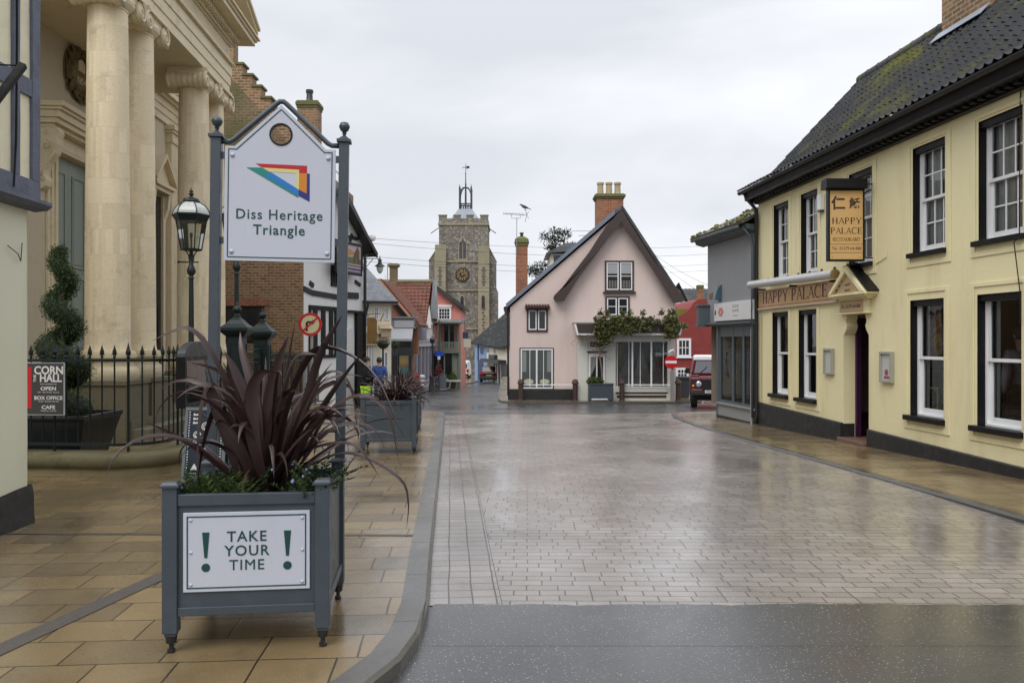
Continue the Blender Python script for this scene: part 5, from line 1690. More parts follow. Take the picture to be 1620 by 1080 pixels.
# ------------------------------------------------------------------ corn hall: portico, wall, door
HF = Face(-8.961, 9.0, -9.873, 23.25)
ch = thing('portico_hall', 'grand limestone hall with paired Ionic columns and a sage door', 'building', (-8.961, 9.0, 0), HF.rz)
def hx(Y):       # local x of a depth along the columns' line
 return (Y - 9.0) / 0.99796
CY = -2.04
ZC = 7.97
for Y in (14.3, 15.5, 18.9, 20.1):
 x = hx(Y) - 0.13
 mb = MB()
 sh_ = [(0.39, 1.43), (0.38, 1.50)] + [(lerp(0.375, 0.33, (t / 10) ** 1.5), lerp(1.55, 7.50, t / 10)) for t in range(11)] + [(0.345, 7.52), (0.345, 7.55)]
 mb.lathe(sh_, 40, (x, CY, 0))
 c = mb.build('column', m_stone, ch, smooth=True, auto=30)
 mb = MB(); mb.lathe([(0.50, 0.92), (0.52, 0.98), (0.52, 1.08), (0.48, 1.13), (0.43, 1.16), (0.41, 1.24), (0.44, 1.27), (0.475, 1.31), (0.475, 1.37), (0.44, 1.425), (0.40, 1.432)], 36, (x, CY, 0))
 mb.build('column_base', m_basestone, c, smooth=True, auto=40)
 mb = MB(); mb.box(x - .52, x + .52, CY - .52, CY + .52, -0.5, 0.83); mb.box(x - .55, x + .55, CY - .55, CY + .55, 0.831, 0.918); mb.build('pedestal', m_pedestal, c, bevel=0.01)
 # Ionic capital: echinus, bolsters ending in volutes, abacus
 mb = MB(); mb.lathe([(0.36, 7.55), (0.43, 7.62), (0.45, 7.68), (0.42, 7.74)], 28, (x, CY, 0))
 mb.box(x - .46, x + .46, CY - .40, CY + .40, 7.741, 7.86)
 mb.box(x - .47, x + .47, CY - .47, CY + .47, 7.861, 7.905); mb.box(x - .44, x + .44, CY - .44, CY + .44, 7.906, ZC)
 cap = mb.build('capital', m_stone_plain, c)
 for s in (-1, 1):
  mb = MB(); bx_ = x + s * 0.42
  # bolster: pinched drum with reeded flanks
  prof = []
  for k in range(25):
   t = k / 24
   r = 0.205 - 0.065 * math.sin(math.pi * t) + 0.012 * math.cos(t * 44)
   prof.append((r, lerp(-0.43, 0.43, t)))
  mb.lathe(prof, 24, M=T(bx_, CY, 7.66, rx=RAD(-90))); mb.build('bolster', m_stone_plain, cap, smooth=True)
 for s in (-1, 1):
  for e in (-1, 1):
   mb = MB(); pts = []
   for k in range(44):
    a = k * 0.36; r = 0.20 * math.exp(-a * 0.155)
    pts.append((x + s * 0.42 + s * r * math.sin(a), CY + e * 0.437, 7.66 + r * math.cos(a)))
   mb.tube(pts, [0.026 * math.exp(-k * .03) for k in range(44)], 6); mb.build('volute', m_stone_plain, cap, smooth=True)
# entablature
EX0, EX1 = hx(13.85) - .13, hx(20.55) - .13
def ring_band(mb, out, z0, z1, xa=EX0, xb=EX1, yb=0.0):
 mb.box(xa - out, xb + out, -2.40 - out, yb, z0, z1)
mb = MB()
ring_band(mb, 0.00, ZC + .0, ZC + .22); ring_band(mb, 0.025, ZC + .221, ZC + .46); ring_band(mb, 0.05, ZC + .461, ZC + .72); ring_band(mb, 0.085, ZC + .721, ZC + .76); ring_band(mb, 0.12, ZC + .761, ZC + .80)
mb.build('architrave', m_stone_plain, ch)
mb = MB(); ring_band(mb, 0.0, ZC + .801, ZC + 1.22); mb.build('frieze', m_stone_plain, ch)
mb = MB(); ring_band(mb, 0.06, ZC + 1.221, ZC + 1.27); ring_band(mb, 0.10, ZC + 1.271, ZC + 1.31); ring_band(mb, 0.14, ZC + 1.311, ZC + 1.44)
ring_band(mb, 0.52, ZC + 1.44, ZC + 1.55); ring_band(mb, 0.57, ZC + 1.551, ZC + 1.61); ring_band(mb, 0.63, ZC + 1.611, ZC + 1.66)
mb.build('cornice', m_stone_plain, ch, bevel=0.006)
mb = MB()
n = int((EX1 - EX0) / 0.15)
for i in range(n + 2):
 x = EX0 - .12 + i * 0.15
 mb = MB(); mb.box(x, x + .085, -2.40 - .25, -2.40 - .141, ZC + 1.315, ZC + 1.435); mb.build('dentil', m_stone_plain, ch)
for i in range(16):
 y = -2.5 + i * 0.15
 mb = MB(); mb.box(EX1 + .141, EX1 + .25, y, y + .085, ZC + 1.315, ZC + 1.435); mb.build('dentil', m_stone_plain, ch)
mb = MB()
for i in range(int((EX1 - EX0) / 0.1)):
 x = EX0 - .05 + i * 0.1
 mb.ball((x, -2.40 - .115, ZC + .745), .04, 6, 5, (1, .6, 1)); mb.ball((x, -2.40 - .10, ZC + 1.285), .045, 6, 5, (1, .6, 1))
mb.build('egg_moulding', m_stone_plain, ch, smooth=True)
# pediment
pm = (EX0 + EX1) / 2; pe = EX1 + .63; ps_ = EX0 - .63; z0 = ZC + 1.66
rise = (pe - pm) * 0.36
mb = MB(); mb.prism([(EX0, z0), (EX1, z0), (pm, z0 + (EX1 - pm) * .36)], -2.40, -.0); mb.build('tympanum', m_stone_plain, ch)
mb = MB()
for (o1, t0, t1) in ((.63, .22, .30), (.57, .12, .219), (.18, .0, .119)):
 for s, e in ((1, pe), (-1, ps_)):
  mb.prism([(e - s * .0, z0 + t0 + .001), (e, z0 + t1), (pm, z0 + rise + t1), (pm, z0 + rise + t0 + .001)], -2.40 - o1, -.0)
mb.build('raking_cornice', m_stone_plain, ch)
# portico ceiling and wall
HL = HF.len
dop = (HF.x(84), HF.x(84) + 1.75, 0.28, 5.52)
mb = MB()
wall_open(mb, -1, HL, -0.6, 8.3, [dop], 0.0)
mb.box(EX0, EX1, -2.39, -.002, ZC + .003, ZC + .02)
mb.face([(HL, 0, -.6), (HL, 9, -.6), (HL, 9, 9.2), (HL, 0, 8.3)])
mb.face([(HL, 0, 8.3), (HL, 9, 9.2), (-1, 9, 9.2), (-1, 0, 8.3)])
mb.build('wall', m_hallwall, ch, recalc=False)
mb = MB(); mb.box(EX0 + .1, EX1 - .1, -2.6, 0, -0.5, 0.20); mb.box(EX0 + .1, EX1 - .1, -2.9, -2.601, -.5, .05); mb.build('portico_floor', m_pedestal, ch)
# wall entablature and end pilaster
mb = MB()
for (out, a, b) in ((.06, 7.75, 7.95), (.09, 7.951, 8.15), (.12, 8.151, 8.35), (.22, 8.351, 8.42), (.32, 8.421, 8.55)):
 mb.box(EX1 + .13, HL + out, -out, -.001, a, b)
mb.build('wall_entablature', m_stone_plain, ch)
for xa in (HL - .62,):
 mb = MB(); mb.box(xa, xa + .55, -.16, -.001, .3, 7.25); mb.box(xa - .03, xa + .58, -.20, -.001, 7.251, 7.36); mb.box(xa - .06, xa + .61, -.24, -.001, 7.52, 7.6); mb.box(xa - .10, xa + .65, -.28, -.001, 7.601, 7.74); mb.box(xa - .02, xa + .57, -.19, -.001, 7.361, 7.519); mb.build('pilaster', m_stone_plain, ch, bevel=.008)
# pedimented window in the end bay
nx = HF.x(262, -.3)
mb = MB(); mb.box(nx - .72, nx + .72, -.34, -.001, 5.80, 5.90); mb.box(nx - .66, nx + .66, -.26, -.001, 5.68, 5.799)
mb.prism([(nx - .72, 5.901), (nx + .72, 5.901), (nx, 6.62)], -.2, -.001)
for s in (-1, 1):
 mb.prism([(nx + s * .74, 5.902), (nx + s * .74, 5.99), (nx, 6.73), (nx, 6.60)], -.36, -.02)
mb.box(nx - .55, nx - .40, -.10, -.001, .9, 5.679); mb.box(nx + .40, nx + .55, -.10, -.001, .9, 5.679)
mb.prism([(-.001, 5.679), (-.24, 5.679), (-.20, 5.3), (-.10, 5.0), (-.06, 4.8), (-.001, 4.75)], nx - .62, nx - .44, 'x'); mb.prism([(-.001, 5.679), (-.24, 5.679), (-.20, 5.3), (-.10, 5.0), (-.06, 4.8), (-.001, 4.75)], nx + .44, nx + .62, 'x')
wn = mb.build('pedimented_window', m_stone_plain, ch, bevel=.006)
mb = MB(); mb.box(nx - .39, nx + .39, -.03, -.001, 1.0, 5.6); mb.build('pane', m_darkpane, wn)
# doorway: architrave, hood on scrolled consoles
x0, x1 = dop[0], dop[1]
mb = MB()
for (a, b, d) in ((.30, .20, .05), (.199, .10, .08), (.099, .0, .11)):
 mb.box(x0 - a, x0 - b, -d, -.001, .28, 5.52 + a); mb.box(x1 + b, x1 + a, -d, -.001, .28, 5.52 + a); mb.box(x0 - b + .001, x1 + b - .001, -d, -.001, 5.52 + b, 5.52 + a)
arch = mb.build('door_architrave', m_stone_plain, ch, bevel=.006)
mb = MB()
mb.box(x0 - .42, x1 + .42, -.12, -.001, 5.85, 6.12)
mb.box(x0 - .66, x1 + .66, -.40, -.001, 6.20, 6.30); mb.box(x0 - .70, x1 + .70, -.46, -.001, 6.301, 6.44); mb.box(x0 - .74, x1 + .74, -.52, -.001, 6.441, 6.50); mb.box(x0 - .78, x1 + .78, -.58, -.001, 6.501, 6.60); mb.box(x0 - .60, x1 + .60, -.30, -.001, 6.121, 6.199)
mb.bm.transform(T(0, 0, -.27)); mb.build('door_hood', m_stone_plain, ch, bevel=.008)
for s, cxx in ((-1, x0 - .48), (1, x1 + .48)):
 mb = MB()
 prof = [(-.001, 6.119), (-.38, 6.119), (-.41, 6.02), (-.37, 5.90), (-.38, 5.78), (-.33, 5.60), (-.20, 5.42), (-.14, 5.28), (-.13, 5.18), (-.17, 5.08), (-.15, 4.96), (-.07, 4.90), (-.001, 4.90)]
 mb.prism(prof, cxx - .12, cxx + .12, 'x')
 mb.bm.transform(T(0, 0, -.27)); con = mb.build('console', m_stone_plain, ch, bevel=.012)
 mb = MB()
 for e in (-1, 1):
  for (cy_, cz_, R_) in ((-.17, 5.76, .11), (-.10, 5.10, .06), (-.16, 6.02, .05)):
   mb.tube([(cxx + e * .125, cy_ - R_ * math.exp(-k * .07) * math.sin(k * .45), cz_ + R_ * math.exp(-k * .07) * math.cos(k * .45)) for k in range(26)], .016, 5)
  mb.tube([(cxx + e * .125, -.26, 5.66), (cxx + e * .125, -.19, 5.48), (cxx + e * .125, -.11, 5.3), (cxx + e * .125, -.06, 5.16)], .016, 5)
 mb.bm.transform(T(0, 0, -.27)); mb.build('carved_scroll', m_stone_plain, con, smooth=True)
mb = MB()
dm = (x0 + x1) / 2
for a, b in ((x0 + .01, dm - .004), (dm + .004, x1 - .01)):
 mb.box(a, b, .12, .18, .29, 5.5)
 for (za, zb) in ((.55, 1.5), (1.7, 3.0), (3.2, 5.2)):
  mb.frame(a + .14, b - .14, za, zb, .04, .095, .119)
  mb.box(a + .22, b - .22, .105, .119, za + .08, zb - .08)
mb.build('door', m_door, ch, bevel=.005)
mb = MB(); reveal(mb, dop, 0, .2); mb.build('door_reveal', m_stone_plain, ch, recalc=False)
# coat of arms medallion: a wreath round a shield
mx_, mz_ = HF.x(121), HF.z(121, 118)
mb = MB(); rnd = random.Random(3)
mb.lathe([(0.40, 0), (0.40, .06), (0.30, .09), (0.1, .10)], 24, M=T(mx_, -.001, mz_, rx=RAD(90)))
mb.lathe([(0.60, 0), (0.60, .03), (0.40, .045)], 28, M=T(mx_, -.0, mz_, rx=RAD(90)))
md_ = mb.build('medallion', plain('dark_carved_stone', (0.20, 0.15, 0.07), .85, .35, 6, .4, 40), ch, smooth=True, auto=40)
mb = MB()
for k in range(150):
 a = k * .42 * 1.0; r = rnd.uniform(.36, .60)
 c = Vector((mx_ + r * math.cos(a), -.06 - rnd.uniform(0, .05), mz_ + r * math.sin(a)))
 mb.ball(c, rnd.uniform(.035, .06), 6, 5, (1.5 * abs(math.sin(a)) + .5, .6, 1.5 * abs(math.cos(a)) + .5))
mb.build('carved_wreath', plain('weathered_wreath', (0.14, 0.10, 0.05), .9, .4, 8), md_, smooth=True)
mb = MB(); mb.text('1854', .20, T(mx_, -.105, mz_ - .16), .006); mb.prism([(mx_ - .14, mz_ + .05), (mx_ + .14, mz_ + .05), (mx_ + .14, mz_ + .25), (mx_, mz_ + .33), (mx_ - .14, mz_ + .25)], -.12, -.1); mb.build('date_carving', m_stone_plain, md_)
# banner hung on the wall between the columns
bn = thing('wall_banner', 'narrow many coloured banner on the hall wall behind the columns', 'banner', tuple(ch.matrix_basis @ Vector((HF.x(206) - .35, 0, 2.2))), HF.rz)
mb = MB(); mb.box(0, .8, -.06, -.03, 0, 4.9); mb.build('cloth', flat('banner_black', (.03, .03, .035)), bn)
rnd = random.Random(6)
for k in range(14):
 mb = MB(); mb.box(.04, .76, -.064, -.0605, .1 + k * .34, .36 + k * .34); mb.build('colour_panel', flat('banner_tint', rnd.choice([(.5, .4, .03), (.35, .04, .1), (.04, .25, .3), (.4, .4, .4), (.12, .05, .25), (.45, .12, .04)])), bn)

# ------------------------------------------------------------------ enclosure wall, railings, gate piers
KP = [(-7.2, 9.88), (-6.6, 9.88), (-6.2, 9.87), (-5.8, 9.83), (-5.4, 9.77), (-5.0, 9.73), (-4.8, 9.755), (-4.62, 9.83), (-4.46, 9.97), (-4.36, 10.16), (-4.315, 10.4), (-4.33, 10.7), (-4.37, 11.3), (-4.42, 12.1), (-4.462, 12.75)]
KP2 = [(-4.575, 14.75), (-4.70, 16.5), (-4.83, 18.5), (-5.02, 21.5)]
def offset_path(path, d):
 out = []
 n = len(path)
 for i in range(n):
  a = Vector(path[max(0, i - 1)]); b = Vector(path[min(n - 1, i + 1)])
  t = (b - a).normalized(); o_ = Vector((t.y, -t.x))
  out.append((path[i][0] + o_.x * d, path[i][1] + o_.y * d))
 return out
ew = thing('enclosure_wall', 'low mossy stone kerb wall with rounded corner below the hall railings', 'wall', (-4.6, 9.9, 0))
def world_build(mb, name, mat, parent, **k):
 mb.bm.transform(Matrix.Translation(-Vector(parent.location)))
 return mb.build(name, mat, parent, **k)
for path in (KP, KP2):
 pz3 = [(x, y, P(y)) for x, y in path]
 mb = MB(); mb.sweep(pz3, [(-.45, -.3), (0, -.3), (0, .10), (-.45, .10)]); world_build(mb, 'base_course', m_mosspale, ew)
 mb = MB(); mb.sweep(pz3, [(-.45, .101), (.03, .101), (.055, .13), (.06, .18), (.045, .235), (.01, .265), (-.06, .28), (-.40, .27), (-.45, .24)]); world_build(mb, 'coping', m_mossstone, ew, smooth=True, auto=40)
def railing(path, label, first=False):
 rp = offset_path(path, -.2)
 r = thing('railings', label, 'railings', (rp[len(rp) // 2][0], rp[len(rp) // 2][1], 0), 0, 'iron railings before the hall')
 # even spacing
 L = [0]
 for a, b in zip(rp, rp[1:]):
  L.append(L[-1] + (Vector(b) - Vector(a)).length)
 def at(s):
  for i in range(len(rp) - 1):
   if s <= L[i + 1]:
    t = (s - L[i]) / (L[i + 1] - L[i]); return Vector((lerp(rp[i][0], rp[i + 1][0], t), lerp(rp[i][1], rp[i + 1][1], t), 0))
  return Vector((*rp[-1], 0))
 N = int(L[-1] / 0.158)
 rails = {}
 for nm, zz, h in (('top_rail', 1.355, .036), ('bottom_rail', .305, .036)):
  mb = MB(); mb.sweep([(*at(L[-1] * i / (N * 2))[:2], P(at(L[-1] * i / (N * 2)).y) + .05) for i in range(N * 2 + 1)], [(-.016, zz), (.016, zz), (.016, zz + h), (-.016, zz + h)])
  rails[nm] = world_build(mb, nm, m_iron, r)
 for i in range(N + 1):
  p = at(L[-1] * i / N); zb = P(p.y) + .05
  main = i % 6 == 3
  mb = MB()
  rr = .017 if main else .0105
  mb.lathe([(rr, .20 if main else .30), (rr, 1.40), (rr * 1.2, 1.405)], 8, (p.x, p.y, zb))
  k = 1.25 if main else 1.0
  mb.lathe([(.012 * k, 1.405), (.022 * k, 1.42), (.012 * k, 1.437), (.020 * k, 1.455), (.028 * k, 1.475), (.017 * k, 1.51), (.002, 1.565 + .03 * (k - 1) * 4)], 8, (p.x, p.y, zb))
  t = at(min(L[-1], L[-1] * i / N + .02)) - at(max(0, L[-1] * i / N - .02)); t.normalize()
  for s in (-1, 1):
   mb.tube([(p.x, p.y, zb + 1.43), (p.x + s * t.x * .028, p.y + s * t.y * .028, zb + 1.455), (p.x + s * t.x * .034, p.y + s * t.y * .034, zb + 1.435)], [.008, .007, .003], 5)
  world_build(mb, 'spear_bar', m_iron, r, smooth=True, auto=40)
 return r
railing(KP, 'dark green spear topped railings round the curved corner of the hall forecourt')
railing(KP2, 'dark green spear topped railings beyond the two iron gate piers')
def pier(x, y, label):
 r = thing('gate_pier', label, 'gate pier', (x, y, P(y)), RAD(3.7), 'iron gate piers before the hall')
 mb = MB(); mb.box(-.125, .125, -.125, .125, 0.0, 1.80); mb.box(-.16, .16, -.16, .16, 0, .3); mb.build('shaft', m_iron, r, bevel=.01)
 for k in range(4):
  mb = MB(); mb.frame(-.095, .095, .4, 1.7, .02, -.137, -.126); mb.bm.transform(Matrix.Rotation(k * math.pi / 2, 4, 'Z')); mb.build('raised_panel', m_iron, r)
 q = math.sqrt(2)
 mb = MB(); mb.lathe([(.14 * q, 1.80), (.17 * q, 1.83), (.20 * q, 1.86), (.22 * q, 1.90), (.22 * q, 1.945), (.20 * q, 1.96), (.15 * q, 2.0), (.10 * q, 2.06), (.055 * q, 2.10), (.05 * q, 2.12)], 4, a0=RAD(45)); c = mb.build('cap', m_iron, r, bevel=.004)
 mb = MB(); mb.lathe([(.05, 2.12), (.07, 2.135), (.045, 2.15), (.03, 2.17), (.055, 2.19), (.075, 2.225), (.07, 2.26), (.045, 2.285), (.025, 2.30), (.03, 2.32), (.012, 2.35), (.004, 2.375)], 16); mb.build('finial', m_iron, c, smooth=True)
 return r
pier(-4.467, 12.94, 'dark green iron gate pier nearer the lamp post')
pier(-4.572, 14.59, 'dark green iron gate pier farther along the railings')
gt = thing('forecourt_gate', 'dark iron gate with ornate top band between the two piers', 'gate', (-4.52, 13.76, P(13.8)), RAD(93.7))
mb = MB(); mb.frame(-.68, .68, .25, 1.62, .03, -.015, .015); mb.box(-.65, .65, -.012, .012, 1.36, 1.385); gfr = mb.build('gate_frame', m_iron, gt)
for i in range(11):
 x = -.58 + i * .116
 mb = MB(); mb.tube([(x, 0, .28), (x, 0, 1.36)], .009, 6); mb.build('bar', m_iron, gt)
mb = MB()
for i in range(11):
 x = -.58 + i * .116
 mb.tube([(x + .05 * math.cos(a * .63), 0, 1.49 + .05 * math.sin(a * .63)) for a in range(11)], .008, 5)
mb.build('scroll_band', m_iron, gfr)

# ------------------------------------------------------------------ gas-style lamp posts
def lamp(x, y, label):
 r = thing('lamp_post', label, 'lamp post', (x, y, P(y)), RAD(8), 'dark green lamp posts before the hall')
 mb = MB(); mb.lathe([(.10, 0), (.10, .25), (.075, .28), (.07, .6), (.055, .65), (.048, .9), (.058, .93), (.042, .97), (.036, 2.0), (.030, 2.55), (.050, 2.56), (.030, 2.58), (.030, 2.60), (.055, 2.63), (.062, 2.67), (.045, 2.72), (.030, 2.75), (.026, 2.93)], 16); po = mb.build('post', m_iron, r, smooth=True, auto=45)
 mb = MB(); mb.tube([(-.16, 0, 2.785), (.10, 0, 2.785)], .011, 6); mb.ball((-.17, 0, 2.785), .02, 8, 6); mb.build('ladder_bar', m_iron, po, smooth=True)
 mb = MB()
 for k in range(4):
  a = k * math.pi / 2 + .4; c, s = math.cos(a), math.sin(a)
  mb.tube([(.026 * c, .026 * s, 2.80), (.035 * c, .035 * s, 2.88), (.07 * c, .07 * s, 2.94), (.125 * c, .125 * s, 2.965)], .009, 5)
 mb.build('cradle', m_iron, po)
 b0, b1, b2 = 2.965, 3.36, 3.43
 n = 6
 lan = MB()
 lan.lathe([(.145, b0 - .02), (.15, b0), (.10, b0 + .005)], n)
 for k in range(n):
  a = 2 * math.pi * k / n; c, s = math.cos(a), math.sin(a)
  lan.tube([(.14 * c, .14 * s, b0), (.205 * c, .205 * s, b1)], .009, 5)
  lan.tube([(.25 * c * math.cos(t), .25 * s * math.cos(t), b2 + .205 * math.sin(t)) for t in (0, .25, .5, .75, 1.0, 1.2)], .009, 5)
 lan.lathe([(.205, b1 - .015), (.215, b1), (.245, b2 - .02), (.262, b2 - .005), (.262, b2 + .012), (.24, b2 + .018), (.205, b1 + .01)], n)
 lan.lathe([(.10, 3.615), (.115, 3.63), (.10, 3.665), (.075, 3.67), (.03, 3.69), (.018, 3.71), (.04, 3.73), (.02, 3.75), (.028, 3.77), (.008, 3.80), (.002, 3.83)], 12)
 lh = lan.build('lantern', m_iron, r)
 mb = MB(); mb.lathe([(.138, b0 + .003), (.203, b1 - .003)], n); mb.build('glass', m_glass, lh)
 mb = MB(); mb.lathe([(.248, b2 + .015)] + [(.248 * math.cos(t), b2 + .203 * math.sin(t)) for t in (.12, .25, .5, .75, 1.0, 1.18)], n); mb.build('dome_glass', flat('milky_dome_glass', (.42, .44, .42), .25), lh)
 mb = MB(); mb.lathe([(.012, b0), (.012, b0 + .16), (.02, b0 + .165), (.02, b0 + .22), (.004, b0 + .23)], 8); mb.build('burner', m_iron, lh)
 return r
lamp(-4.47, 11.1, 'dark green lamp post with glass lantern standing before the third stone column')
l2 = lamp(-4.64, 13.42, 'dark green lamp post behind the gate pier, lantern hidden by the town sign')
l2.scale = (1.12, 1.12, 1.12)

# ------------------------------------------------------------------ boards and planting by the railings
cb = thing('hall_notice_sign', 'charcoal sign with red stripe and white lettering tied to the railings', 'sign', (-5.735, 9.80, 1.02), RAD(-3.5))
mb = MB(); mb.box(-.245, .235, -.012, 0, -.315, .31); bd = mb.build('board', flat('charcoal_board', (.045, .045, .047), .5), cb)
mb = MB(); mb.frame(-.262, .243, -.325, .32, .008, -.014, .003); mb.build('edge_trim', flat('pale_trim', (.45, .46, .45)), cb)
mb = MB(); mb.box(-.238, -.175, -.0135, -.0122, -.24, .27); mb.build('red_stripe', flat('sign_red', (.55, .01, .02)), bd)
ink = flat('sign_white_ink', (.72, .72, .7))
mb = MB(); mb.text('CORN', .135, T(.045, -.0132, .222), .0008, offset=.0035, sx=.96); mb.build('lettering', ink, bd)
mb = MB(); mb.text('HALL', .135, T(.068, -.0132, .127), .0008, offset=.0035, sx=.88); mb.build('lettering', ink, bd)
mb = MB(); mb.text('THE', .045, T(-.131, -.0132, .127) @ Matrix.Rotation(RAD(-90), 4, 'Y'), .0008, offset=.001, sx=1.1); mb.build('lettering', ink, bd)
mb = MB(); mb.text('www.cornhall.co.uk', .026, T(.04, -.0132, .058), .0006); mb.build('lettering', ink, bd)
mb = MB(); mb.text('OPEN', .062, T(.04, -.0132, .0), .0008, offset=.0015, sx=1.25); mb.build('lettering', ink, bd)
mb = MB(); mb.text('10am - 4pm Monday - Saturday', .022, T(.04, -.0132, -.042), .0006); mb.build('lettering', ink, bd)
mb = MB(); mb.text('BOX OFFICE', .062, T(.04, -.0132, -.115), .0008, offset=.0015, sx=1.05); mb.build('lettering', ink, bd)
mb = MB(); mb.text('Tuesday - Saturday 10am-4pm', .022, T(.04, -.0132, -.155), .0006); mb.build('lettering', ink, bd)
mb = MB(); mb.text('CAFE', .062, T(.04, -.0132, -.23), .0008, offset=.0015, sx=1.2); mb.build('lettering', ink, bd)
mb = MB(); mb.text('Wednesday - Saturday', .022, T(.04, -.0132, -.27), .0006); mb.build('lettering', ink, bd)

pb = thing('trough_planter', 'large black tapered planter behind the hall railings', 'planter', (-6.02, 10.75, .0))
mb = MB(); q = math.sqrt(2)
mb.lathe([(.36 * q, .0), (.50 * q, .56), (.52 * q, .60), (.52 * q, .64), (.46 * q, .64), (.45 * q, .55)], 4, a0=RAD(45)); mb.build('body', flat('black_planter', (.012, .014, .017), .35), pb, bevel=.01)
mb = MB(); mb.box(-.44, .44, -.44, .44, .54, .57); mb.build('soil', m_soil, pb)
tp = thing('topiary_tree', 'clipped spiral topiary in the black planter behind the railings', 'tree', (-6.09, 10.78, .56))
mb = MB(); mb.tube([(0, 0, 0), (.01, 0, 1.2), (0, 0, 2.25)], [.03, .025, .012], 8); mb.build('trunk', m_bark, tp)
mb = MB(); rnd = random.Random(21)
def leaflet(mb, p, ln, w, d=None):
 d = d or Vector((rnd.gauss(0, 1), rnd.gauss(0, 1), rnd.gauss(0, 1))).normalized()
 s = d.cross(Vector((rnd.gauss(0, 1), rnd.gauss(0, 1), rnd.gauss(0, 1)))).normalized() * w
 mb.face([p - s * .3, p + d * ln * .5 - s, p + d * ln, p + d * ln * .5 + s])
TURN = 3.6
for k in range(21000):
 u = rnd.random() ** 1.25            # 0 bottom .. 1 top
 a = 2 * math.pi * TURN * u + 0.2
 R_ = lerp(.25, .045, u ** 0.9); tube = lerp(.235, .105, u)
 c = Vector((R_ * math.cos(-a), R_ * math.sin(-a), lerp(.12, 2.27, u)))
 d = Vector((rnd.gauss(0, 1), rnd.gauss(0, 1), rnd.gauss(0, 1))).normalized()
 p = c + d * tube * rnd.uniform(.6, 1.08) * (1 + .15 * mnoise.noise(c * 4 + d))
 leaflet(mb, p, rnd.uniform(.02, .042), .007, (d + Vector((rnd.gauss(0, .7), rnd.gauss(0, .7), rnd.gauss(0, .7)))).normalized())
mb.build('foliage', m_leaf_topiary, tp, recalc=False)
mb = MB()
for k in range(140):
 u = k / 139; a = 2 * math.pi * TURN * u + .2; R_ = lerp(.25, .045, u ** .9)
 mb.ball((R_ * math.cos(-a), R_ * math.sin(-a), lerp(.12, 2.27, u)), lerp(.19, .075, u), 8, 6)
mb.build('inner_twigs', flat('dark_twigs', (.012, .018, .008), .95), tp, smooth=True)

# framed notice board on the railings
NA = Vector((-3.59 - .064 * 10.2, 10.2)); NB = Vector((-3.59 - .064 * 11.3, 11.3))
NF = Face(NA.x, NA.y, NB.x, NB.y)
nbd = thing('notice_board', 'arched black notice board with glazed posters on the hall railings', 'notice board', (NA.x, NA.y, 0), NF.rz)
w_ = NF.len
mb = MB(); mb.frame(0, w_, .74, 1.40, .05, -.06, .06); mb.box(.05, w_ - .05, .0, .06, .79, 1.35); cf = mb.build('case', m_black, nbd)
mb = MB(); mb.prism([(0, 1.401)] + [(w_ / 2 - w_ / 2 * math.cos(RAD(t)), 1.401 + .20 * math.sin(RAD(t))) for t in range(0, 181, 12)] + [(w_, 1.401)], -.05, .05); mb.build('arched_head', flat('charcoal_head', (.03, .033, .036)), nbd)
rnd = random.Random(12)
for i in range(7):
 for j in range(3):
  x, z = .08 + i * (w_ - .16) / 7, .81 + j * .18
  mb = MB(); hh = rnd.uniform(.12, .165); mb.box(x, x + rnd.uniform(.08, .115), -.008, -.001, z, z + hh)
  mb.build('leaflet', flat('leaflet_print', rnd.choice([(.5, .5, .5), (.35, .4, .5), (.5, .42, .2), (.25, .35, .3), (.55, .5, .45), (.1, .15, .3), (.4, .15, .12)])), nbd)
mb = MB(); mb.box(.05, w_ - .05, -.035, -.030, .79, 1.35); mb.build('glass', m_glass, cf)

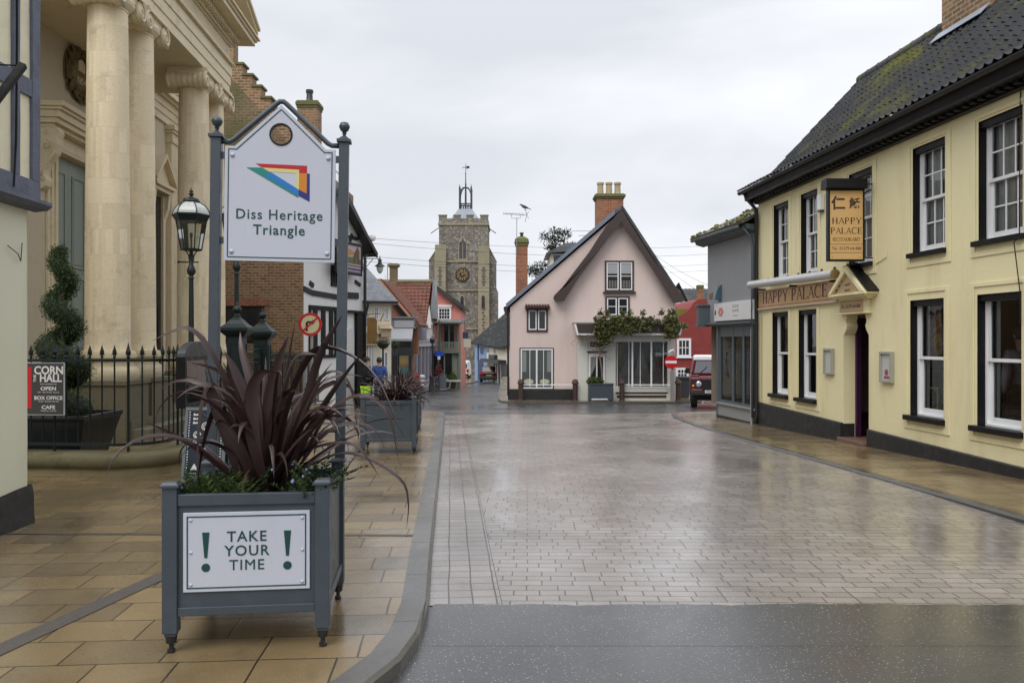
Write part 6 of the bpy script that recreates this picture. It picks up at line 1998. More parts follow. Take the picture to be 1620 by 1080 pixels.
# decorated pavement board
ab = thing('pavement_board', 'dark blue A board with white drawn ornaments behind the flax planter', 'A-board', (-3.74, 9.62, P(9.6)), RAD(4))
for s in (1, -1):
 M_ = T(0, -.0, 0) @ Matrix.Rotation(RAD(-12 * s), 4, 'X') if s == 1 else T(0, .36, 0) @ Matrix.Rotation(RAD(12), 4, 'X')
 mb = MB(); mb.frame(-.25, .25, .0, .86, .035, -.012, .012); mb.bm.transform(M_); fr_ = mb.build('frame', flat('board_frame_grey', (.16, .20, .22)), ab)
 mb = MB(); mb.box(-.214, .214, -.006, .006, .036, .824); mb.bm.transform(M_); pn = mb.build('panel', flat('board_navy', (.018, .026, .045), .5), ab)
 if s == 1:
  mb = MB()
  for i in range(24):
   z = .06 + i * .032
   for x in (-.195, .195):
    mb.prism([(x - .007, z), (x + .007, z), (x + .007, z + .014), (x - .007, z + .014)], -.0085, -.0062)
  for i in range(14):
   x = -.17 + i * .026; mb.prism([(x, .055), (x + .012, .055), (x + .012, .067), (x, .067)], -.0085, -.0062)
  mb.bm.transform(M_); mb.build('dotted_border', m_white, pn)
  mb = MB()
  for i in range(3):
   mb.prism([(-.155 + .0, .76 - i * .05), (-.09, .76 - i * .05), (-.10, .785 - i * .05), (-.12, .775 - i * .05), (-.145, .79 - i * .05)], -.0085, -.0062)
  for (x, z, R_) in ((-.10, .52, .05), (-.11, .40, .06), (.0, .62, .06), (.10, .48, .05), (.02, .3, .07)):
   mb.tube([(x + R_ * math.exp(-k * .05) * math.cos(k * .5), -.0085, z + R_ * math.exp(-k * .05) * math.sin(k * .5)) for k in range(24)], .006, 4)
  mb.prism([(-.15, .10), (-.06, .10), (-.105, .18)], -.0085, -.0062); mb.prism([(.06, .10), (.16, .10), (.11, .19)], -.0085, -.0062)
  for i in range(5):
   mb.prism([(.02, .66 + i * .022), (.15, .68 + i * .022), (.15, .69 + i * .022), (.02, .67 + i * .022)], -.0085, -.0062)
  mb.text('F', .12, T(.14, -.008, .34), .001, offset=.004)
  mb.bm.transform(M_); mb.build('drawn_ornament', m_white, pn)
# ------------------------------------------------------------------ the street beyond: buildings
def FF(pxa, Ya, pxb, Yb=None):
 """facade between two photograph columns at the given depths"""
 Yb = Ya if Yb is None else Yb
 return Face((pxa - 810) / FPX * Ya, Ya, (pxb - 810) / FPX * Yb, Yb)
def bld(name, label, F, cat='building'):
 return thing(name, label, cat, (F.o.x, F.o.y, 0), F.rz)
def poly(F, pts, off=0.0):
 return [F.at(a, b, off) for a, b in pts]
def fwin(root, F, x0, x1, y0, y1, **k):
 return simple_window(root, F.rect(x0, x1, y0, y1), **k)

# ---- old brick building with a stepped gable
F = FF(250, 24.9, 478.5)
g0 = P(25) - .3
br = bld('stepped_gable_building', 'old brick building with mossy crow stepped gable behind the town sign', F)
STEP = [(250, 66), (369, 66), (369, 102.5), (383.7, 102.5), (383.7, 120), (398.7, 120), (398.7, 138), (412.8, 138), (412.8, 156), (428, 156), (428, 174), (443, 174), (443, 191), (459, 191), (459, 208), (478.5, 208)]
pts = poly(F, STEP)
mb = MB(); mb.prism([(pts[0][0], g0), ] + [(x, z - .0) for x, z in pts] + [(pts[-1][0], g0)], 0, .45); mb.build('wall', m_brickold, br)
# weathered, mossy upper face: courses laid in the older brick, 3 mm proud
up = [(300, 250), (300, 110), (366, 125), (381, 140), (396, 157), (410, 172), (425, 188), (440, 206), (455, 225), (470, 240), (440, 262), (400, 230), (360, 300)]
mb = MB(); mb.prism(poly(F, up), -.004, .1); mb.build('weathered_brickwork', m_brickmoss, br)
for a, b in zip(STEP[1:], STEP[2:]):
 if a[1] == b[1]:
  xa, z_ = F.at(a[0], a[1]); xb, _ = F.at(b[0], b[1])
  mb = MB(); mb.box(xa - .02, xb + .05, -.05, .5, z_ + .002, z_ + .07); mb.build('step_coping', m_mossbrick, br)
c = F.at(470.5, 165)
chimney(br, (c[0], 1.5), .66, .6, F.z(470, 215), F.z(470, 163, 1.5), m_brickold, 1, .42, .05, m_mossbrick, flat('black_pot', (.03, .03, .032)), .11)
q = F.rect(355, 418, 484, 542)
mb = MB(); mb.frame(q[0], q[1], q[2], q[3], .07, -.03, .0); w = mb.build('window', m_black, br)
mb = MB(); mb.box(q[0] + .07, q[1] - .07, -.012, -.002, q[2] + .07, q[3] - .07); mb.build('pane', m_darkpane, w)
mb = MB(); mb.box(q[0] - .15, q[1] + .15, -.02, -.001, q[3] + .003, q[3] + .25); mb.build('brick_lintel', m_brickred, w)
mb = MB(); mb.face([(pts[0][0], .45, g0), (pts[0][0], 8, g0), (pts[0][0], 8, 9), (pts[0][0], .45, 10)]); mb.face([(pts[-1][0], .45, g0), (pts[-1][0], .45, 7.6), (pts[-1][0], 8, 7.6), (pts[-1][0], 8, g0)]); mb.build('side_wall', m_brickold, br, recalc=False)
mb = MB(); mb.face([(pts[0][0], .4, 10.2), (F.x(369), .4, 10.2), (F.x(369), 8, 10.2), (pts[0][0], 8, 10.2)]); mb.face([(F.x(369), .4, 10.2), (pts[-1][0], .4, 7.9), (pts[-1][0], 8, 7.9), (F.x(369), 8, 10.2)]); mb.build('roof', m_blacktile_far, br)

# ---- white pub
F = FF(479, 25.0, 573, 28.6)
g0 = P(27) - .4
pb_ = bld('white_pub', 'white plastered pub with black beams, gable roof and shuttered windows', F)
za = F.z(527, 300)
WL, WR = F.x(479), F.x(573)
zl = F.z(573, 388)
mb = MB(); mb.prism([(WL, g0), (WR, g0), (WR, zl), (F.x(527), za), (WL, zl + .25)], 0, 6); mb.build('wall', m_whitewall, pb_)
mb = MB(); mb.prism([(WL - .2, zl - .05), (F.x(527), za + .02), (WR + .45, zl - .38), (WR + .45, zl - .22), (F.x(527), za + .24), (WL - .2, zl + .18)], -.35, 6); mb.build('roof', m_blacktile_far, pb_)
mb = MB(); mb.prism([(WR + .42, zl - .42), (F.x(527), za - .12), (F.x(527), za + .0), (WR + .45, zl - .25)], -.40, -.352); mb.prism([(F.x(527), za - .12), (WL - .2, zl - .15), (WL - .2, zl + .05), (F.x(527), za + .0)], -.40, -.352); mb.build('bargeboard', m_blackiron, pb_)
for (p0, p1, w_) in (((479, 456), (493, 463), .16), ((493, 463), (534, 470), .17), ((548, 467), (566, 468), .22), ((548, 402), (556, 370), .12), ((548, 374), (566, 378), .12), ((561, 445), (569, 451), .12), ((489, 447), (495, 452), .14)):
 a = F.at(*p0); b = F.at(*p1)
 d = Vector((b[0] - a[0], b[1] - a[1])).normalized(); n_ = Vector((-d.y, d.x)) * w_ / 2
 mb = MB(); mb.prism([(a[0] - n_.x, a[1] - n_.y), (b[0] - n_.x, b[1] - n_.y), (b[0] + n_.x, b[1] + n_.y), (a[0] + n_.x, a[1] + n_.y)], -.045, .01); mb.build('beam', plain('weathered_black_beam', (.03, .03, .032), .8, .4, 6, .5), pb_)
def blackwin(x0, x1, y0, y1, n):
 q = F.rect(x0, x1, y0, y1)
 mb = MB(); mb.frame(q[0], q[1], q[2], q[3], .10, -.05, .01, tt=.14)
 w = mb.build('window', m_black, pb_)
 for k in range(n):
  xa = lerp(q[0] + .1, q[1] - .1, (k + .30) / n); xb = lerp(q[0] + .1, q[1] - .1, (k + .78) / n)
  mb = MB(); mb.box(xa, xb, -.04, -.002, q[2] + .1, q[3] - .15); mb.build('shutter', m_black, w)
 mb = MB(); mb.box(q[0] + .1, q[1] - .1, -.0015, .01, q[2] + .1, q[3] - .15); mb.build('pane', flat('white_blind', (.62, .62, .63)), w)
blackwin(488, 531, 484, 566, 3)
blackwin(523, 534, 420, 453, 1)
q = F.rect(547, 559, 522, 645)
mb = MB(); mb.prism([(q[0], g0), (q[1], g0), (q[1], q[3] - .2)] + arc((q[0] + q[1]) / 2, q[3] - .2, (q[1] - q[0]) / 2, 0, 180, 10) + [(q[0], q[3] - .2)], -.04, .0); mb.build('door', flat('white_door', (.6, .6, .6)), pb_)
q = F.rect(560.5, 575, 496, 660)
mb = MB(); mb.box(q[0], WR + .05, -.12, .0, g0, q[3]); mb.build('door', m_black, pb_)
mb = MB(); mb.box(F.x(536), WR + .1, -.16, -.002, q[3] + .004, q[3] + .09); mb.build('door_canopy', m_black, pb_)
mb = MB(); mb.tube([(WR + .35, -.3, zl - .15), (WR - .05, -.14, zl - .4), (WR - .04, -.12, 0)], .055, 8); mb.build('downpipe', m_blackiron, pb_, smooth=True)
c = F.at(559, 330)
chimney(pb_, (c[0], 1.6), .62, .6, zl + .3, F.z(559, 328, 1.3), m_brickmoss, 1, .95, .05, m_mossbrick, m_pottery, .20)
# its sign, lamp bracket and dish
q = F.rect(530, 571.5, 384, 434, -.35)
ps = thing('pub_sign', 'hanging pub sign with a painted landscape and purple foot', 'sign', tuple(pb_.matrix_basis @ Vector((q[0], -.35, q[2]))), F.rz)
w_, h_ = q[1] - q[0], q[3] - q[2]
mb = MB(); mb.frame(0, w_, 0, h_, .06, -.04, .04); mb.build('frame', m_black, ps)
mb = MB(); mb.box(.06, w_ - .06, -.02, .02, .06, h_ - .06); pn = mb.build('panel', flat('sign_sky', (.42, .34, .36)), ps)
mb = MB(); mb.prism([(.06, .38), (w_ - .06, .38), (w_ - .06, .55), (w_ * .7, .62), (w_ * .4, .58), (.06, .66)], -.024, -.021); mb.build('painted_field', flat('painted_green', (.10, .13, .04)), pn)
mb = MB(); mb.prism([(.06, .66), (w_ * .4, .585), (w_ * .75, .75), (w_ * .55, .86), (.06, .80)], -.0235, -.0205); mb.build('painted_hill', flat('painted_orange', (.42, .20, .07)), pn)
mb = MB(); mb.prism([(w_ * .66, .40), (w_ * .74, .40), (w_ * .74, .60), (w_ * .80, .60), (w_ * .82, .40), (w_ * .90, .40), (w_ * .90, .86), (w_ * .82, .98), (w_ * .76, .88), (w_ * .68, .70)], -.028, -.0245); mb.build('painted_horse', flat('painted_brown', (.10, .05, .025)), pn)
mb = MB(); mb.box(.065, w_ - .065, -.025, -.0205, .065, .33); mb.build('painted_foot', flat('painted_purple', (.10, .07, .13)), pn)
mb = MB(); mb.box(.12, w_ - .1, -.028, -.0255, .24, .28); mb.box(.12, w_ - .1, -.028, -.0255, .12, .15); mb.box(.065, w_ - .065, -.0275, -.0255, .345, .37); mb.build('painted_lines', flat('painted_pink', (.5, .4, .42)), pn)
mb = MB(); mb.tube([(0.05, 0, h_ + .03), (.05, .35, h_ + .03)], .02, 6); mb.tube([(w_ - .05, 0, h_ + .03), (w_ - .05, .35, h_ + .03)], .02, 6); mb.tube([(-.05, 0, h_ + .02), (w_ + .05, 0, h_ + .02)], .02, 6); mb.build('hanger', m_blackiron, ps)
lb = thing('bracket_lamp', 'black lantern on a scrolled wall bracket above the slate roof', 'lamp', tuple(pw(574, 409, 28.5)), 0)
o = Vector(lb.location)
mb = MB(); mb.tube([(0, 0, 0), (.64, 0, 0)], .018, 6); mb.tube([(0, 0, -.35), (.12, 0, -.3), (.36, 0, -.02)], .014, 6); mb.tube([(.10 + .05 * math.cos(t * .6), 0, -.12 + .05 * math.sin(t * .6)) for t in range(11)], .010, 5); mb.tube([(-.02, 0, .1), (-.02, 0, -.45)], .03, 6); mb.build('bracket', m_blackiron, lb)
mb = MB(); mb.lathe([(.012, .10), (.02, .0), (.05, -.03), (.09, -.06), (.05, -.10), (.075, -.15), (.08, -.19), (.17, -.25), (.19, -.28), (.12, -.285)], 14, (.61, 0, 0)); mb.build('cap', m_blackiron, lb, smooth=True, auto=45)
mb = MB(); mb.lathe([(.118, -.286), (.125, -.34), (.10, -.44), (.05, -.52), (.01, -.54)], 14, (.61, 0, 0)); mb.build('bowl', flat('milky_glass', (.5, .52, .48), .2), lb, smooth=True)
dsh = thing('satellite_dish', 'pale grey satellite dish on the eaves of the white pub', 'satellite dish', tuple(pw(588.5, 376, 28.6)), 0)
mb = MB(); mb.lathe([(.01, .03), (.08, .02), (.13, -.02), (.14, -.03), (.135, -.035), (.08, .01), (.01, .02)], 18, M=Matrix.Rotation(RAD(70), 4, 'X')); mb.build('dish', flat('dish_grey', (.5, .5, .51)), dsh, smooth=True)
mb = MB(); mb.tube([(-.2, .2, -.05), (0, .03, 0)], .015, 6); mb.tube([(0, 0, -.12), (0, -.16, -.05)], .008, 5); mb.build('arm', m_galv, dsh)

# ---- cream building with slate roof
F = FF(570, 38.0, 619, 38.6)
g0 = P(38) - .4
cr_ = bld('cream_shop_building', 'cream fronted building with hipped slate roof next to the white pub', F)
mb = MB(); mb.prism([(F.x(560), g0), (F.x(619), g0), (F.x(619), F.z(619, 480)), (F.x(560), F.z(560, 480))], 0, 7); mb.build('wall', m_cream, cr_)
e0 = F.at(578, 478); e1 = F.at(626, 478); ez = F.z(600, 477)
mb = MB()
mb.prism([(F.x(560), ez - .14), (F.x(626), ez - .14), (F.x(626), ez), (F.x(560), ez)], -.28, -.001); mb.build('eaves_board', flat('pale_eaves', (.46, .45, .42)), cr_)
tz = F.z(574, 412, 2.4); tx = F.x(570, 2.4)
mb = MB()
mb.face([(F.x(540), -.3, ez), (F.x(627), -.3, ez), (tx, 2.4, tz), (F.x(540), 2.4, tz)])
mb.face([(F.x(627), -.3, ez), (F.x(627), 7, ez), (tx, 4.4, tz), (tx, 2.4, tz)])
mb.face([(F.x(540), -.3, ez - .03), (F.x(540), -.3, ez), (F.x(627), -.3, ez), (F.x(627), -.3, ez - .03)])
mb.build('roof', m_slate, cr_, recalc=False)
mb = MB(); mb.tube([(F.x(560), -.33, ez - .03), (F.x(627), -.33, ez - .03)], .06, 8); mb.tube([(F.x(581), -.33, ez - .05), (F.x(579), -.06, ez - .55), (F.x(575), -.06, ez - .75)], .05, 8); mb.build('gutter', m_blackiron, cr_, smooth=True)
for (a, b, t, bt, c_, r_) in ((591.5, 599, 485, 506, 2, 3), (608, 615, 487, 506, 2, 3), (577, 583, 494, 518, 1, 3), (584, 590, 552, 582, 1, 2), (608, 613, 540, 548, 2, 1), (607, 614, 556, 602, 1, 2)):
 fwin(cr_, F, a, b, t, bt, frame=.05, cols=c_, rows=r_, bar=.025, pane=flat('pale_pane', (.28, .3, .32), .15))
mb = MB(); q = F.rect(569, 597, 528, 546); mb.box(q[0], q[1], -.22, -.001, q[2], q[3]); mb.box(q[0], q[1] + .05, -.34, -.001, q[3] + .001, q[3] + .10); mb.build('shop_fascia', flat('faded_cream_fascia', (.50, .44, .32)), cr_)
mb = MB(); q = F.rect(574, 591, 546, 600)
for k in range(5):
 x = lerp(q[0], q[1], k / 4); mb.box(x - .05, x + .05, -.12, -.001, g0, q[3] - .01)
mb.box(q[0], q[1], -.10, -.001, g0, F.z(580, 606)); sfw = mb.build('shopfront', flat('white_shopfront', (.62, .62, .62)), cr_)
mb = MB(); mb.box(q[0], q[1], -.06, -.05, F.z(580, 605), q[3] - .02); mb.build('pane', flat('pale_shop_glass', (.25, .28, .30), .1), sfw)
mb = MB(); q = F.rect(600, 615, 520, 533); mb.box(q[0], q[1], -.4, -.001, q[2], q[3]); mb.prism([(-.5, q[3] + .001), (0, q[3] + .22), (0, q[3] + .001)], q[0] - .05, q[1] + .1, 'x'); mb.build('door_canopy', flat('pale_wood_canopy', (.42, .33, .22)), cr_)
ws = thing('hanging_sign', 'shield shaped wooden sign board hanging before the cream building', 'sign', tuple(pw(580.5, 544, 36.5)), RAD(10))
s_ = 36.5 / FPX
mb = MB(); mb.prism([(0, 0), (15.5 * s_, 0), (15.8 * s_, 38 * s_), (12 * s_, 42 * s_), (1 * s_, 42 * s_), (.3 * s_, 36 * s_)], -.04, .04); mb.build('board', plain('weathered_oak', (.22, .12, .03), .7, .35, 3, .4, 20, stain=(.10, .05, .015), stain_amt=.6), ws, bevel=.01)
mb = MB(); mb.tube([(0, 0, 1.36), (.62, 0, 1.38)], .018, 6); mb.tube([(.08, 0, 1.22), (.08, 0, 1.37)], .012, 5); mb.tube([(.4, 0, 1.22), (.4, 0, 1.37)], .012, 5); mb.build('hanger', m_blackiron, ws)
fp = thing('flag_pole', 'short slanting pole on the cream front beside the wooden sign', 'pole', tuple(pw(602, 507, 38)), 0)
mb = MB(); mb.tube([(0, 0, 0), (.2, -.35, .32)], .022, 6); mb.lathe([(.04, -.02), (.04, .02)], 8); mb.build('pole', m_blackiron, fp)

# ---- brick gabled shop with grey dormered shopfront
F = FF(600, 45.0, 662, 45.0)
g0 = P(45) - .4
bg_ = bld('brick_gable_shop', 'orange brick gabled shop with grey fascia box and sloping awning', F)
apx, apz = F.at(603, 442)
rx, rz2 = F.at(660, 512)
mb = MB(); mb.prism([(apx - 2.0, g0), (F.x(652), g0), (F.x(652), rz2 + .15), (apx, apz - .1), (apx - 2, apz - .1)], 0, 1.3); mb.build('wall', m_brickred, bg_)
mb = MB(); mb.prism([(apx - 1, apz), (apx, apz), (rx, rz2), (rx - .12, rz2 - .42), (apx - .1, apz - .5), (apx - 1, apz - .5)], -.30, -.18); mb.build('bargeboard', m_black, bg_)
def tile_edge(x0, z0_, x1, z1_, y0, y1):
 pantile_roof(bg_, 'roof', m_redtile, (x1, y0, z1_), (x1, y1, z1_), (x0, y0, z0_), (x0, y1, z0_), .24, .3, amp=.03, samples=4)
tile_edge(apx, apz + .02, rx + .1, rz2 - .04, -.34, 7.5)
mb = MB(); mb.prism([(apx, apz + .0), (rx + .12, rz2 - .08), (rx + .02, rz2 - .16), (apx - .1, apz - .12)], -.40, -.305); mb.build('verge', flat('weathered_tile_verge', (.40, .20, .12), .7), bg_)
q = F.rect(620, 658.5, 504, 520)
mb = MB(); mb.box(q[0], q[1], -1.0, -.0, q[2], q[3]); mb.box(q[0] - .08, q[1] + .08, -1.1, .1, q[3] + .001, q[3] + .09); mb.build('fascia_box', flat('grey_fascia', (.16, .175, .19)), bg_)
mb = MB(); q2 = F.rect(628, 658, 507.5, 518.5); mb.box(q2[0], q2[1], -1.02, -1.001, q2[2], q2[3]); mb.build('fascia_panel', flat('pale_grey_panel', (.33, .34, .38)), bg_)
a0 = F.rect(624, 657, 520, 536)
mb = MB(); mb.prism([(-1.0, a0[3]), (-1.55, a0[2]), (-1.55, a0[2] - .12), (-1.45, a0[2] - .10), (-.9, a0[3] - .06)], a0[0], a0[1], 'x'); mb.build('awning', flat('grey_awning', (.30, .31, .33)), bg_)
mb = MB(); q = F.rect(620, 656, 536, 604)
for a, b in ((620, 623), (630, 633), (651.5, 654)):
 mb.box(F.x(a), F.x(b), -.5, -.40, g0, a0[3] - .05)
mb.box(F.x(620), F.x(654), -.48, -.42, F.z(640, 562) , F.z(640, 549)); mb.box(F.x(620), F.x(654), -.47, -.43, g0, F.z(640, 594)); sfw = mb.build('shopfront', flat('dark_slate_front', (.06, .075, .09)), bg_)
mb = MB(); mb.box(F.x(620), F.x(654), -.42, -.40, g0, a0[3] - .05); mb.build('pane', m_darkpane, sfw)
mb = MB(); q = F.rect(633, 648.5, 560, 594); mb.frame(q[0] - .04, q[1] + .04, q[2] - .04, q[3] + .04, .05, -.50, -.425); po = mb.build('poster_frame', flat('poster_frame', (.05, .06, .07)), sfw)
mt = NT('seaside_poster'); mv = mt.coord('Generated'); sp_ = mt.n('ShaderNodeSeparateXYZ'); mt.l(mv, sp_.inputs[0])
mt.principled(mt.ramp(sp_.outputs[2], [(.0, (.06, .16, .17)), (.35, (.10, .22, .22)), (.48, (.28, .17, .08)), (.62, (.42, .30, .14)), (1.0, (.45, .40, .18))]), .4)
mb = MB(); mb.box(q[0], q[1], -.445, -.43, q[2], q[3]); mb.build('poster', mt.m, sfw)
mb = MB(); mb.box(F.x(652.2), F.x(661), -.02, .6, F.z(650, 560), F.z(650, 518)); mb.build('brick_pier', m_brickred, bg_)
c = F.at(623, 425)
ck = Face((600 - 810) / FPX * 52, 52, (662 - 810) / FPX * 52, 52)

# ---- orange tiled house
F = FF(608, 50.0, 690, 50.0)
g0 = P(50) - .4
ot = bld('orange_tiled_house', 'house with large orange red pantile roof between brick gable and pink house', F)
A0 = F.at(640, 512); A1 = F.at(674, 512)
R0 = F.at(600, 446, 2.6); R1 = F.at(682.5, 446, 2.6)
pantile_roof(ot, 'roof', m_redtile, (F.x(614), -.2, A1[1]), (F.x(675), -.2, A1[1]), (F.x(597, 2.6), 2.6, R0[1]), (R1[0], 2.6, R0[1]), .27, .33, amp=.035, step=.04, seed=6)
mb = MB(); mb.tube([(F.x(597, 2.6), 2.6, R0[1] + .03), (R1[0], 2.6, R0[1] + .03)], .14, 8); mb.build('ridge_tiles', m_churchmoss, ot)
mb = MB(); mb.prism([(F.x(614), g0), (F.x(655), g0), (F.x(655), A1[1] - .05), (F.x(614), A1[1] - .05)], 0, 5); mb.build('wall', m_cream, ot)
mb = MB(); mb.face([(F.x(682.5, 2.6), 2.65, R0[1]), (F.x(614, 2.6), 2.65, R0[1]), (F.x(614), 5.3, A1[1]), (F.x(680), 5.3, A1[1])]); mb.build('back_roof', m_redtile, ot)
# tall grey verge and white gable to the right
v0 = F.at(681.5, 447, 2.6); v1 = F.at(687, 447, 2.6)
mb = MB(); mb.prism([(F.x(676), F.z(676, 508)), (F.x(682.5), R0[1] + .05), (F.x(684.5), R0[1] + .05), (F.x(687.5), F.z(687, 503)), (F.x(680), F.z(680, 503))], 1.2, 2.62); mb.build('grey_gable_return', flat('grey_weatherboard', (.22, .24, .26)), ot)
mb = MB(); mb.prism([(F.x(674.5), F.z(674, 519)), (F.x(679.5), F.z(679, 483)), (F.x(682.5), F.z(682, 508)), (F.x(682), F.z(682, 519))], -.25, -.05); mb.build('white_gable', m_whitewall, ot)
c = ck.at(622.5, 418)
chimney(ot, (F.x(622.5, 2.6), 2.7), .48, .5, R0[1] - .5, F.z(623, 417, 2.6), m_brickmoss, 0, .3, .14, m_churchmoss)
po = thing('roof_pole', 'thin pale pole standing against the orange tiled roof', 'pole', tuple(pw(613, 461, 49)), 0)
mb = MB(); mb.tube([(0, 0, 0), (0, 0, 1.6)], .03, 6); mb.lathe([(.08, -.03), (.08, .03)], 8); mb.build('pole', flat('faded_red_pole', (.40, .25, .2)), po)

# ---- lavender white shop running down the street
F = Face((650 - 810) / FPX * 46.5, 46.5, (687 - 810) / FPX * 55.5, 55.5)
g0 = P(50) - .5
wsb = bld('white_shop', 'white and lavender shopfront receding down the street under the tiled roof', F)
zt_ = F.z(683, 508)
mb = MB(); mb.box(0, F.len, 0, 2.2, g0, zt_ + .1); mb.build('wall', m_whitewall, wsb)
mb = MB(); zf = F.z(664, 548); mb.box(-.02, F.len, -.18, -.001, zf, zf + .32); mb.box(-.02, F.len, -.28, -.001, zf + .321, zf + .40); mb.build('shop_fascia', flat('lavender_white', (.55, .54, .60)), wsb)
n = 6
mb = MB()
for k in range(n + 1):
 x = lerp(.1, F.len - .15, k / n); mb.box(x - .07, x + .07, -.12, -.001, g0, zf - .002)
mb.box(0, F.len, -.10, -.001, g0, P(50) + .55); sfw = mb.build('shopfront', flat('lavender_front', (.52, .50, .58)), wsb)
mb = MB(); mb.box(.1, F.len - .15, -.04, -.03, P(50) + .55, zf - .01); mb.build('pane', flat('pale_lavender_glass', (.16, .16, .19), .1), sfw)
for k in range(3):
 x = lerp(.8, F.len - 1.2, k / 2)
 simple_window(wsb, (x, x + .8, zf + .75, zf + 1.6), frame=.07, cols=2, rows=2, depth=.06)
gs_ = thing('projecting_sign', 'plain grey square sign projecting over the white shopfront', 'sign', tuple(pw(658.5, 538.5, 45.5)), 0)
mb = MB(); mb.box(0, .60, -.03, .03, 0, .74); mb.build('board', flat('grey_sign_board', (.23, .24, .29)), gs_)
mb = MB(); mb.tube([(.60, 0, .68), (.95, .4, .68)], .02, 5); mb.tube([(.60, 0, .06), (.95, .4, .06)], .02, 5); mb.build('bracket', m_blackiron, gs_)

# ---- pink house with balcony
F = FF(684, 56.0, 731, 56.0)
g0 = P(56) - .5
pk_ = bld('balcony_house', 'salmon pink house with green balcony and flower shop below', F)
mb = MB(); mb.prism([(F.x(684), g0), (F.x(729), g0), (F.x(729), F.z(729, 489)), (F.x(686), F.z(686, 452)), (F.x(684), F.z(684, 453))], 0, 6); mb.build('wall', m_pink2, pk_)
mb = MB(); mb.prism([(F.x(683), F.z(683, 449)), (F.x(685.5), F.z(685.5, 447.5)), (F.x(736), F.z(736, 484.5)), (F.x(735), F.z(735, 489.5)), (F.x(727), F.z(727, 486)), (F.x(686), F.z(686, 454))], -.45, 6); mb.build('roof', m_blacktile_far, pk_)
q = F.rect(692, 714, 483, 507)
w = simple_window(pk_, (q[0], q[1], q[2], q[3] - .12), frame=.13, cols=4, rows=3, depth=.08, bar=.03)
mb = MB(); mb.box(q[0] - .05, q[1] + .05, -.14, -.001, q[3] - .115, q[3] + .03); mb.build('window_head', m_white, w)
green = flat('grey_green_paint', (.20, .25, .20))
mb = MB(); q = F.rect(682, 735, 507, 511.5); mb.prism([(-1.5, q[2] - .02), (-1.5, q[2] + .08), (0, q[3] + .1), (0, q[2] - .02)], q[0], q[1], 'x'); mb.build('balcony_roof', flat('grey_balcony_roof', (.17, .18, .17)), pk_)
mb = MB()
for x in (684, 695.5, 728.5):
 mb.box(F.x(x), F.x(x) + .10, -1.4, -1.3, g0, q[2] - .025)
mb.build('balcony_post', green, pk_)
mb = MB(); mb.box(F.x(684), F.x(730), -1.38, -.001, F.z(700, 558), F.z(700, 555)); zb0, zb1 = F.z(700, 554.8), F.z(700, 542)
mb.box(F.x(695), F.x(729), -1.42, -1.36, zb1, zb1 + .06)
nb_ = 14
for k in range(nb_):
 x = lerp(F.x(696), F.x(728), k / (nb_ - 1)); mb.box(x, x + .055, -1.41, -1.37, zb0, zb1)
mb.build('balustrade', green, pk_)
q = F.rect(697, 724, 512, 552)
mb = MB(); mb.frame(q[0], q[1], q[2], q[3], .08, -.05, .0); mb.box((q[0] + q[1]) / 2 - .05, (q[0] + q[1]) / 2 + .05, -.04, .0, q[2], q[3] - .1); w = mb.build('balcony_window', green, pk_)
mb = MB(); mb.box(q[0] + .05, q[1] - .05, -.02, -.005, q[2] + .05, q[3] - .05); mb.build('pane', m_darkpane, w)
rnd = random.Random(19); mb = MB()
for k in range(2):
 mb.box(q[0] + .1 + k * .85, q[0] + .25 + k * .85, -.035, -.022, q[2] + .1, q[3] - .1)
mb.build('curtain', flat('rosy_curtain', (.30, .14, .13)), w)
mb = MB()
q = F.rect(684, 729, 558, 606)
for x in (686, 704, 717, 726):
 mb.box(F.x(x), F.x(x) + .10, -1.15, -1.05, g0, q[3] - .02)
mb.box(F.x(684), F.x(729), -1.13, -1.07, g0, F.z(700, 604)); sfw = mb.build('shopfront', green, pk_)
mb = MB(); mb.box(F.x(684), F.x(728), -1.04, -1.03, g0, q[3]); mb.build('pane', m_darkpane, sfw)
mb = MB(); mb.box(F.x(718), F.x(725.5), -1.06, -1.041, g0, F.z(700, 560)); mb.build('shop_blind', flat('pale_shop_blind', (.32, .33, .26)), sfw)
# flowers for sale
def leafclump(name, label, cat, c, sx, sy, sz, n, mat, size, group=None, seed=1):
 r = thing(name, label, cat, c, 0, group)
 rnd = random.Random(seed); mb = MB()
 for k in range(n):
  d = Vector((rnd.gauss(0, 1), rnd.gauss(0, 1), rnd.gauss(0, 1))).normalized() * rnd.uniform(.3, 1) ** .5
  p = Vector((d.x * sx, d.y * sy, sz + d.z * sz))
  leaflet(mb, p, size * rnd.uniform(.7, 1.3), size * .35)
 mb.build('foliage', mat, r, recalc=False)
 return r
zfl = P(54)
for k, (px_, w_, h_, mt_, lab) in enumerate(((694, .5, 1.3, flat('rust_flowers', (.30, .06, .04)), 'tall rust red flowers outside the balcony house'), (706, .55, .55, m_leaf_grass, 'low green plants beside the rust red flowers'), (717, .4, .75, m_leaf_grass, 'green potted shrub near the far post of the flower shop'))):
 cpt = pw(px_, 540, 53.8 - .2 * k); r = leafclump('flower_display', lab, 'flowers', (cpt.x, cpt.y, zfl + .35), w_ * .6, .3, h_ / 2, 420, mt_, .10, 'flowers outside the shop', 40 + k)
 mb = MB(); mb.lathe([(.15, -.35), (.24, .02), (.24, .05), (.15, .05)], 10); mb.build('pot', flat('clay_pot', (.2, .17, .14)), r)
bt = thing('display_bench', 'low pale display bench of plants outside the balcony house', 'bench', (pw(713, 540, 53).x, 53, P(53)), 0)
mb = MB(); mb.box(-.65, .65, -.3, .3, .45, .55); mb.build('top', flat('pale_bench', (.5, .5, .46)), bt)
for sx in (-.55, .55):
 mb = MB(); mb.box(sx - .04, sx + .04, -.25, .25, 0, .449); mb.build('leg', flat('bench_leg', (.08, .08, .08)), bt)
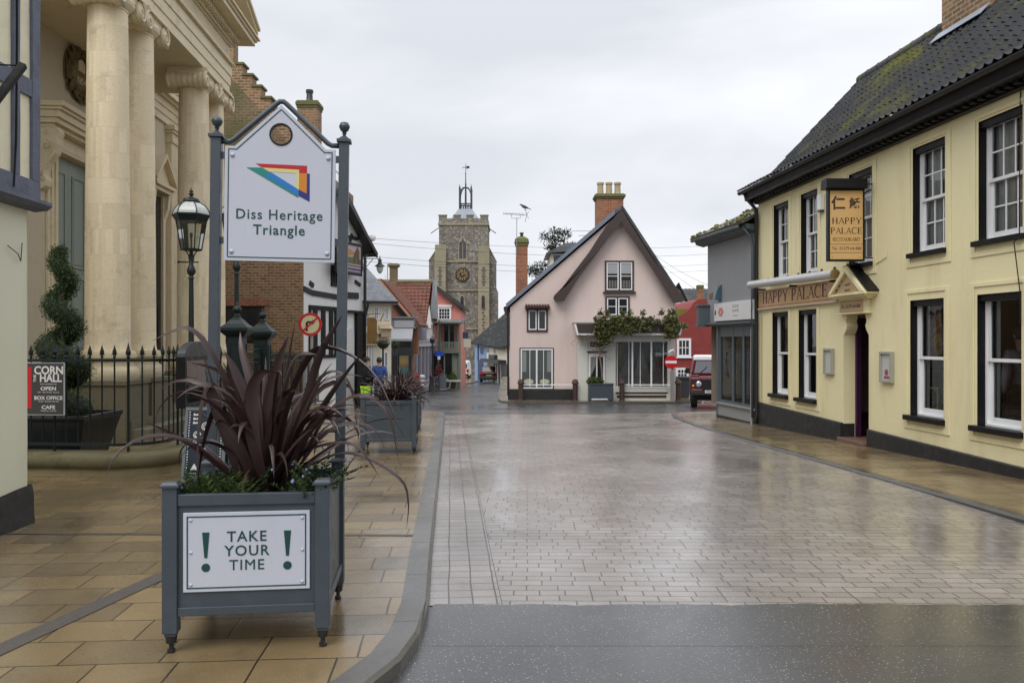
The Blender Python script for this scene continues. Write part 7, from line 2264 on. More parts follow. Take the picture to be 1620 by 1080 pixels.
hs2 = thing('hanging_sign', 'small navy hanging sign above a white panel near the church tower', 'sign', tuple(pw(732, 552, 54)), 0)
mb = MB(); mb.box(0, .38, -.03, .03, .72, 1.15); mb.build('navy_panel', flat('navy_sign', (.02, .035, .07)), hs2)
mb = MB(); mb.box(.06, .55, -.03, .03, 0.12, .69); mb.build('white_panel', flat('cream_sign', (.5, .46, .36)), hs2)
mb = MB(); mb.tube([(.15, 0, 0), (.15, 0, 1.9)], .025, 6); mb.tube([(-.1, 0, 1.9), (.4, 0, 1.9)], .02, 6); mb.build('bracket', m_blackiron, hs2)

# ---- church tower
Yt = 100.0
F = FF(694.5, Yt, 772)
ct = thing('church_tower', 'flint church tower with clock, battlements, lead cap and iron spirelet', 'church tower', (F.o.x, Yt, 0), 0)
def tx_(p): return F.x(p)
def tz_(y): return CAM_H + (540 - y) * Yt / FPX
W_ = F.len
g0 = P(100) - .5
z_str1, z_str2, z_par = tz_(413.6), tz_(459), tz_(355)
z_top = tz_(340)
mb = MB(); mb.box(0, W_, 0, W_, g0, z_par - .1); mb.build('tower_wall', m_flint, ct)
mb = MB(); mb.box(-.12, W_ + .12, -.12, W_ + .12, z_par - .099, z_par + .18); mb.build('string_course', m_churchstone, ct)
mb = MB(); mb.box(-.03, W_ + .03, -.03, .35, z_par + .181, z_par + .75); mb.box(-.03, .35, .351, W_, z_par + .181, z_par + .75); mb.box(W_ - .35, W_ + .03, .351, W_, z_par + .181, z_par + .75); mb.box(-.03, W_ + .03, W_ + .001, W_ + .3, z_par + .181, z_par + .75); mb.build('parapet', m_flint, ct)
for a, b in ((0, .16), (.30, .44), (.56, .70), (.84, 1.0)):
 mb = MB(); x0, x1 = lerp(-.03, W_ + .03, a), lerp(-.03, W_ + .03, b); mb.box(x0, x1, -.03, .35, z_par + .751, z_top - .12); mb.box(x0 - .05, x1 + .05, -.08, .40, z_top - .119, z_top + .02); mb.build('merlon', m_churchmoss, ct)
for zz in (z_str1, z_str2, tz_(520)):
 mb = MB(); mb.box(.0, W_, -.14, .0, zz - .1, zz + .1); mb.build('string_course', m_churchstone, ct)
# angle buttresses with sloped shoulders
def buttress(side):
 s = -1 if side < 0 else 1
 xin = tx_(688.5) if s < 0 else tx_(757)
 xout = tx_(706) if s < 0 else tx_(774.2)
 e = 0 if s < 0 else W_
 # front pair member
 mb = MB()
 mb.prism([(-1.1, g0), (-1.1, z_str2 - .1), (-.95, z_str2 + .3), (-.95, z_str1 - .6), (-.70, z_str1 + .1), (0.0, tz_(389)), (0.0, g0)], min(xin, xout), max(xin, xout), 'x')
 b_ = mb.build('buttress', m_churchstone, ct)
 mb = MB(); mb.prism([(-.96, z_str1 - .55), (-.72, z_str1 + .16), (-.0, tz_(387)), (-.0, tz_(389) - .1), (-.70, z_str1 + .0)], min(xin, xout) - .02, max(xin, xout) + .02, 'x'); mb.build('weathering', m_churchmoss, b_)
 mb = MB(); mb.prism([(-1.12, z_str2 - .2), (-.96, z_str2 + .35), (-.951, z_str2 + .2), (-1.10, z_str2 - .3)], min(xin, xout) - .02, max(xin, xout) + .02, 'x'); mb.build('weathering', m_churchmoss, b_)
 # flushwork panel of dark flint set in the stone
 mb = MB(); m0_ = (xin + xout) / 2
 for k in range(7):
  zz = lerp(z_str2 + .6, z_str1 - .9, k / 6); mb.box(m0_ - .16 - .10 * (k % 2), m0_ + .16 + .10 * (k % 2), -.957, -.94, zz - .14, zz + .14)
 for k in range(9):
  zz = lerp(tz_(525), tz_(485), k / 8); mb.box(m0_ - .2 + .1 * (k % 2), m0_ + .1 + .1 * (k % 2), -1.107, -1.09, zz - .14, zz + .12)
 mb.build('flushwork', plain('knapped_flint', (.09, .085, .075), .7, .4, 2), b_)
 # side member
 o1, o2 = (tx_(678) - 0, tx_(694.5)) if s < 0 else (tx_(772), tx_(785))
 mb = MB()
 if s < 0:
  prof = [(0, g0), (tx_(676), g0), (tx_(676), tz_(463)), (tx_(678.3), tz_(457)), (tx_(678.3), z_str1), (0, tz_(389))]
 else:
  prof = [(W_, g0), (tx_(788), g0), (tx_(788), tz_(462)), (tx_(785), tz_(455)), (tx_(785), z_str1 - .1), (W_, tz_(389))]
 mb.prism(prof, .25, 1.5); mb.build('buttress', m_flint, ct)
 mb = MB()
 if s < 0: mb.prism([(-.001, tz_(389)), (tx_(678), z_str1), (tx_(677.6), z_str1 + .14), (-.001, tz_(389) + .22)], .2, 1.55)
 else: mb.prism([(W_ + .001, tz_(389)), (tx_(785.3), z_str1 - .1), (tx_(785.7), z_str1 + .06), (W_ + .001, tz_(389) + .22)], .2, 1.55)
 mb.build('weathering', m_churchmoss, ct)
buttress(-1); buttress(1)
# lancets, belfry window
def pointed(cx, z0, z1, w, n=8):
 h = w * 1.05
 L_ = [(cx - w / 2, z0), (cx + w / 2, z0), (cx + w / 2, z1 - h)]
 for k in range(1, n):
  t = k / n; L_.append((cx + w / 2 * math.cos(t * math.pi / 2) ** .8, z1 - h + h * math.sin(t * math.pi / 2)))
 L_.append((cx, z1))
 for k in range(n - 1, 0, -1):
  t = k / n; L_.append((cx - w / 2 * math.cos(t * math.pi / 2) ** .8, z1 - h + h * math.sin(t * math.pi / 2)))
 L_.append((cx - w / 2, z1 - h))
 return L_
bx_ = tx_(732)
mb = MB(); mb.prism(pointed(bx_, tz_(412), tz_(375), 1.12), -.06, .0); bwf = mb.build('belfry_window', m_churchstone, ct)
for s in (-1, 1):
 mb = MB(); mb.prism(pointed(bx_ + s * .24, tz_(409), tz_(382), .38), -.085, -.061); mb.build('louvre_light', flat('dark_louvres', (.05, .055, .065), .6), bwf)
mb = MB(); mb.prism(pointed(bx_, tz_(384), tz_(377), .22), -.085, -.0611); mb.build('tracery_light', flat('dark_tracery', (.03, .035, .04), .6), bwf)
for px_, ya, yb, w_, off_ in ((731, 485, 468, .42, 0), (765, 489, 468, .42, -1.09)):
 mb = MB(); mb.prism(pointed(tx_(px_), tz_(ya), tz_(yb - 2), w_ * 1.7), off_ - .06, off_); lw = mb.build('lancet_window', m_churchstone, ct)
 mb = MB(); mb.prism(pointed(tx_(px_), tz_(ya - 1), tz_(yb), w_), off_ - .08, off_ - .061); mb.build('pane', m_darkpane, lw)
# clock
cx_, cz_ = tx_(731.5), tz_(434.5)
mb = MB(); mb.lathe([(.92, 0), (.92, .10), (.86, .16), (.74, .16), (.74, .12)], 8, M=T(cx_, 0, cz_, rx=RAD(90)), a0=RAD(22.5)); cl = mb.build('clock_frame', flat('dark_red_brown_clock_case', (.06, .02, .015), .6), ct)
mb = MB(); mb.lathe([(.72, .121), (.72, .135), (.01, .136)], 32, M=T(cx_, 0, cz_, rx=RAD(90))); fc = mb.build('clock_face', flat('black_clock_face', (.012, .012, .012)), cl)
mb = MB()
for k in range(60):
 a = k * math.pi / 30
 if k % 5 == 0:
  M_ = T(cx_, 0, cz_) @ Matrix.Rotation(a, 4, 'Y'); mb.box(-.055, .055, -.150, -.1365, .43, .66, M_)
for r_ in (.70, .40):
 for k in range(36):
  M_ = T(cx_, 0, cz_) @ Matrix.Rotation(k * math.pi / 18, 4, 'Y'); mb.box(-r_ * .09, r_ * .09, -.148, -.1366, r_ - .015, r_ + .012, M_)
mb.build('numerals', m_gold, fc)
mb = MB(); mb.box(-.035, .035, -.165, -.155, -.1, .62, T(cx_, 0, cz_) @ Matrix.Rotation(RAD(-8), 4, 'Y')); mb.build('clock_hand', m_gold, fc)
mb = MB(); mb.box(-.045, .045, -.178, -.168, -.1, .42, T(cx_, 0, cz_) @ Matrix.Rotation(RAD(62), 4, 'Y')); mb.build('clock_hand', m_gold, fc)
# lead cap, lantern spirelet, vane
m_ = W_ / 2
q4 = math.sqrt(2)
cxm = tx_(734.5)
mb = MB(); mb.lathe([(2.2 * q4, z_par + .3), (1.62 * q4, tz_(340)), (1.2 * q4, tz_(333)), (.90 * q4, tz_(326)), (.5, tz_(325.5))], 4, (cxm, m_, 0), a0=RAD(45)); mb.build('lead_cap', m_lead, ct)
mb = MB()
zb, zt2, zs = tz_(327), tz_(318), tz_(290)
for sx in (-1, 1):
 for sy in (-1, 1):
  x, y = cxm + sx * .74, m_ + sy * .74
  mb.lathe([(.10, zb), (.10, zs - .3), (.13, zs - .25), (.05, zs + .1), (.015, zs + .35)], 6, (x, y, 0))
  mb.tube([(x, y, tz_(305)), (cxm + sx * .66, m_ + sy * .66, tz_(299)), (cxm + sx * .45, m_ + sy * .45, tz_(292)), (cxm + sx * .22, m_ + sy * .22, tz_(289.5)), (cxm, m_, tz_(290))], .07, 6)
for k in range(4):
 M_ = T(cxm, m_, 0) @ Matrix.Rotation(k * math.pi / 2, 4, 'Z')
 mb.box(-.70, .70, -.78, -.70, zt2 - .02, zt2 + .14, M_); mb.box(-.70, .70, -.78, -.70, zb, zb + .1, M_)
 for j in range(4):
  mb.box(-.55 + j * .3, -.45 + j * .3, -.77, -.71, zb + .1, zt2 - .02, M_)
mb.lathe([(.13, zb), (.12, tz_(300)), (.09, tz_(285)), (.11, tz_(284)), (.07, tz_(282)), (.05, tz_(268)), (.09, tz_(267)), (.04, tz_(265)), (.025, tz_(250))], 8, (cxm, m_, 0))
sp = mb.build('spirelet', flat('dark_lead_spirelet', (.045, .05, .055), .5), ct)
mb = MB(); mb.box(cxm - .45, cxm + .25, m_ - .015, m_ + .015, tz_(257), tz_(256)); mb.prism([(cxm + .1, tz_(259)), (cxm + .5, tz_(257.5)), (cxm + .5, tz_(254.5)), (cxm + .1, tz_(254))], m_ - .02, m_ + .02); mb.build('weather_vane', m_blackiron, sp)
for x, dx in ((0, -1.0), (W_, 1.0)):
 mb = MB(); zz = tz_(361); mb.tube([(x, .2, zz + .1), (x + dx, -.1, zz - .65)], .06, 6); mb.build('waterspout', m_blackiron, ct)

# ---- blue and cream cottages on the right of the far street
F = FF(751, 78.0, 770, 74.0)
g0 = P(76) - .5
bh = bld('blue_cottage', 'pale blue cottage with navy door below the dark tiled roof', F)
bl = plain('pale_blue_render', (.22, .33, .56), .7, .05, 1, .1)
zt3 = F.z(757, 546)
mb = MB(); mb.box(0, F.len, 0, 6, g0, zt3); mb.build('wall', bl, bh)
q = F.rect(756.5, 762, 570, 598); mb = MB(); mb.box(q[0], q[1], -.04, -.001, g0, q[3]); mb.build('door', flat('navy_door', (.01, .035, .11)), bh)
fwin(bh, F, 760.5, 765, 548, 560, frame=.06, cols=1, rows=2, fmat=flat('blue_frame', (.12, .2, .4)))
fwin(bh, F, 762.5, 765, 572, 582, frame=.05, cols=1, rows=1, fmat=flat('blue_frame2', (.12, .2, .4)))
mb = MB(); mb.tube([(F.x(757.5), -.08, zt3), (F.x(757.5), -.08, F.z(757, 570))], .06, 6); mb.build('downpipe', flat('navy_pipe', (.02, .05, .14)), bh)
F2 = FF(770, 74.0, 806, 66.0)
chs = bld('cream_cottage', 'cream cottage with dark shop canopy beside the blue cottage', F2)
zt4 = F2.z(785, 548)
mb = MB(); mb.box(0, F2.len, 0, 6, P(70) - .6, zt4); mb.build('wall', m_cream, chs)
for a, b, t, bt in ((771, 774.5, 548, 558), (781.5, 784.5, 549, 559), (771.5, 775.5, 574, 582)):
 fwin(chs, F2, a, b, t, bt, frame=.06, cols=1, rows=2, depth=.05)
mb = MB(); z = F2.z(786, 570); mb.box(F2.x(771), F2.x(801), -.7, -.001, z - .2, z + .1); mb.build('shop_canopy', flat('black_canopy', (.02, .022, .024)), chs)
mb = MB(); mb.box(F2.x(781), F2.x(803), -.08, -.001, P(70) - .5, z - .21); mb.build('shopfront', flat('dark_shopfront', (.05, .055, .05)), chs)
mb = MB()
for a in (783, 786, 789, 794):
 mb.box(F2.x(a), F2.x(a) + .12, -.12, -.081, P(70) - .5, z - .22)
mb.build('shop_mullion', m_white, chs)
mb = MB(); q = F2.rect(778, 787, 561, 567.5); mb.box(q[0], q[1], -.3, -.001, q[2], q[3]); mb.build('sign_board', flat('dark_sign', (.03, .03, .03)), chs)
# common roof
def T3(px, py, Y): return pw(px, py, Y)
dr = thing('cottage_roof', 'long dark slate roof with pale specks over the blue and cream cottages', 'roof', (-2.5, 74, 0))
o = Vector((-2.5, 74, 0))
mb = MB()
E0 = pw(745, 541, 79.0) - o; E1 = pw(791, 549.5, 67.5) - o; E2 = pw(810, 541, 64.5) - o; T0 = pw(752, 540, 80) - o; T1 = pw(803, 492, 73.5) - o; T2 = pw(828, 492, 66) - o
mb.face([E0, E1, E2, T2, T1]); mb.face([E0, T1, T2 + Vector((0, 8, -1)), E0 + Vector((2, 8, 0))])
mb.face([E0, E0 - Vector((0, 0, .18)), E1 - Vector((0, 0, .18)), E1]); mb.face([E1, E1 - Vector((0, 0, .18)), E2 - Vector((0, 0, .18)), E2])
t = NT('speckled_dark_slates'); ov = t.coord('Object'); vo = t.n('ShaderNodeTexVoronoi'); vo.inputs['Scale'].default_value = 2.2; t.l(ov, vo.inputs['Vector'])
spk = t.ramp(vo.outputs['Distance'], [(.14, .7), (.26, 0.0)]); c = t.mix(t.noise(ov, .8, 5), (.014, .016, .018), (.03, .033, .033)); c = t.mix(spk, c, (.22, .22, .2)); t.principled(c, .75, None, 0, .25)
mb.build('slates', t.m, dr, recalc=True)
# ------------------------------------------------------------------ the pale pink gabled house
Y0 = 36.0
F = FF(803.5, Y0, 1072)
pkh = bld('pink_gabled_house', 'pale pink gabled house with brown bargeboards, ivy covered shopfront and slate catslide', F, 'house')
g0 = P(36) - .4
def fp_(pts, off=0.0):
 return [F.at(a, b, off) for a, b in pts]
WP = [(807, 640), (807, 486), (968, 348), (982.5, 334), (1069, 480), (1069, 640)]
mb = MB(); mb.prism(fp_(WP), 0, 9); mb.build('wall', m_pink, pkh)
mb = MB(); q = F.rect(803.5, 912, 615, 640); mb.box(q[0], q[1], -.05, -.001, g0, q[3]); mb.build('plinth', m_plinth, pkh, bevel=.01)
mb = MB(); mb.box(F.x(895), F.x(897), -.012, -.001, P(36), F.z(896, 480)); mb.build('plaster_joint', m_pink, pkh)
# catslide slate slope with a lead coloured verge
r0, r1 = F.at(802, 486.5), F.at(982.5, 331.5)
mb = MB(); mb.prism([r0, r1, (r1[0], r1[1] + .20), (r0[0] - .05, r0[1] + .17)], -.12, 8.9); mb.build('slate_slope', m_slate, pkh)
mb = MB(); mb.prism([(r0[0], r0[1] + .01), (r1[0] - .3, r1[1] - .25), (r1[0] - .3, r1[1] - .035), (r0[0] - .02, r0[1] + .185)], -.16, -.121); mb.build('verge_flashing', m_slateblue, pkh)
mb = MB(); s0, s1 = F.at(983, 331), F.at(1079, 476); mb.prism([(s0[0], s0[1] + .12), (s1[0] + .05, s1[1]), (s1[0] - .1, s1[1] - .06), (s0[0], s0[1] - .08)], -.40, 8.9); mb.build('tile_slope', m_blacktile_far, pkh)
mb = MB(); l0, l1 = F.at(982, 333), F.at(876, 474); mb.prism([(l0[0], l0[1] + .0), (l1[0], l1[1] + .05), (l1[0] + .25, l1[1] - .0), (l0[0], l0[1] - .2)], -.40, -.001); mb.build('soffit', m_brown, pkh)
def cf(pts):
 return [F.at(860 + u / 4.908, 280 + v / 4.908, -.44) for u, v in pts]
RB_ = cf([(606, 252), (740, 470), (850, 640), (970, 800), (1088, 928), (1086, 972), (1010, 976)]) + cf([(950, 880), (870, 755), (720, 530), (603, 350)])
LB_ = cf([(604, 252), (470, 400), (330, 620), (170, 850), (68, 930), (90, 966), (157, 966)]) + cf([(260, 800), (380, 640), (500, 480), (602, 350)])
def strip_prism(pts, n, y0, y1, name):
 mb = MB()
 a, b = pts[:n], pts[n:][::-1]
 # quads between outer and inner outline
 k = max(len(a), len(b))
 def samp(L_, t):
  s = t * (len(L_) - 1); i = min(int(s), len(L_) - 2); f = s - i
  return (lerp(L_[i][0], L_[i + 1][0], f), lerp(L_[i][1], L_[i + 1][1], f))
 N = 14
 A = [samp(a, i / N) for i in range(N + 1)]; B = [samp(b, i / N) for i in range(N + 1)]
 for i in range(N):
  V0 = [mb.bm.verts.new((x, y0, z)) for x, z in (A[i], A[i + 1], B[i + 1], B[i])]
  V1 = [mb.bm.verts.new((x, y1, z)) for x, z in (A[i], A[i + 1], B[i + 1], B[i])]
  mb.bm.faces.new(V0); mb.bm.faces.new(V1[::-1])
  mb.bm.faces.new([V0[0], V1[0], V1[1], V0[1]]); mb.bm.faces.new([V0[2], V1[2], V1[3], V0[3]])
  if i in (0, N - 1):
   mb.bm.faces.new([V0[1], V1[1], V1[2], V0[2]] if i else [V0[3], V1[3], V1[0], V0[0]])
 bmesh.ops.remove_doubles(mb.bm, verts=mb.bm.verts[:], dist=.0005)
 return mb.build(name, m_brown, pkh)
strip_prism(RB_, 7, -.47, -.41, 'bargeboard')
strip_prism(LB_, 7, -.472, -.412, 'bargeboard')
mb = MB(); mb.prism([F.at(975, 345, -.44), F.at(983, 330, -.44), F.at(991, 345, -.44), F.at(983, 352, -.44)], -.478, -.473); mb.build('bargeboard_apex', m_brown, pkh)
# windows
def casement(x0, x1, y0, y1, fr, rows=2, name='window', deep=.06, blind=0.0, pane=None):
 q = F.rect(x0, x1, y0, y1)
 mb = MB(); mb.frame(q[0], q[1], q[2], q[3], .075, -deep, -.001, tb=.075, tt=.075); xm = (q[0] + q[1]) / 2; mb.box(xm - .03, xm + .03, -deep, -.001, q[2] + .075, q[3] - .075); w = mb.build(name, fr, pkh)
 for a, b in ((q[0] + .075, xm - .03), (xm + .03, q[1] - .075)):
  mb = MB(); mb.frame(a + .002, b - .002, q[2] + .077, q[3] - .077, .05, -deep + .012, -.002)
  zm = lerp(q[2], q[3], .5)
  if rows == 2: mb.box(a + .052, b - .052, -deep + .016, -.004, zm - .015, zm + .015)
  mb.build('casement', m_white, w)
  mb = MB(); mb.box(a + .04, b - .04, -.03, -.012, q[2] + .13, q[3] - .13); mb.build('pane', pane or m_darkpane, w)
  if blind:
   mb = MB(); mb.box(a + .06, b - .06, -.036, -.0305, lerp(q[3], q[2], blind), q[3] - .15); mb.build('blind', flat('grey_blind', (.34, .35, .37)), w)
 return w, q
w, q = casement(956.8, 1002.6, 412.4, 461.3, m_brown, 2, blind=.42)
mb = MB(); mb.box(q[0] - .08, q[1] + .08, -.14, -.001, q[2] - .08, q[2] - .002); mb.build('sill', m_brown, w)
mb = MB()
for k in range(14):
 x = lerp(q[0] + .2, q[1] - .2, k / 13); mb.box(x - .012, x + .012, -.045, -.037, q[2] + .16, lerp(q[2], q[3], .36))
mb.build('railing_reflection', flat('pale_rail_reflection', (.28, .26, .25)), w)  # reflection of a railing in the lower glass, modelled as pale bars
w, q = casement(957.4, 996, 468.5, 501, m_brown, 2)
q = F.rect(833.5, 866.6, 489, 524.5)
w, q = casement(833.5, 866.6, 488, 524.5, m_brown, 1)
mb = MB(); mb.prism([(-.30, q[3] - .02), (-.32, q[3] + .05), (0, q[3] + .16), (0, q[3] - .02)], q[0] - .08, q[1] + .08, 'x'); mb.build('tile_hood', flat('dark_tile_hood', (.06, .03, .025), .7), w)
mb = MB()
for k in range(9):
 x = lerp(q[0] - .02, q[1] + .02, k / 8); mb.tube([(x, -.33, q[3] + .05), (x, -.02, q[3] + .17)], .045, 6)
mb.build('hood_tiles', flat('dark_tile_roll', (.07, .03, .025), .7), w)
# left shop window with oval motifs
q = F.rect(822, 876, 550, 616)
mb = MB(); mb.frame(q[0], q[1], q[2], q[3], .045, -.04, -.001); w = mb.build('shop_window', m_black, pkh)
mb = MB(); mb.frame(q[0] + .046, q[1] - .046, q[2] + .046, q[3] - .046, .06, -.055, -.002); xm = (q[0] + q[1]) / 2
for x, b in ((xm, .035), (lerp(q[0], q[1], .30), .014), (lerp(q[0], q[1], .70), .014)):
 mb.box(x - b, x + b, -.05, -.003, q[2] + .11, q[3] - .11)
mb.box(q[0] + .11, q[1] - .11, -.048, -.004, q[2] + .25, q[2] + .31) if False else None
mb.build('sash_frame', m_white, w)
mb = MB(); mb.box(q[0] + .1, q[1] - .1, -.02, -.006, q[2] + .1, q[3] - .1); mb.build('pane', flat('grey_green_glass', (.06, .075, .07), .1), w)
for s in (-1, 1):
 mb = MB(); mb.lathe([(.22, 0), (.22, .006)], 20, M=T(xm + s * .36, -.022, q[2] + .36) @ Matrix.Diagonal((1, 1, .55, 1)) @ Matrix.Rotation(RAD(90), 4, 'X')); mb.build('oval_motif', flat('cream_oval', (.46, .46, .36)), w)
 mb = MB(); mb.box(xm + s * .55 - .16, xm + s * .55 + .16, -.0205, -.0200, q[2] + .75, q[3] - .2) if False else mb.box(xm + s * .60 - .13, xm + s * .60 + .13, -.0245, -.0205, q[2] + .8, q[3] - .15); mb.build('curtain', flat('pale_grey_curtain', (.22, .24, .235)), w)
# shopfront projecting .4 m with brown canopy
D = -.40
def X_(px): return F.x(px, D)
def Z_(py): return F.z(990, py, D)
paint = flat('cream_white_shop_paint', (.62, .62, .57))
mb = MB(); mb.box(X_(913.5), X_(1064), D, -.001, g0, Z_(529)); body = None
zt_ = Z_(529)
mb = MB()
for a, b in ((913.5, 930), (958, 974), (1056, 1064)):
 mb.box(X_(a), X_(b), D, -.001, g0, zt_)
mb.box(X_(930), X_(958), D + .02, -.001, Z_(538), zt_); mb.box(X_(930), X_(958), D + .01, -.001, Z_(561), Z_(551))
mb.box(X_(974), X_(1056), D + .01, -.001, Z_(540.5), zt_)
mb.box(X_(974), X_(1056), D + .02, -.001, g0, Z_(620)); mb.box(X_(974), X_(1056), D - .06, -.001, Z_(619.8), Z_(611))
sfr = mb.build('shopfront', paint, pkh)
mb = MB(); mb.box(X_(929), X_(960), D - .03, D + .005, Z_(558), Z_(555.2)); mb.box(X_(974), X_(1056), D - .012, D + .019, Z_(622), Z_(620.3)); mb.box(X_(976), X_(1054), D - .012, D + .019, Z_(628.5), Z_(625)); mb.build('brown_trim', m_brown, sfr)
mb = MB()
for px_, w_ in ((1000.5, .036), (1030.5, .036)):
 mb.box(X_(px_) - w_, X_(px_) + w_, D, D + .06, Z_(611), Z_(540.5))
for px_ in (976.5, 995, 1013, 1049.5):
 mb.box(X_(px_) - .013, X_(px_) + .013, D + .02, D + .06, Z_(611), Z_(540.5))
mb.build('mullion', m_white, sfr)
mb = MB(); mb.box(X_(974.5), X_(1055.5), D + .08, D + .085, Z_(611), Z_(541)); mb.build('pane', m_glass, sfr)
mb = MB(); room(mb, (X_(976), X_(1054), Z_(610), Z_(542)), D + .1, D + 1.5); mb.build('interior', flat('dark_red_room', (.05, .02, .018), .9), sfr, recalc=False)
# looped curtains and chairs seen inside
mb = MB()
def drape(xa, xb, side):
 def f(u, v):
  z = lerp(Z_(542), Z_(598), v)
  w_ = (1 - v ** 1.3)
  x = lerp(xa, lerp(xa, xb, w_), u)
  return (x, D + .22 + .03 * math.sin(u * 26 + v * 3), z + (.1 * u if v > .8 else 0))
 mb.grid(f, 40, 10)
drape(X_(976), X_(1003), 1); drape(X_(1003), X_(1003) + .0 + (X_(1014) - X_(1003)), 1); drape(X_(1054), X_(1028), -1); drape(X_(1030), X_(1019), -1)
mb.build('curtain', flat('grey_drape', (.36, .36, .34), .9), sfr, smooth=True)
for k, px_ in enumerate((985, 1012, 1040)):
 ccx = X_(px_)
 r = thing('dining_chair', 'dark slatted chair backs seen through the ivy shop window', 'chair', tuple(pkh.matrix_basis @ Vector((ccx, D + .65, P(36)))), 0, 'chairs inside the shop window')
 mb = MB(); mb.frame(-.22, .22, .45, .98, .05, -.02, .02, tt=.10)
 for j in range(3): mb.box(-.12 + j * .1, -.08 + j * .1, -.015, .015, .5, .88)
 mb.build('backrest', flat('blue_black_chair', (.03, .04, .05)), r)
 mb = MB(); mb.box(-.22, .22, .021, .42, .40, .449); mb.build('seat', flat('chair_seat', (.03, .035, .04)), r)
 for sx in (-.2, .2):
  for yy in (.0, .4):
   mb = MB(); mb.box(sx - .02, sx + .02, yy - .02, yy + .02, 0.02, .399); mb.build('leg', m_black, r)
q = (X_(931), X_(957.5), Z_(551), Z_(538))
mb = MB(); mb.frame(q[0], q[1], q[2], q[3], .06, D - .01, D + .06); fl = mb.build('fanlight', m_white, pkh)
mb = MB(); mb.box(q[0] + .06, q[1] - .06, D + .02, D + .03, q[2] + .06, q[3] - .06); mb.build('pane', m_darkpane, fl)
dz0, dz1 = P(36) - .02, Z_(561)
mb = MB(); mb.frame(X_(931), X_(957.5), dz0, dz1, .09, D + .02, D + .09, tb=.75); mb.box((X_(931) + X_(957.5)) / 2 - .03, (X_(931) + X_(957.5)) / 2 + .03, D + .03, D + .08, dz0 + .75, dz1 - .09); dr_ = mb.build('door', m_white, pkh)
mb = MB(); mb.box(X_(931) + .08, X_(957.5) - .08, D + .05, D + .06, dz0 + .74, dz1 - .08); mb.build('pane', m_darkpane, dr_)
mb = MB(); mb.grid(lambda u, v: (lerp(X_(933), lerp(X_(948), X_(936), v), u), D + .045 + .006 * math.sin(u * 20), lerp(dz1 - .1, dz1 - .9, v)), 20, 4); mb.build('curtain', flat('door_net', (.25, .26, .25)), dr_)
# canopy
mb = MB(); zc0, zc1 = F.z(990, 530, -.95), F.z(990, 512, -.95)
ca, cb_ = F.x(909, -.95), F.x(1081, -.95)
def canopy(e, y):
 return [(ca + .12 - e * 0, zc0 + e), (cb_ - .12, zc0 + e), (cb_ + .02 - e * .2, zc1 - e), (ca - .02 + e * .2, zc1 - e)]
mb.prism(canopy(.0, 0), -.95, -.001); cn = mb.build('canopy', m_white, pkh)
mb = MB(); mb.prism([(ca + .17, zc0 + .09), (cb_ - .17, zc0 + .09), (cb_ - .07, zc1 - .0), (ca + .07, zc1 - .0)], -.97, -.951); bf = mb.build('canopy_fascia', m_brown, cn)
mb = MB(); mb.text('weavers', .34, T(F.x(991, -.95), -.972, (zc0 + zc1) / 2 + .02), .004, spacing=1.3); mb.build('lettering', flat('faded_lettering', (.30, .24, .22)), bf)
mb = MB(); mb.box(ca - .03, cb_ + .03, -.96, -.001, zc1 + .001, zc1 + .06); mb.build('canopy_top', flat('canopy_lead', (.20, .21, .22)), cn)
# chimneys
c = F.at(965, 340, 2.0)
chimney(pkh, (c[0], 2.4), (986 - 944) / FPX * 38, .9, F.z(965, 400, 2), F.z(965, 306.5, 2), m_brickred, 3, .60, .10, m_mossbrick, m_pottery, .155)
# eaves gutter end
mb = MB(); a = F.at(800, 488); mb.tube([(a[0], -.2, a[1]), (a[0], 6, a[1])], .10, 8); mb.tube([(a[0] + .1, -.03, a[1] - .1), (a[0] + .12, -.03, g0 + .6)], .05, 8); mb.build('gutter', m_blackiron, pkh)
# roof dormer behind
q = F.rect(871.5, 912, 401, 425, 4.5)
mb = MB(); mb.box(q[0], q[1], 4.5, 8, q[2] - 1.2, q[3]); dm_ = mb.build('dormer', m_cream, pkh)
mb = MB(); mb.prism([(q[0] - .25, q[3]), (q[1] + .2, q[3] + .12), (q[1] + .1, q[3] + .5), (q[0] + .7, q[3] + .5)], 4.2, 8.2); mb.build('dormer_roof', m_slate, dm_)
mb = MB(); mb.box(q[0] + .15, q[0] + .75, 4.46, 4.499, q[2] - .2, q[3] - .12); mb.build('pane', m_darkpane, dm_)

# tall single chimney with aerial, farther back
tcx = (825.5 - 810) / FPX * 43
tcs = thing('tall_chimney', 'tall slim brick chimney rising left of the pink house', 'chimney', (tcx, 43.5, P(43)))
zb, zt = 0, CAM_H + (540 - 379) / FPX * 43.5 - P(43)
mb = MB(); mb.box(-.32, .32, -.32, .32, 0, zt - .35); stk = mb.build('stack', m_brickred, tcs)
mb = MB(); mb.box(-.36, .36, -.36, .36, zt - .349, zt - .2); mb.lathe([(.40 * q4, zt - .199), (.36 * q4, zt), (.2 * q4, zt + .12), (.12 * q4, zt + .16)], 4, a0=RAD(45)); mb.build('chimney_cap', m_mossbrick, tcs)
mb = MB(); mb.lathe([(.09, zt + .16), (.075, zt + .3), (.12, zt + .31), (.11, zt + .38), (.02, zt + .40)], 10); mb.build('chimney_pot', m_mossbrick, tcs, smooth=True)
ant = thing('roof_aerial', 'television aerial on a mast fixed to the tall slim chimney', 'aerial', (tcx - .27, 43.1, P(43) + zt - .4))
hm = CAM_H + (540 - 340) / FPX * 43.1 - (P(43) + zt - .4)
mb = MB(); mb.tube([(0, 0, -.6), (0, 0, hm - .15)], .022, 6); mb.build('mast', m_galv, ant)
mb = MB(); a_ = -(818 - 797) / FPX * 43; b_ = (834 - 818) / FPX * 43
mb.tube([(a_, 0, hm + .08), (b_, 0, hm + .0)], .018, 6)
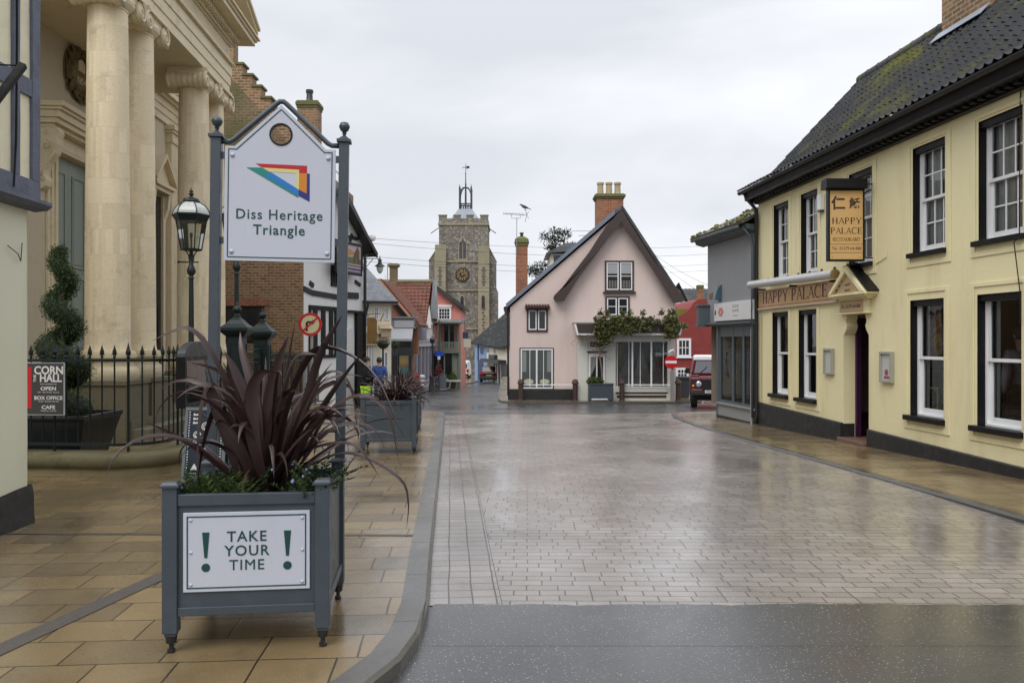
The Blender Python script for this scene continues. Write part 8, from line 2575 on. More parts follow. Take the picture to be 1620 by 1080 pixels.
for k in range(15):
 x = lerp(a_, b_ * .7, k / 14); z = lerp(hm + .08, hm + .01, k / 14); mb.tube([(x, -.16, z), (x, .16, z)], .009, 5); mb.tube([(x, 0, z - .08), (x, 0, z + .08)], .009, 5)
mb.tube([(-.3, 0, hm + .04), (-.28, 0, hm - .18), (.2, 0, hm - .18), (.22, 0, hm + .0)], .015, 5)
for s in (1, -1):
 mb.tube([(b_, 0, hm), (b_ - .1, 0, hm + s * .38)], .016, 5); mb.tube([(b_, .0, hm), (b_ + .1, .0, hm + s * .2)], .012, 5)
 for k in range(3): mb.tube([(b_ - .03 * k, -.2, hm + s * .12 * k), (b_ - .03 * k, .2, hm + s * .12 * k)], .010, 5)
mb.build('yagi_array', m_galv, ant)
gl = thing('perched_gull', 'dark bird perched on the television aerial', 'bird', tuple(Vector(ant.location) + Vector((b_ - .12, 0, hm + .40))))
mb = MB(); mb.tube([(.24, 0, -.06), (.14, 0, -.02), (.0, 0, .03), (-.12, 0, .09), (-.17, 0, .14), (-.22, 0, .155), (-.27, 0, .15)], [.012, .05, .085, .07, .045, .042, .008], 10); mb.tube([(.22, 0, -.05), (.36, 0, -.12)], [.03, .012], 6); mb.tube([(-.27, 0, .15), (-.32, 0, .14)], [.012, .004], 6); mb.build('body', flat('dark_plumage', (.06, .06, .065)), gl, smooth=True)
mb = MB(); mb.tube([(0, .02, -.04), (.0, .02, -.13)], .008, 5); mb.tube([(.02, -.02, -.04), (.02, -.02, -.13)], .008, 5); mb.build('leg', flat('bird_leg', (.2, .12, .05)), gl)
ar2 = thing('roof_aerial', 'flat two bar aerial behind the slate slope of the pink house', 'aerial', tuple(pw(937, 372, 39)))
mb = MB(); mb.tube([(0, 0, -.9), (0, 0, .25)], .018, 5); mb.tube([(-1.0, 0, .20), (.02, 0, .20)], .014, 5); mb.tube([(-.68, 0, -.02), (-.1, 0, -.02)], .014, 5); mb.build('mast', m_galv, ar2)

# ivy over the canopy
ivy = thing('canopy_ivy', 'ivy and trailing plants covering the brown canopy of the pink house', 'ivy', tuple(pw(990, 520, Y0 - .9)))
o = Vector(ivy.location)
mb = MB(); rnd = random.Random(31)
def ivy_blob(px0, px1, py0, py1, n, thick=.35):
 for k in range(n):
  u, v = rnd.random(), rnd.random()
  px_, py_ = lerp(px0, px1, u), lerp(py0, py1, v)
  if mnoise.noise((px_ * .16, py_ * .16, 2.2)) < -.38: continue
  p = pw(px_, py_, Y0 - 1.0 - rnd.uniform(0, thick)) - o
  leaflet(mb, p, rnd.uniform(.07, .14), .045)
ivy_blob(940, 1001, 501, 528, 2600); ivy_blob(990, 1034, 502, 524, 1500); ivy_blob(946, 966, 524, 544, 800); ivy_blob(1052, 1072, 500, 535, 1500); ivy_blob(1034, 1056, 505, 512, 120); ivy_blob(1074, 1086, 512, 520, 120)
for px_ in (950, 961, 985, 996, 1017, 1046, 1060, 1066):
 for k in range(60):
  p = pw(px_ + rnd.gauss(0, 2), 500 - abs(rnd.gauss(0, 4)), Y0 - 1.1) - o; leaflet(mb, p, .12, .03, Vector((rnd.gauss(0, .4), rnd.gauss(0, .4), 1)).normalized())
mb.build('foliage', m_leaf_ivy, ivy, recalc=False)
mb = MB()
for k in range(26):
 px_ = rnd.uniform(915, 975); p = pw(px_, 529, Y0 - .96) - o; q_ = p.copy(); pts = [p]
 for j in range(5):
  q_ = q_ + Vector((rnd.gauss(0, .10), 0, -rnd.uniform(.03, .14))); pts.append(q_)
 mb.tube(pts, .008, 4)
for k in range(60):
 px_ = rnd.uniform(978, 1060); py_ = rnd.uniform(500, 528); p = pw(px_, py_, Y0 - 1.3) - o; mb.tube([p, p + Vector((rnd.gauss(0, .15), 0, rnd.gauss(0, .12)))], .007, 4)
mb.build('bare_stem', flat('pale_bare_stem', (.20, .16, .12), .8), ivy)

# things standing before the house
def bollard(px, Y, label):
 x = (px - 810) / FPX * Y
 r = thing('brown_bollard', label, 'bollard', (x, Y, P(36)), 0, 'brown bollards before the pink house')
 mb = MB(); mb.lathe([(.13, 0), (.13, .06), (.11, .08), (.115, .75), (.15, .78), (.15, .84), (.13, .87), (.12, .93), (.06, .97), (.01, .98)], 12); mb.build('post', plain('rusty_brown_paint', (.055, .03, .025), .6, .3, 6), r, smooth=True, auto=40)
 return r
bollard(824, 35.4, 'first brown bollard, at the left corner of the pink house'); bollard(910, 35.4, 'brown bollard by the white shop pilaster left of the planter'); bollard(984, 35.3, 'brown bollard right of the planter before the display window'); bollard(1073, 35.3, 'brown bollard right of the red no entry sign')
for a, b, lab in ((824, 910, 'white rail between the two left hand brown bollards'), (984, 1062, 'white rail running from the right hand bollard to the no entry post')):
 r = thing('guard_rail', lab, 'rail', ((a - 810) / FPX * 35.4, 35.4, P(36) + .72), 0, 'white rails before the pink house')
 mb = MB(); mb.tube([(0, 0, 0), ((b - a) / FPX * 35.4, 0, 0)], .024, 8); mb.build('rail', m_white, r)
tr = thing('trough_planter', 'wide blue grey planter with a bare young tree before the pink house door', 'planter', (pw(950, 540, 34.9).x, 34.9, P(36)))
mb = MB(); mb.box(-.53, .53, -.3, .3, .10, .78); mb.box(-.56, .56, -.33, .33, .781, .82); mb.build('body', m_planter, tr, bevel=.01)
for sx in (-.48, .48):
 mb = MB(); mb.box(sx - .05, sx + .05, -.28, .28, 0, .099); mb.build('foot', m_planter, tr)
mb = MB(); mb.box(-.42, .28, -.315, -.301, .12, .17); mb.build('pale_strip', m_white, tr)
sap = thing('young_tree', 'bare twiggy young tree in the wide planter before the pink house', 'tree', (pw(953, 540, 34.9).x, 34.9, P(36) + .8))
mb = MB(); mb.tube([(0, 0, 0), (-.03, 0, .6), (-.10, .02, 1.1), (-.14, 0, 1.75), (-.10, 0, 2.2)], [.045, .04, .035, .025, .012], 7)
rnd = random.Random(77)
for k in range(40):
 z = rnd.uniform(1.2, 2.1); p = Vector((-.12, 0, z)); pts = [p]
 d = Vector((rnd.gauss(0, 1), rnd.gauss(0, .6), rnd.uniform(-.2, .8))).normalized()
 for j in range(4):
  d = (d + Vector((rnd.gauss(0, .3), rnd.gauss(0, .3), rnd.gauss(0, .3)))).normalized(); p = p + d * .16; pts.append(p)
 mb.tube(pts, [.012, .010, .008, .006, .004], 4)
mb.build('trunk', flat('pale_bark', (.16, .12, .09), .85), sap)
lp = leafclump('low_shrub', 'small bright green shrub in the wide planter before the pink house', 'plant', (pw(941, 540, 34.9).x, 34.85, P(36) + .78), .36, .22, .16, 700, m_leaf_grass, .09, None, 6)
ns = thing('no_entry_sign', 'round red no entry sign with white bar on a grey post', 'road sign', (pw(1064.3, 540, 35.0).x, 35.0, P(36)))
zc = CAM_H - (572.5 - 540) / FPX * 35 - P(36)
mb = MB(); mb.tube([(0, .05, 0), (0, .05, zc + .25)], .045, 10); mb.box(-.075, .075, -.02, .12, .0, 1.3); mb.build('post', m_galv, ns)
mb = MB(); mb.lathe([(.29, 0), (.29, .02)], 30, M=T(-.08, -.03, zc, rx=RAD(90))); dk = mb.build('disc', m_red, ns)
mb = MB(); mb.box(-.08 - .24, -.08 + .24, -.058, -.0505, zc - .055, zc + .055); mb.build('white_bar', m_white, dk)
mb = MB(); mb.tube([(.04, .03, zc + .22), (.04, .0, zc + .46), (.0, -.03, zc + .52), (-.10, -.06, zc + .50), (-.22, -.08, zc + .38)], [.03, .03, .05, .05, .04], 8); mb.build('sign_lamp', m_white, ns, smooth=True)
bn_ = thing('wheelie_bin', 'dark grey wheeled bin between the pink house and the red house', 'bin', (pw(1080, 540, 37.5).x, 37.5, P(37)))
mb = MB(); mb.prism([(-.24, .06), (.24, .06), (.30, .95), (-.30, .95)], -.28, .28); mb.build('body', flat('bin_grey', (.04, .045, .05)), bn_, bevel=.02)
mb = MB(); mb.prism([(-.34, .951), (.34, .951), (.31, 1.03), (-.31, 1.03)], -.34, .34); mb.build('lid', flat('bin_lid', (.06, .065, .07)), bn_)
for s in (-.2, .2):
 mb = MB(); mb.lathe([(.10, -.03), (.10, .03)], 12, M=T(s, .2, .10, ry=RAD(90))); mb.build('wheel', m_rubber, bn_)

# ---- red painted brick house and the tiled house behind it
F = FF(1058, 48.0, 1190)
g0 = P(48) - .4
rh = bld('red_brick_house', 'red painted brick gable house beyond the corner with white windows', F, 'house')
mb = MB(); mb.prism(fp_([(1058, 650), (1058, 512), (1072, 502), (1088, 492), (1098, 478), (1105, 472.5), (1116, 472.5), (1126, 484), (1150, 505), (1190, 540), (1190, 650)]), 0, 7); mb.build('wall', m_redwall, rh)
for a, b, t, bt, c_, r_ in ((1070.6, 1093, 535, 564.5, 3, 2), (1069, 1089.5, 581.5, 610, 3, 4), (1127.5, 1150, 536, 566, 3, 2)):
 fwin(rh, F, a, b, t, bt, frame=.13, cols=c_, rows=r_, depth=.06, bar=.04, sill=.04)
c = F.at(1110.5, 460)
chimney(rh, (c[0], .5), .33, .4, F.z(1110, 474), F.z(1110, 450), m_brickred, 0, .2, .03, m_mossbrick)
mb = MB(); mb.prism(fp_([(1058, 513), (1070, 489), (1096, 488), (1088, 492.5), (1073, 503)]), .3, 1.5); mb.build('mossy_roof', plain('mossy_yellow_roof', (.17, .16, .03), .9, .35, 3, .4), rh)
F = FF(1060, 62.0, 1190)
th = bld('tiled_house', 'white gabled house with black pantile roof behind the red house', F, 'house')
mb = MB(); mb.prism(fp_([(1060, 620), (1060, 462), (1073, 449), (1090, 487), (1090, 620)]), 0, 3); mb.build('wall', m_whitewall, th)
mb = MB(); mb.prism(fp_([(1055, 470), (1073, 447), (1093, 489), (1089, 489), (1073, 454), (1058, 474)]), -.3, -.02); mb.build('bargeboard', m_black, th)
e0 = F.at(1088, 489, .0); e1 = F.at(1150, 489, 0); k0 = F.at(1079, 456.5, 2.5); k1 = F.at(1150, 456.5, 2.5)
pantile_roof(th, 'roof', m_blacktile_far, (e0[0], -.1, e0[1]), (e1[0], -.1, e1[1]), (k0[0], 2.5, k0[1]), (k1[0], 2.5, k1[1]), .30, .36, amp=.035, samples=4)
mb = MB(); mb.prism(fp_([(1090, 620), (1090, 488), (1170, 488), (1170, 620)]), .2, 5); mb.build('rear_wall', m_whitewall, th)
mb = MB(); mb.prism(fp_([(1117, 479), (1126, 464), (1126, 479)]), -1.4, -1.0); mb.build('white_gable', m_whitewall, th)
# ------------------------------------------------------------------ vehicles
fw4 = thing('off_road_car', 'dark red four wheel drive car with white roof behind the grey corner shop', 'car', ((1131 - 810) / FPX * 30, 30.0, RZ(30)), RAD(-12))
mb = MB()
mb.prism([(-.90, .62), (.90, .62), (.90, 1.06), (.86, 1.16), (-.86, 1.16), (-.90, 1.06)], .02, 1.25)
mb.prism([(-.90, .55), (.90, .55), (.90, 1.10), (.84, 1.22), (-.84, 1.22), (-.90, 1.10)], 1.251, 4.1)
mb.prism([(-.62, 1.161), (.62, 1.161), (.58, 1.22), (-.58, 1.22)], .03, 1.25)
mb.box(-.88, .88, -.03, .02, .56, .74)
body = mb.build('body', m_carred, fw4, bevel=.03)
mb = MB(); mb.prism([(-.85, 1.221), (.85, 1.221), (.74, 1.80), (-.74, 1.80)], 1.30, 4.08); mb.build('cabin', m_carred, fw4, bevel=.03)
mb = MB(); mb.prism([(-.77, 1.80), (.77, 1.80), (.74, 1.93), (.66, 1.97), (-.66, 1.97), (-.74, 1.93)], 1.24, 4.10); mb.build('roof', m_white, fw4, bevel=.03)
mb = MB(); mb.prism([(-.74, 1.30), (.74, 1.30), (.66, 1.78), (-.66, 1.78)], 1.27, 1.299); mb.build('windscreen', flat('windscreen_glass', (.20, .22, .25), .08), fw4)
mb = MB(); mb.box(-.03, .03, 1.255, 1.268, 1.28, 1.79); mb.tube([(-.5, 1.26, 1.30), (-.25, 1.26, 1.55)], .012, 5); mb.tube([(.1, 1.26, 1.30), (.35, 1.26, 1.55)], .012, 5); mb.build('wiper', m_black, fw4)
mb = MB(); mb.box(-.47, .47, -.055, -.031, .72, 1.10)
for k in range(9): mb.box(-.45, .45, -.068, -.056, .735 + k * .04, .752 + k * .04)
mb.build('grille', flat('black_grille', (.012, .012, .013), .5), fw4)
for s in (-1, 1):
 mb = MB(); mb.box(s * .68 - .19, s * .68 + .19, -.035, .019, .75, 1.10); lp_ = mb.build('lamp_panel', flat('dark_lamp_panel', (.02, .012, .014)), fw4)
 mb = MB(); mb.lathe([(.105, 0), (.105, .02), (.085, .03), (.03, .045)], 18, M=T(s * .60, -.036, .93, rx=RAD(90))); mb.build('headlight', m_chrome, lp_, smooth=True, auto=40)
 mb = MB(); mb.lathe([(.045, 0), (.045, .02), (.02, .03)], 12, M=T(s * .80, -.036, .86, rx=RAD(90))); mb.build('indicator', flat('amber_lens', (.75, .27, .03), .2), lp_)
 for y in (.55, 3.1):
  mb = MB(); mb.lathe([(.20, -.11), (.36, -.12), (.385, -.09), (.39, 0), (.385, .09), (.36, .12), (.20, .11)], 26, M=T(s * .76, y, .39, ry=RAD(90))); w = mb.build('wheel', m_rubber, fw4, smooth=True, auto=40)
  mb = MB(); mb.lathe([(.20, -.09), (.20, .09), (.10, .10)], 16, M=T(s * .76, y, .39, ry=RAD(90))); mb.build('rim', m_galv, w)
 mb = MB(); mb.tube([(s * .86, 1.3, 1.28), (s * 1.0, 1.2, 1.36)], .012, 5); mb.box(s * 1.0 - .08, s * 1.0 + .08, 1.15, 1.19, 1.28, 1.50); mb.build('mirror', m_black, fw4)
mb = MB(); mb.box(-.93, .93, -.16, -.06, .52, .66); mb.build('bumper', flat('bumper_black', (.015, .015, .016), .5), fw4, bevel=.01)
mb = MB(); mb.box(-.37, .15, -.185, -.165, .60, .71); np_ = mb.build('number_plate', flat('plate_white', (.55, .55, .53)), fw4)
mb = MB(); mb.text('P366 YFB', .105, T(-.11, -.187, .655), .001); mb.build('plate_lettering', m_black, np_)
mb = MB(); mb.box(-.7, .7, .2, 3.6, .30, .54); mb.build('underbody', m_black, fw4)

def saloon(name, lab, x, y, w, h, L, mat, rz=0, van=False):
 r = thing(name, lab, 'van' if van else 'car', (x, y, RZ(y)), rz)
 hw = w / 2
 mb = MB()
 if van:
  mb.prism([(-hw, .32), (hw, .32), (hw, .95), (hw * .88, h * .92), (hw * .74, h), (-hw * .74, h), (-hw * .88, h * .92), (-hw, .95)], 0, L)
 else:
  mb.prism([(-hw, .30), (hw, .30), (hw, .75), (hw * .94, .92), (-hw * .94, .92), (-hw, .75)], 0, L)
  mb.prism([(0.25, .921), (L * .70, .921), (L * .55, h), (.55, h)], -hw * .78, hw * .78, 'x')
 mb.build('body', mat, r, bevel=.06)
 mb = MB()
 if van:
  for s in (-1, 1): mb.box(s * .4 - .30, s * .4 + .30, -.012, -.001, 1.15, h * .86)
 else:
  mb.prism([(-hw * .66, .98), (hw * .66, .98), (hw * .56, h - .08), (-hw * .56, h - .08)], 0, .02, 'y', T(0, .22, -.12, rx=RAD(-30)))
 mb.build('rear_window', flat('tinted_rear_glass', (.08, .11, .10), .06), r)
 for s in (-1, 1):
  mb = MB(); mb.box(s * (hw - .14) - .13, s * (hw - .14) + .13, -.035, -.002, .70, .92 if not van else 1.05); mb.build('tail_light', flat('tail_red', (.42, .012, .02), .2), r)
  for yy in (.75, L - .75):
   mb = MB(); mb.lathe([(.15, -.10), (.29, -.10), (.31, 0), (.29, .10), (.15, .10)], 18, M=T(s * (hw - .12), yy, .31, ry=RAD(90))); mb.build('wheel', m_rubber, r)
 mb = MB(); mb.box(-hw * .96, hw * .96, -.10, -.001, .34, .56); mb.build('bumper', flat('dark_bumper', (.02, .02, .022)), r, bevel=.03)
 mb = MB(); mb.box(-.26, .26, -.03, -.002, .60, .70); mb.build('number_plate', flat('plate_yellow', (.35, .27, .10)), r)
 return r
saloon('parked_car', 'dark estate car with red tail lights parked before the blue cottage', (774 - 810) / FPX * 70, 70.0, 1.75, 1.42, 4.2, flat('dark_maroon_paint', (.030, .010, .013), .2), RAD(-4))
saloon('white_van', 'white van seen from behind beside the balcony house', -5.30, 82.0, 1.75, 1.85, 4.4, m_white, 0, True)

# ------------------------------------------------------------------ people
def skin_mesh(name, verts, edges, radii, mat, parent):
 me = bpy.data.meshes.new(name); me.from_pydata(verts, edges, [])
 ob = bpy.data.objects.new(name, me); COL.objects.link(ob)
 sk = ob.modifiers.new('skin', 'SKIN'); sk.use_smooth_shade = True
 ob.modifiers.new('sub', 'SUBSURF').levels = 1
 for v, r in zip(me.skin_vertices[0].data, radii):
  v.radius = r if isinstance(r, tuple) else (r, r)
 me.skin_vertices[0].data[0].use_root = True
 bpy.context.view_layer.update()
 m2 = bpy.data.meshes.new_from_object(ob.evaluated_get(bpy.context.evaluated_depsgraph_get()))
 bpy.data.objects.remove(ob); bpy.data.meshes.remove(me)
 m2.name = name; m2.materials.clear(); m2.materials.append(mat)
 for p in m2.polygons: p.use_smooth = True
 o2 = bpy.data.objects.new(name, m2); COL.objects.link(o2); o2.parent = parent
 return o2
def person(label, x, y, rz, jacket, trousers, hair, grey=False, arm=0.0):
 r = thing('person', label, 'person', (x, y, P(y)), rz)
 J = {'pel': (0, 0, .93), 'sp': (0, -.01, 1.12), 'ch': (0, 0, 1.30), 'nk': (0, .01, 1.47), 'hd0': (0, -.005, 1.56), 'hd': (0, -.01, 1.66), 'top': (0, 0, 1.74),
         'hl': (-.10, 0, .90), 'kl': (-.11, -.10, .50), 'al': (-.11, .02, .09), 'tl': (-.12, -.14, .03), 'hr': (.10, 0, .90), 'kr': (.11, -.03, .49), 'ar': (.11, .18, .10), 'tr': (.12, .04, .03),
         'sl': (-.19, 0, 1.41), 'el': (-.25, .04 + arm * .02, 1.14), 'wl': (-.24, -.08 - arm * .12, .92 + arm * .12), 'gl': (-.23, -.12 - arm * .14, .84 + arm * .14), 'sr': (.19, 0, 1.41), 'er': (.25, .06, 1.14), 'wr': (.24, -.03, .90), 'gr': (.23, -.06, .82)}
 R_ = {'pel': (.155, .115), 'sp': (.145, .105), 'ch': (.165, .115), 'nk': .055, 'hd0': .078, 'hd': (.078, .095), 'top': .05, 'hl': .088, 'kl': .058, 'al': .040, 'tl': .035, 'hr': .088, 'kr': .058, 'ar': .040, 'tr': .035, 'sl': .065, 'el': .045, 'wl': .030, 'gl': .038, 'sr': .065, 'er': .045, 'wr': .030, 'gr': .038}
 E = [('pel', 'sp'), ('sp', 'ch'), ('ch', 'nk'), ('nk', 'hd0'), ('hd0', 'hd'), ('hd', 'top'), ('pel', 'hl'), ('hl', 'kl'), ('kl', 'al'), ('al', 'tl'), ('pel', 'hr'), ('hr', 'kr'), ('kr', 'ar'), ('ar', 'tr'), ('ch', 'sl'), ('sl', 'el'), ('el', 'wl'), ('wl', 'gl'), ('ch', 'sr'), ('sr', 'er'), ('er', 'wr'), ('wr', 'gr')]
 def part(nm, keep, grow, mat, tweak={}):
  ks = [k for k in J if k in keep]; ix = {k: i for i, k in enumerate(ks)}
  vs = [tweak.get(k, J[k]) for k in ks]
  rr = [tuple(a + grow for a in R_[k]) if isinstance(R_[k], tuple) else R_[k] + grow for k in ks]
  return skin_mesh(nm, vs, [(ix[a], ix[b]) for a, b in E if a in ix and b in ix], rr, mat, r)
 b = part('body', set(J), 0, m_skin)
 part('jacket', {'pel', 'sp', 'ch', 'sl', 'el', 'wl', 'sr', 'er', 'wr', 'nk'}, .022, jacket, {'nk': (0, .01, 1.45)})
 part('trousers', {'pel', 'hl', 'kl', 'al', 'hr', 'kr', 'ar'}, .014, trousers, {'pel': (0, 0, .90)})
 for s, an, tn in ((-1, 'al', 'tl'), (1, 'ar', 'tr')):
  a = J[an]; mb = MB(); mb.tube([(a[0], a[1] + .06, .04), (a[0], a[1] - .05, .05), (a[0], a[1] - .18, .035)], [.045, .05, .03], 8); mb.build('shoe', m_black, r, smooth=True)
 mb = MB(); mb.ball((0, .012, 1.685), .108, 14, 10, (.92, 1.05, 1.0)); hb = mb.build('hair', hair, r, smooth=True)
 for s in (-1, 1):
  mb = MB(); mb.ball((s * .088, -.005, 1.645), .022, 8, 6, (.5, 1, 1.4)); mb.build('ear', m_skin, r, smooth=True)
  mb = MB(); g = J['gl' if s < 0 else 'gr']
  for k in range(4):
   mb.tube([(g[0] - s * .004, g[1] - .03 + k * .02, g[2] - .02), (g[0] - s * .012, g[1] - .035 + k * .02, g[2] - .07 - .01 * (k in (1, 2))), (g[0] - s * .03, g[1] - .035 + k * .02, g[2] - .10)], [.010, .009, .007], 6)
  mb.tube([(g[0], g[1] - .035, g[2] + .01), (g[0] - s * .01, g[1] - .065, g[2] - .03)], [.011, .008], 6); mb.build('fingers', m_skin, r, smooth=True)
 mb = MB(); mb.tube([(0, -.10, 1.665), (0, -.125, 1.635), (0, -.10, 1.625)], [.012, .017, .010], 6); mb.build('nose', m_skin, r, smooth=True)
 mb = MB(); mb.box(-.025, .025, -.103, -.095, 1.595, 1.605); mb.build('mouth', flat('lips', (.35, .14, .11)), r)
 for s in (-1, 1):
  mb = MB(); mb.ball((s * .035, -.092, 1.672), .012, 8, 6); mb.build('eye', flat('eye_dark', (.05, .04, .04)), r)
 return r
person('person in a blue jacket and jeans walking away beside the flax planters', (600 - 810) / FPX * 28, 28.0, RAD(185), flat('blue_jacket', (.03, .08, .30), .7), flat('blue_jeans', (.04, .07, .16), .8), flat('grey_dark_hair', (.04, .04, .045), .8))
person('person in dark clothes standing left of the one in blue', (580.5 - 810) / FPX * 27.6, 27.6, RAD(120), flat('black_coat', (.012, .014, .02), .8), flat('dark_trousers', (.012, .012, .016), .8), m_hair, arm=1.0)
_w = ops_l[3]; _p = yr.matrix_basis @ Vector((_w[1] - .72, .55, 0))
d = person('person in a lilac sleeve reaching out behind the nearest ground floor restaurant window', _p.x, _p.y, RAD(186), flat('lilac_jumper', (.36, .35, .42), .8), flat('black_trousers', (.012, .012, .014), .8), m_hair, arm=2.2)
d.location.z = 0.02
hv = thing('safety_vest', 'bright yellow safety vest carried by the person in dark clothes', 'vest', ((578 - 810) / FPX * 27.3, 27.3, P(27.5) + .50))
mb = MB()
mb.grid(lambda u, v: (lerp(-.17, .17, u) * (1 - .25 * v), -.05 + .05 * math.sin(u * 9) - .03 * v, .28 * (1 - v) + .05 * math.sin(u * 5) * v), 14, 8)
mb.grid(lambda u, v: (lerp(-.15, .17, u), .03 + .04 * math.sin(u * 7 + 1), .25 * (1 - v) - .04 * math.cos(u * 6) * v), 14, 8)
mb.build('cloth', flat('hi_vis_yellow', (.52, .85, .03), .8), hv, smooth=True)

# ------------------------------------------------------------------ street furniture in the far street
nr = thing('no_right_turn_sign', 'round red bordered no right turn sign above the flax leaves', 'road sign', (pw(491, 540, 20).x, 20.0, P(20)))
zc = CAM_H + (540 - 513) / FPX * 20 - P(20)
mb = MB(); mb.tube([(.02, .05, 0), (.02, .05, zc + .25)], .04, 10); mb.build('post', m_galv, nr)
mb = MB(); mb.lathe([(.295, 0), (.295, .015)], 36, M=T(0, 0, zc, rx=RAD(90))); dk = mb.build('disc', m_red, nr)
mb = MB(); mb.lathe([(.225, .0155), (.225, .018)], 32, M=T(0, 0, zc, rx=RAD(90))); mb.build('face', flat('cream_sign_face', (.60, .56, .33)), dk)
mb = MB(); mb.prism([(-.11, zc - .17), (-.06, zc - .17), (-.06, zc + .03), (.05, zc + .03), (.05, zc - .01), (.12, zc + .055), (.05, zc + .12), (.05, zc + .08), (-.07, zc + .08), (-.11, zc + .04)], -.0235, -.0185); mb.build('arrow', m_black, dk)
mb = MB(); mb.box(-.235, .235, -.028, -.024, -.022, .022, T(0, 0, zc, ry=RAD(-42))); mb.build('slash', m_red, dk)
def basket_post(px, Y, lab, seed):
 x = pw(px, 540, Y).x; z = P(Y); zt = CAM_H - (552 - 540) / FPX * Y - z
 r = thing('planter_post', lab, 'planter post', (x, Y, z), 0, 'posts topped with planter bowls')
 mb = MB(); mb.lathe([(.07, 0), (.045, .1), (.04, zt), (.06, zt + .01)], 10); mb.build('post', m_blackiron, r)
 mb = MB(); mb.lathe([(.08, zt), (.20, zt + .08), (.27, zt + .22), (.27, zt + .25), (.2, zt + .24)], 14); mb.build('bowl', flat('dark_green_bowl', (.02, .03, .022)), r, smooth=True)
 mb = MB(); rr = random.Random(seed)
 for k in range(160):
  leaflet(mb, Vector((rr.gauss(0, .13), rr.gauss(0, .13), zt + .25 + abs(rr.gauss(0, .04)))), .09, .03)
 mb.build('foliage', m_leaf_herb, r, recalc=False)
basket_post(606, 33, 'black post with planter bowl before the cream building', 1); basket_post(624, 40, 'farther planter bowl post beside the grey fascia shop', 2)
fb = thing('flared_bollard', 'black flared bollard at the kerb before the white shopfront', 'bollard', (pw(681.5, 540, 46).x, 46.0, P(46)))
mb = MB(); mb.lathe([(.17, 0), (.14, .12), (.08, .5), (.07, .85), (.10, .88), (.10, .93), (.05, .97), (.01, .98)], 14); mb.build('post', m_blackiron, fb, smooth=True, auto=45)
lc = thing('street_lamp', 'black street lamp column beside the blue parking sign', 'street lamp', (pw(684, 540, 49).x, 49.0, P(49)))
zt = CAM_H - (543 - 540) / FPX * 49 - P(49)
mb = MB(); mb.lathe([(.10, 0), (.09, .8), (.055, .85), (.05, zt)], 12); mb.build('column', m_blackiron, lc)
mb = MB(); mb.lathe([(.06, zt), (.13, zt + .03), (.17, zt + .24), (.19, zt + .25), (.05, zt + .38), (.01, zt + .42)], 10); mb.build('lantern', m_blackiron, lc)
bs = thing('parking_sign', 'blue rectangular sign with a white plate on a thin pole', 'road sign', (pw(694.5, 540, 49.3).x, 49.3, P(49)))
zt = CAM_H + (540 - 505) / FPX * 49.3 - P(49)
mb = MB(); mb.tube([(0, .05, 0), (0, .05, zt)], .03, 8); mb.build('pole', m_blackiron, bs)
zz = CAM_H - (563 - 540) / FPX * 49.3 - P(49)
mb = MB(); mb.box(-.27, .27, -.01, .01, zz, zz + .30); mb.build('blue_panel', flat('sign_blue', (.01, .06, .42)), bs)
mb = MB(); mb.box(-.09, .08, -.01, .01, zz - .22, zz - .01); mb.build('white_plate', m_white, bs)
bk = thing('bicycle', 'pale bicycle leaning behind the black flared bollard', 'bicycle', (pw(687, 540, 50.5).x - .3, 50.5, P(50.5)), RAD(15))
for x in (0, 1.02):
 mb = MB(); mb.tube([(x + .33 * math.cos(a * math.pi / 10), 0, .34 + .33 * math.sin(a * math.pi / 10)) for a in range(21)], .022, 6, False); w = mb.build('wheel', flat('pale_tyre', (.45, .45, .44)), bk)
 mb = MB()
 for k in range(6): mb.tube([(x, 0, .34), (x + .32 * math.cos(k * 1.047), 0, .34 + .32 * math.sin(k * 1.047))], .006, 4)
 mb.build('spokes', m_galv, w)
mb = MB()
for a, b in (((0, .34), (.35, .80)), ((.35, .80), (.85, .82)), ((.35, .80), (.50, .34)), ((.50, .34), (.88, .78)), ((0, .34), (.50, .34)), ((.85, .95), (1.02, .34))):
 mb.tube([(a[0], 0, a[1]), (b[0], 0, b[1])], .018, 6)
mb.tube([(.82, -.25, 1.0), (.86, 0, .98), (.82, .25, 1.0)], .014, 5); mb.build('frame', flat('pale_bike_frame', (.4, .4, .4)), bk)
mb = MB(); mb.prism([(.22, .86), (.48, .89), (.48, .93), (.22, .93)], -.07, .07); mb.build('saddle', m_black, bk)
a2 = thing('pavement_board', 'slate grey A board outside the flower shop', 'A-board', (pw(699, 540, 50).x, 50.0, P(50)))
for s, y0 in ((1, 0), (-1, .4)):
 mb = MB(); mb.box(-.25, .25, -.02, .02, .08, .95, T(0, y0, 0, rx=RAD(-12 * s))); mb.build('panel', flat('slate_board', (.09, .105, .14)), a2)
mb = MB(); mb.box(-.23, .23, -.03, .45, 0, .07); mb.build('base', flat('pale_base', (.4, .4, .38)), a2)
rk = thing('goods_rack', 'red and white goods rack outside the white shopfront', 'rack', (pw(663, 540, 44).x, 44.0, P(44)))
mb = MB(); mb.box(-.22, -.0, -.15, .15, .1, 1.0); mb.box(-.16, -.06, -.1, .1, 1.001, 1.14); mb.build('red_stand', flat('rack_red', (.30, .02, .03)), rk)
mb = MB()
for k in range(3): mb.ball((.17, 0, .42 + k * .25), .14, 10, 8, (1.2, .8, .9))
mb.build('white_sack', flat('white_bag', (.62, .62, .64)), rk, smooth=True)
mb = MB(); mb.box(-.26, .36, -.2, .2, 0, .099); mb.box(.02, .05, -.05, .05, .1, 1.0); mb.build('frame', m_blackiron, rk)

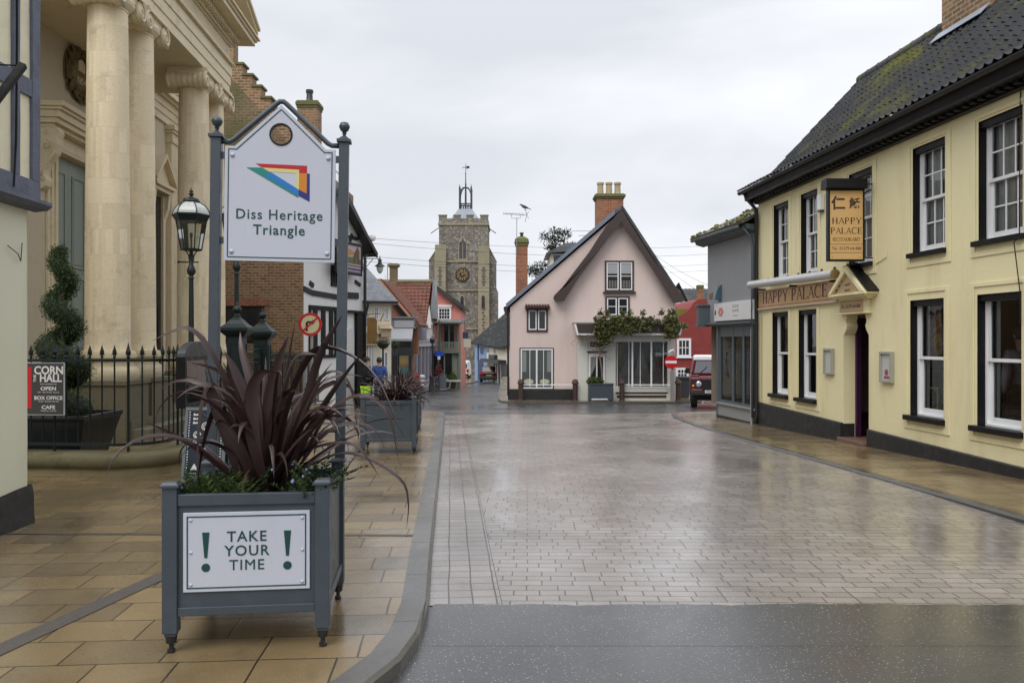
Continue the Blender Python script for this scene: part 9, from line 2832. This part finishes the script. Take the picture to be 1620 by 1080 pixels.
# ------------------------------------------------------------------ trees beyond the roofs
pt_ = thing('pine_tree', 'dark pine tree rising behind the slate slope of the pink house', 'tree', (pw(892, 540, 62).x, 62.0, P(62)))
hh = CAM_H + (540 - 374) / FPX * 62 - P(62)
mb = MB(); mb.tube([(0, 0, 0), (.1, 0, hh * .5), (0, 0, hh * .97)], [.3, .2, .05], 8)
rnd = random.Random(14); clumps = []
for k in range(34):
 z = rnd.uniform(.62, .99) * hh; a = rnd.uniform(0, 6.28); L = rnd.uniform(.4, 2.6) * (1.25 - z / hh) * 2.2 + .3
 e_ = Vector((L * math.cos(a), L * math.sin(a), z + rnd.uniform(.1, .5))); mb.tube([(0, 0, z - .2), e_ * .5 + Vector((0, 0, z * .5 - .1)), e_], [.07, .05, .02], 5); clumps.append(e_); clumps.append(e_ * .7 + Vector((0, 0, z * .3)))
mb.build('trunk', m_bark, pt_)
mb = MB()
for c in clumps:
 for k in range(90):
  d = Vector((rnd.gauss(0, 1), rnd.gauss(0, 1), rnd.gauss(0, .7))).normalized(); leaflet(mb, c + d * rnd.uniform(.05, .42), .26, .035, (d + Vector((0, 0, .5))).normalized())
mb.build('crown', m_leaf_pine, pt_, recalc=False)
def bare_tree(lab, px, Y, ptop, seed, spread):
 x = pw(px, 540, Y).x; z0 = P(Y); h = CAM_H + (540 - ptop) / FPX * Y - z0
 r = thing('bare_tree', lab, 'tree', (x, Y, z0), 0, 'bare winter trees beyond the roofs')
 rnd = random.Random(seed); mb = MB(); tw = MB()
 def grow(p, d, L, rad, depth):
  pts = [p]; q = p
  for k in range(3):
   d = (d + Vector((rnd.gauss(0, .16), rnd.gauss(0, .16), rnd.gauss(.03, .12)))).normalized(); q = q + d * L / 3; pts.append(q)
  (mb if depth < 2 else tw).tube(pts, [rad, rad * .85, rad * .72, rad * .55], 5 if depth < 2 else 3, depth == 0)
  if depth < 5:
   for k in range(3 if depth else 5):
    ax = Vector((rnd.gauss(0, 1), rnd.gauss(0, 1), rnd.gauss(.35, .5))).normalized()
    grow(pts[-1] if k else pts[-2], (d + ax * spread).normalized(), L * rnd.uniform(.58, .75), rad * .5, depth + 1)
 grow(Vector((0, 0, 0)), Vector((0, 0, 1)), h * .40, .22, 0)
 zm = max(v.co.z for v in tw.bm.verts); k = h / zm
 for b in (mb, tw): b.bm.transform(Matrix.Diagonal((k * 1.25, k, k, 1)))
 mb.build('trunk', m_bark, r); tw.build('crown', flat('grey_brown_twigs', (.13, .11, .10), .9), r)
bare_tree('bare winter tree rising behind the slate roof and bracket lamp', 602, 82, 431, 5, .9); bare_tree('bare winter tree right of the mossy chimney on the tiled roof', 652, 86, 433, 9, .9)
sg_ = leafclump('evergreen_bush', 'small grey green bush between the church tower and the pink house', 'bush', (pw(797, 540, 96).x, 96, P(96) + 1.5), 1.6, 1.2, 2.3, 900, m_leaf_pine, .35, None, 3)

# ------------------------------------------------------------------ overhead wires
WG = 'overhead wires across the street'
for k, (a, b, sag) in enumerate((((586, 377, 30), (1120, 389, 46), .25), ((586, 385, 30), (1120, 402, 46), .3), ((577, 405, 29.5), (1120, 418, 46), .3), ((577, 413, 29.5), (1120, 428, 46), .3), ((1030, 398, 36.2), (1122, 452, 24), .1), ((1030, 404, 36.2), (1122, 470, 24), .1))):
 A, B = pw(*a), pw(*b)
 r = thing('overhead_wire', 'thin wires crossing the sky between the white pub and the far roofs' if k < 4 else 'thin wires slanting from the pink gable to the grey corner shop', 'wire', tuple(A), 0, WG)
 mb = MB(); mb.tube([(B - A) * (t / 10) - Vector((0, 0, sag * 4 * (t / 10) * (1 - t / 10))) for t in range(11)], .006, 4); mb.build('cable', m_black, r)
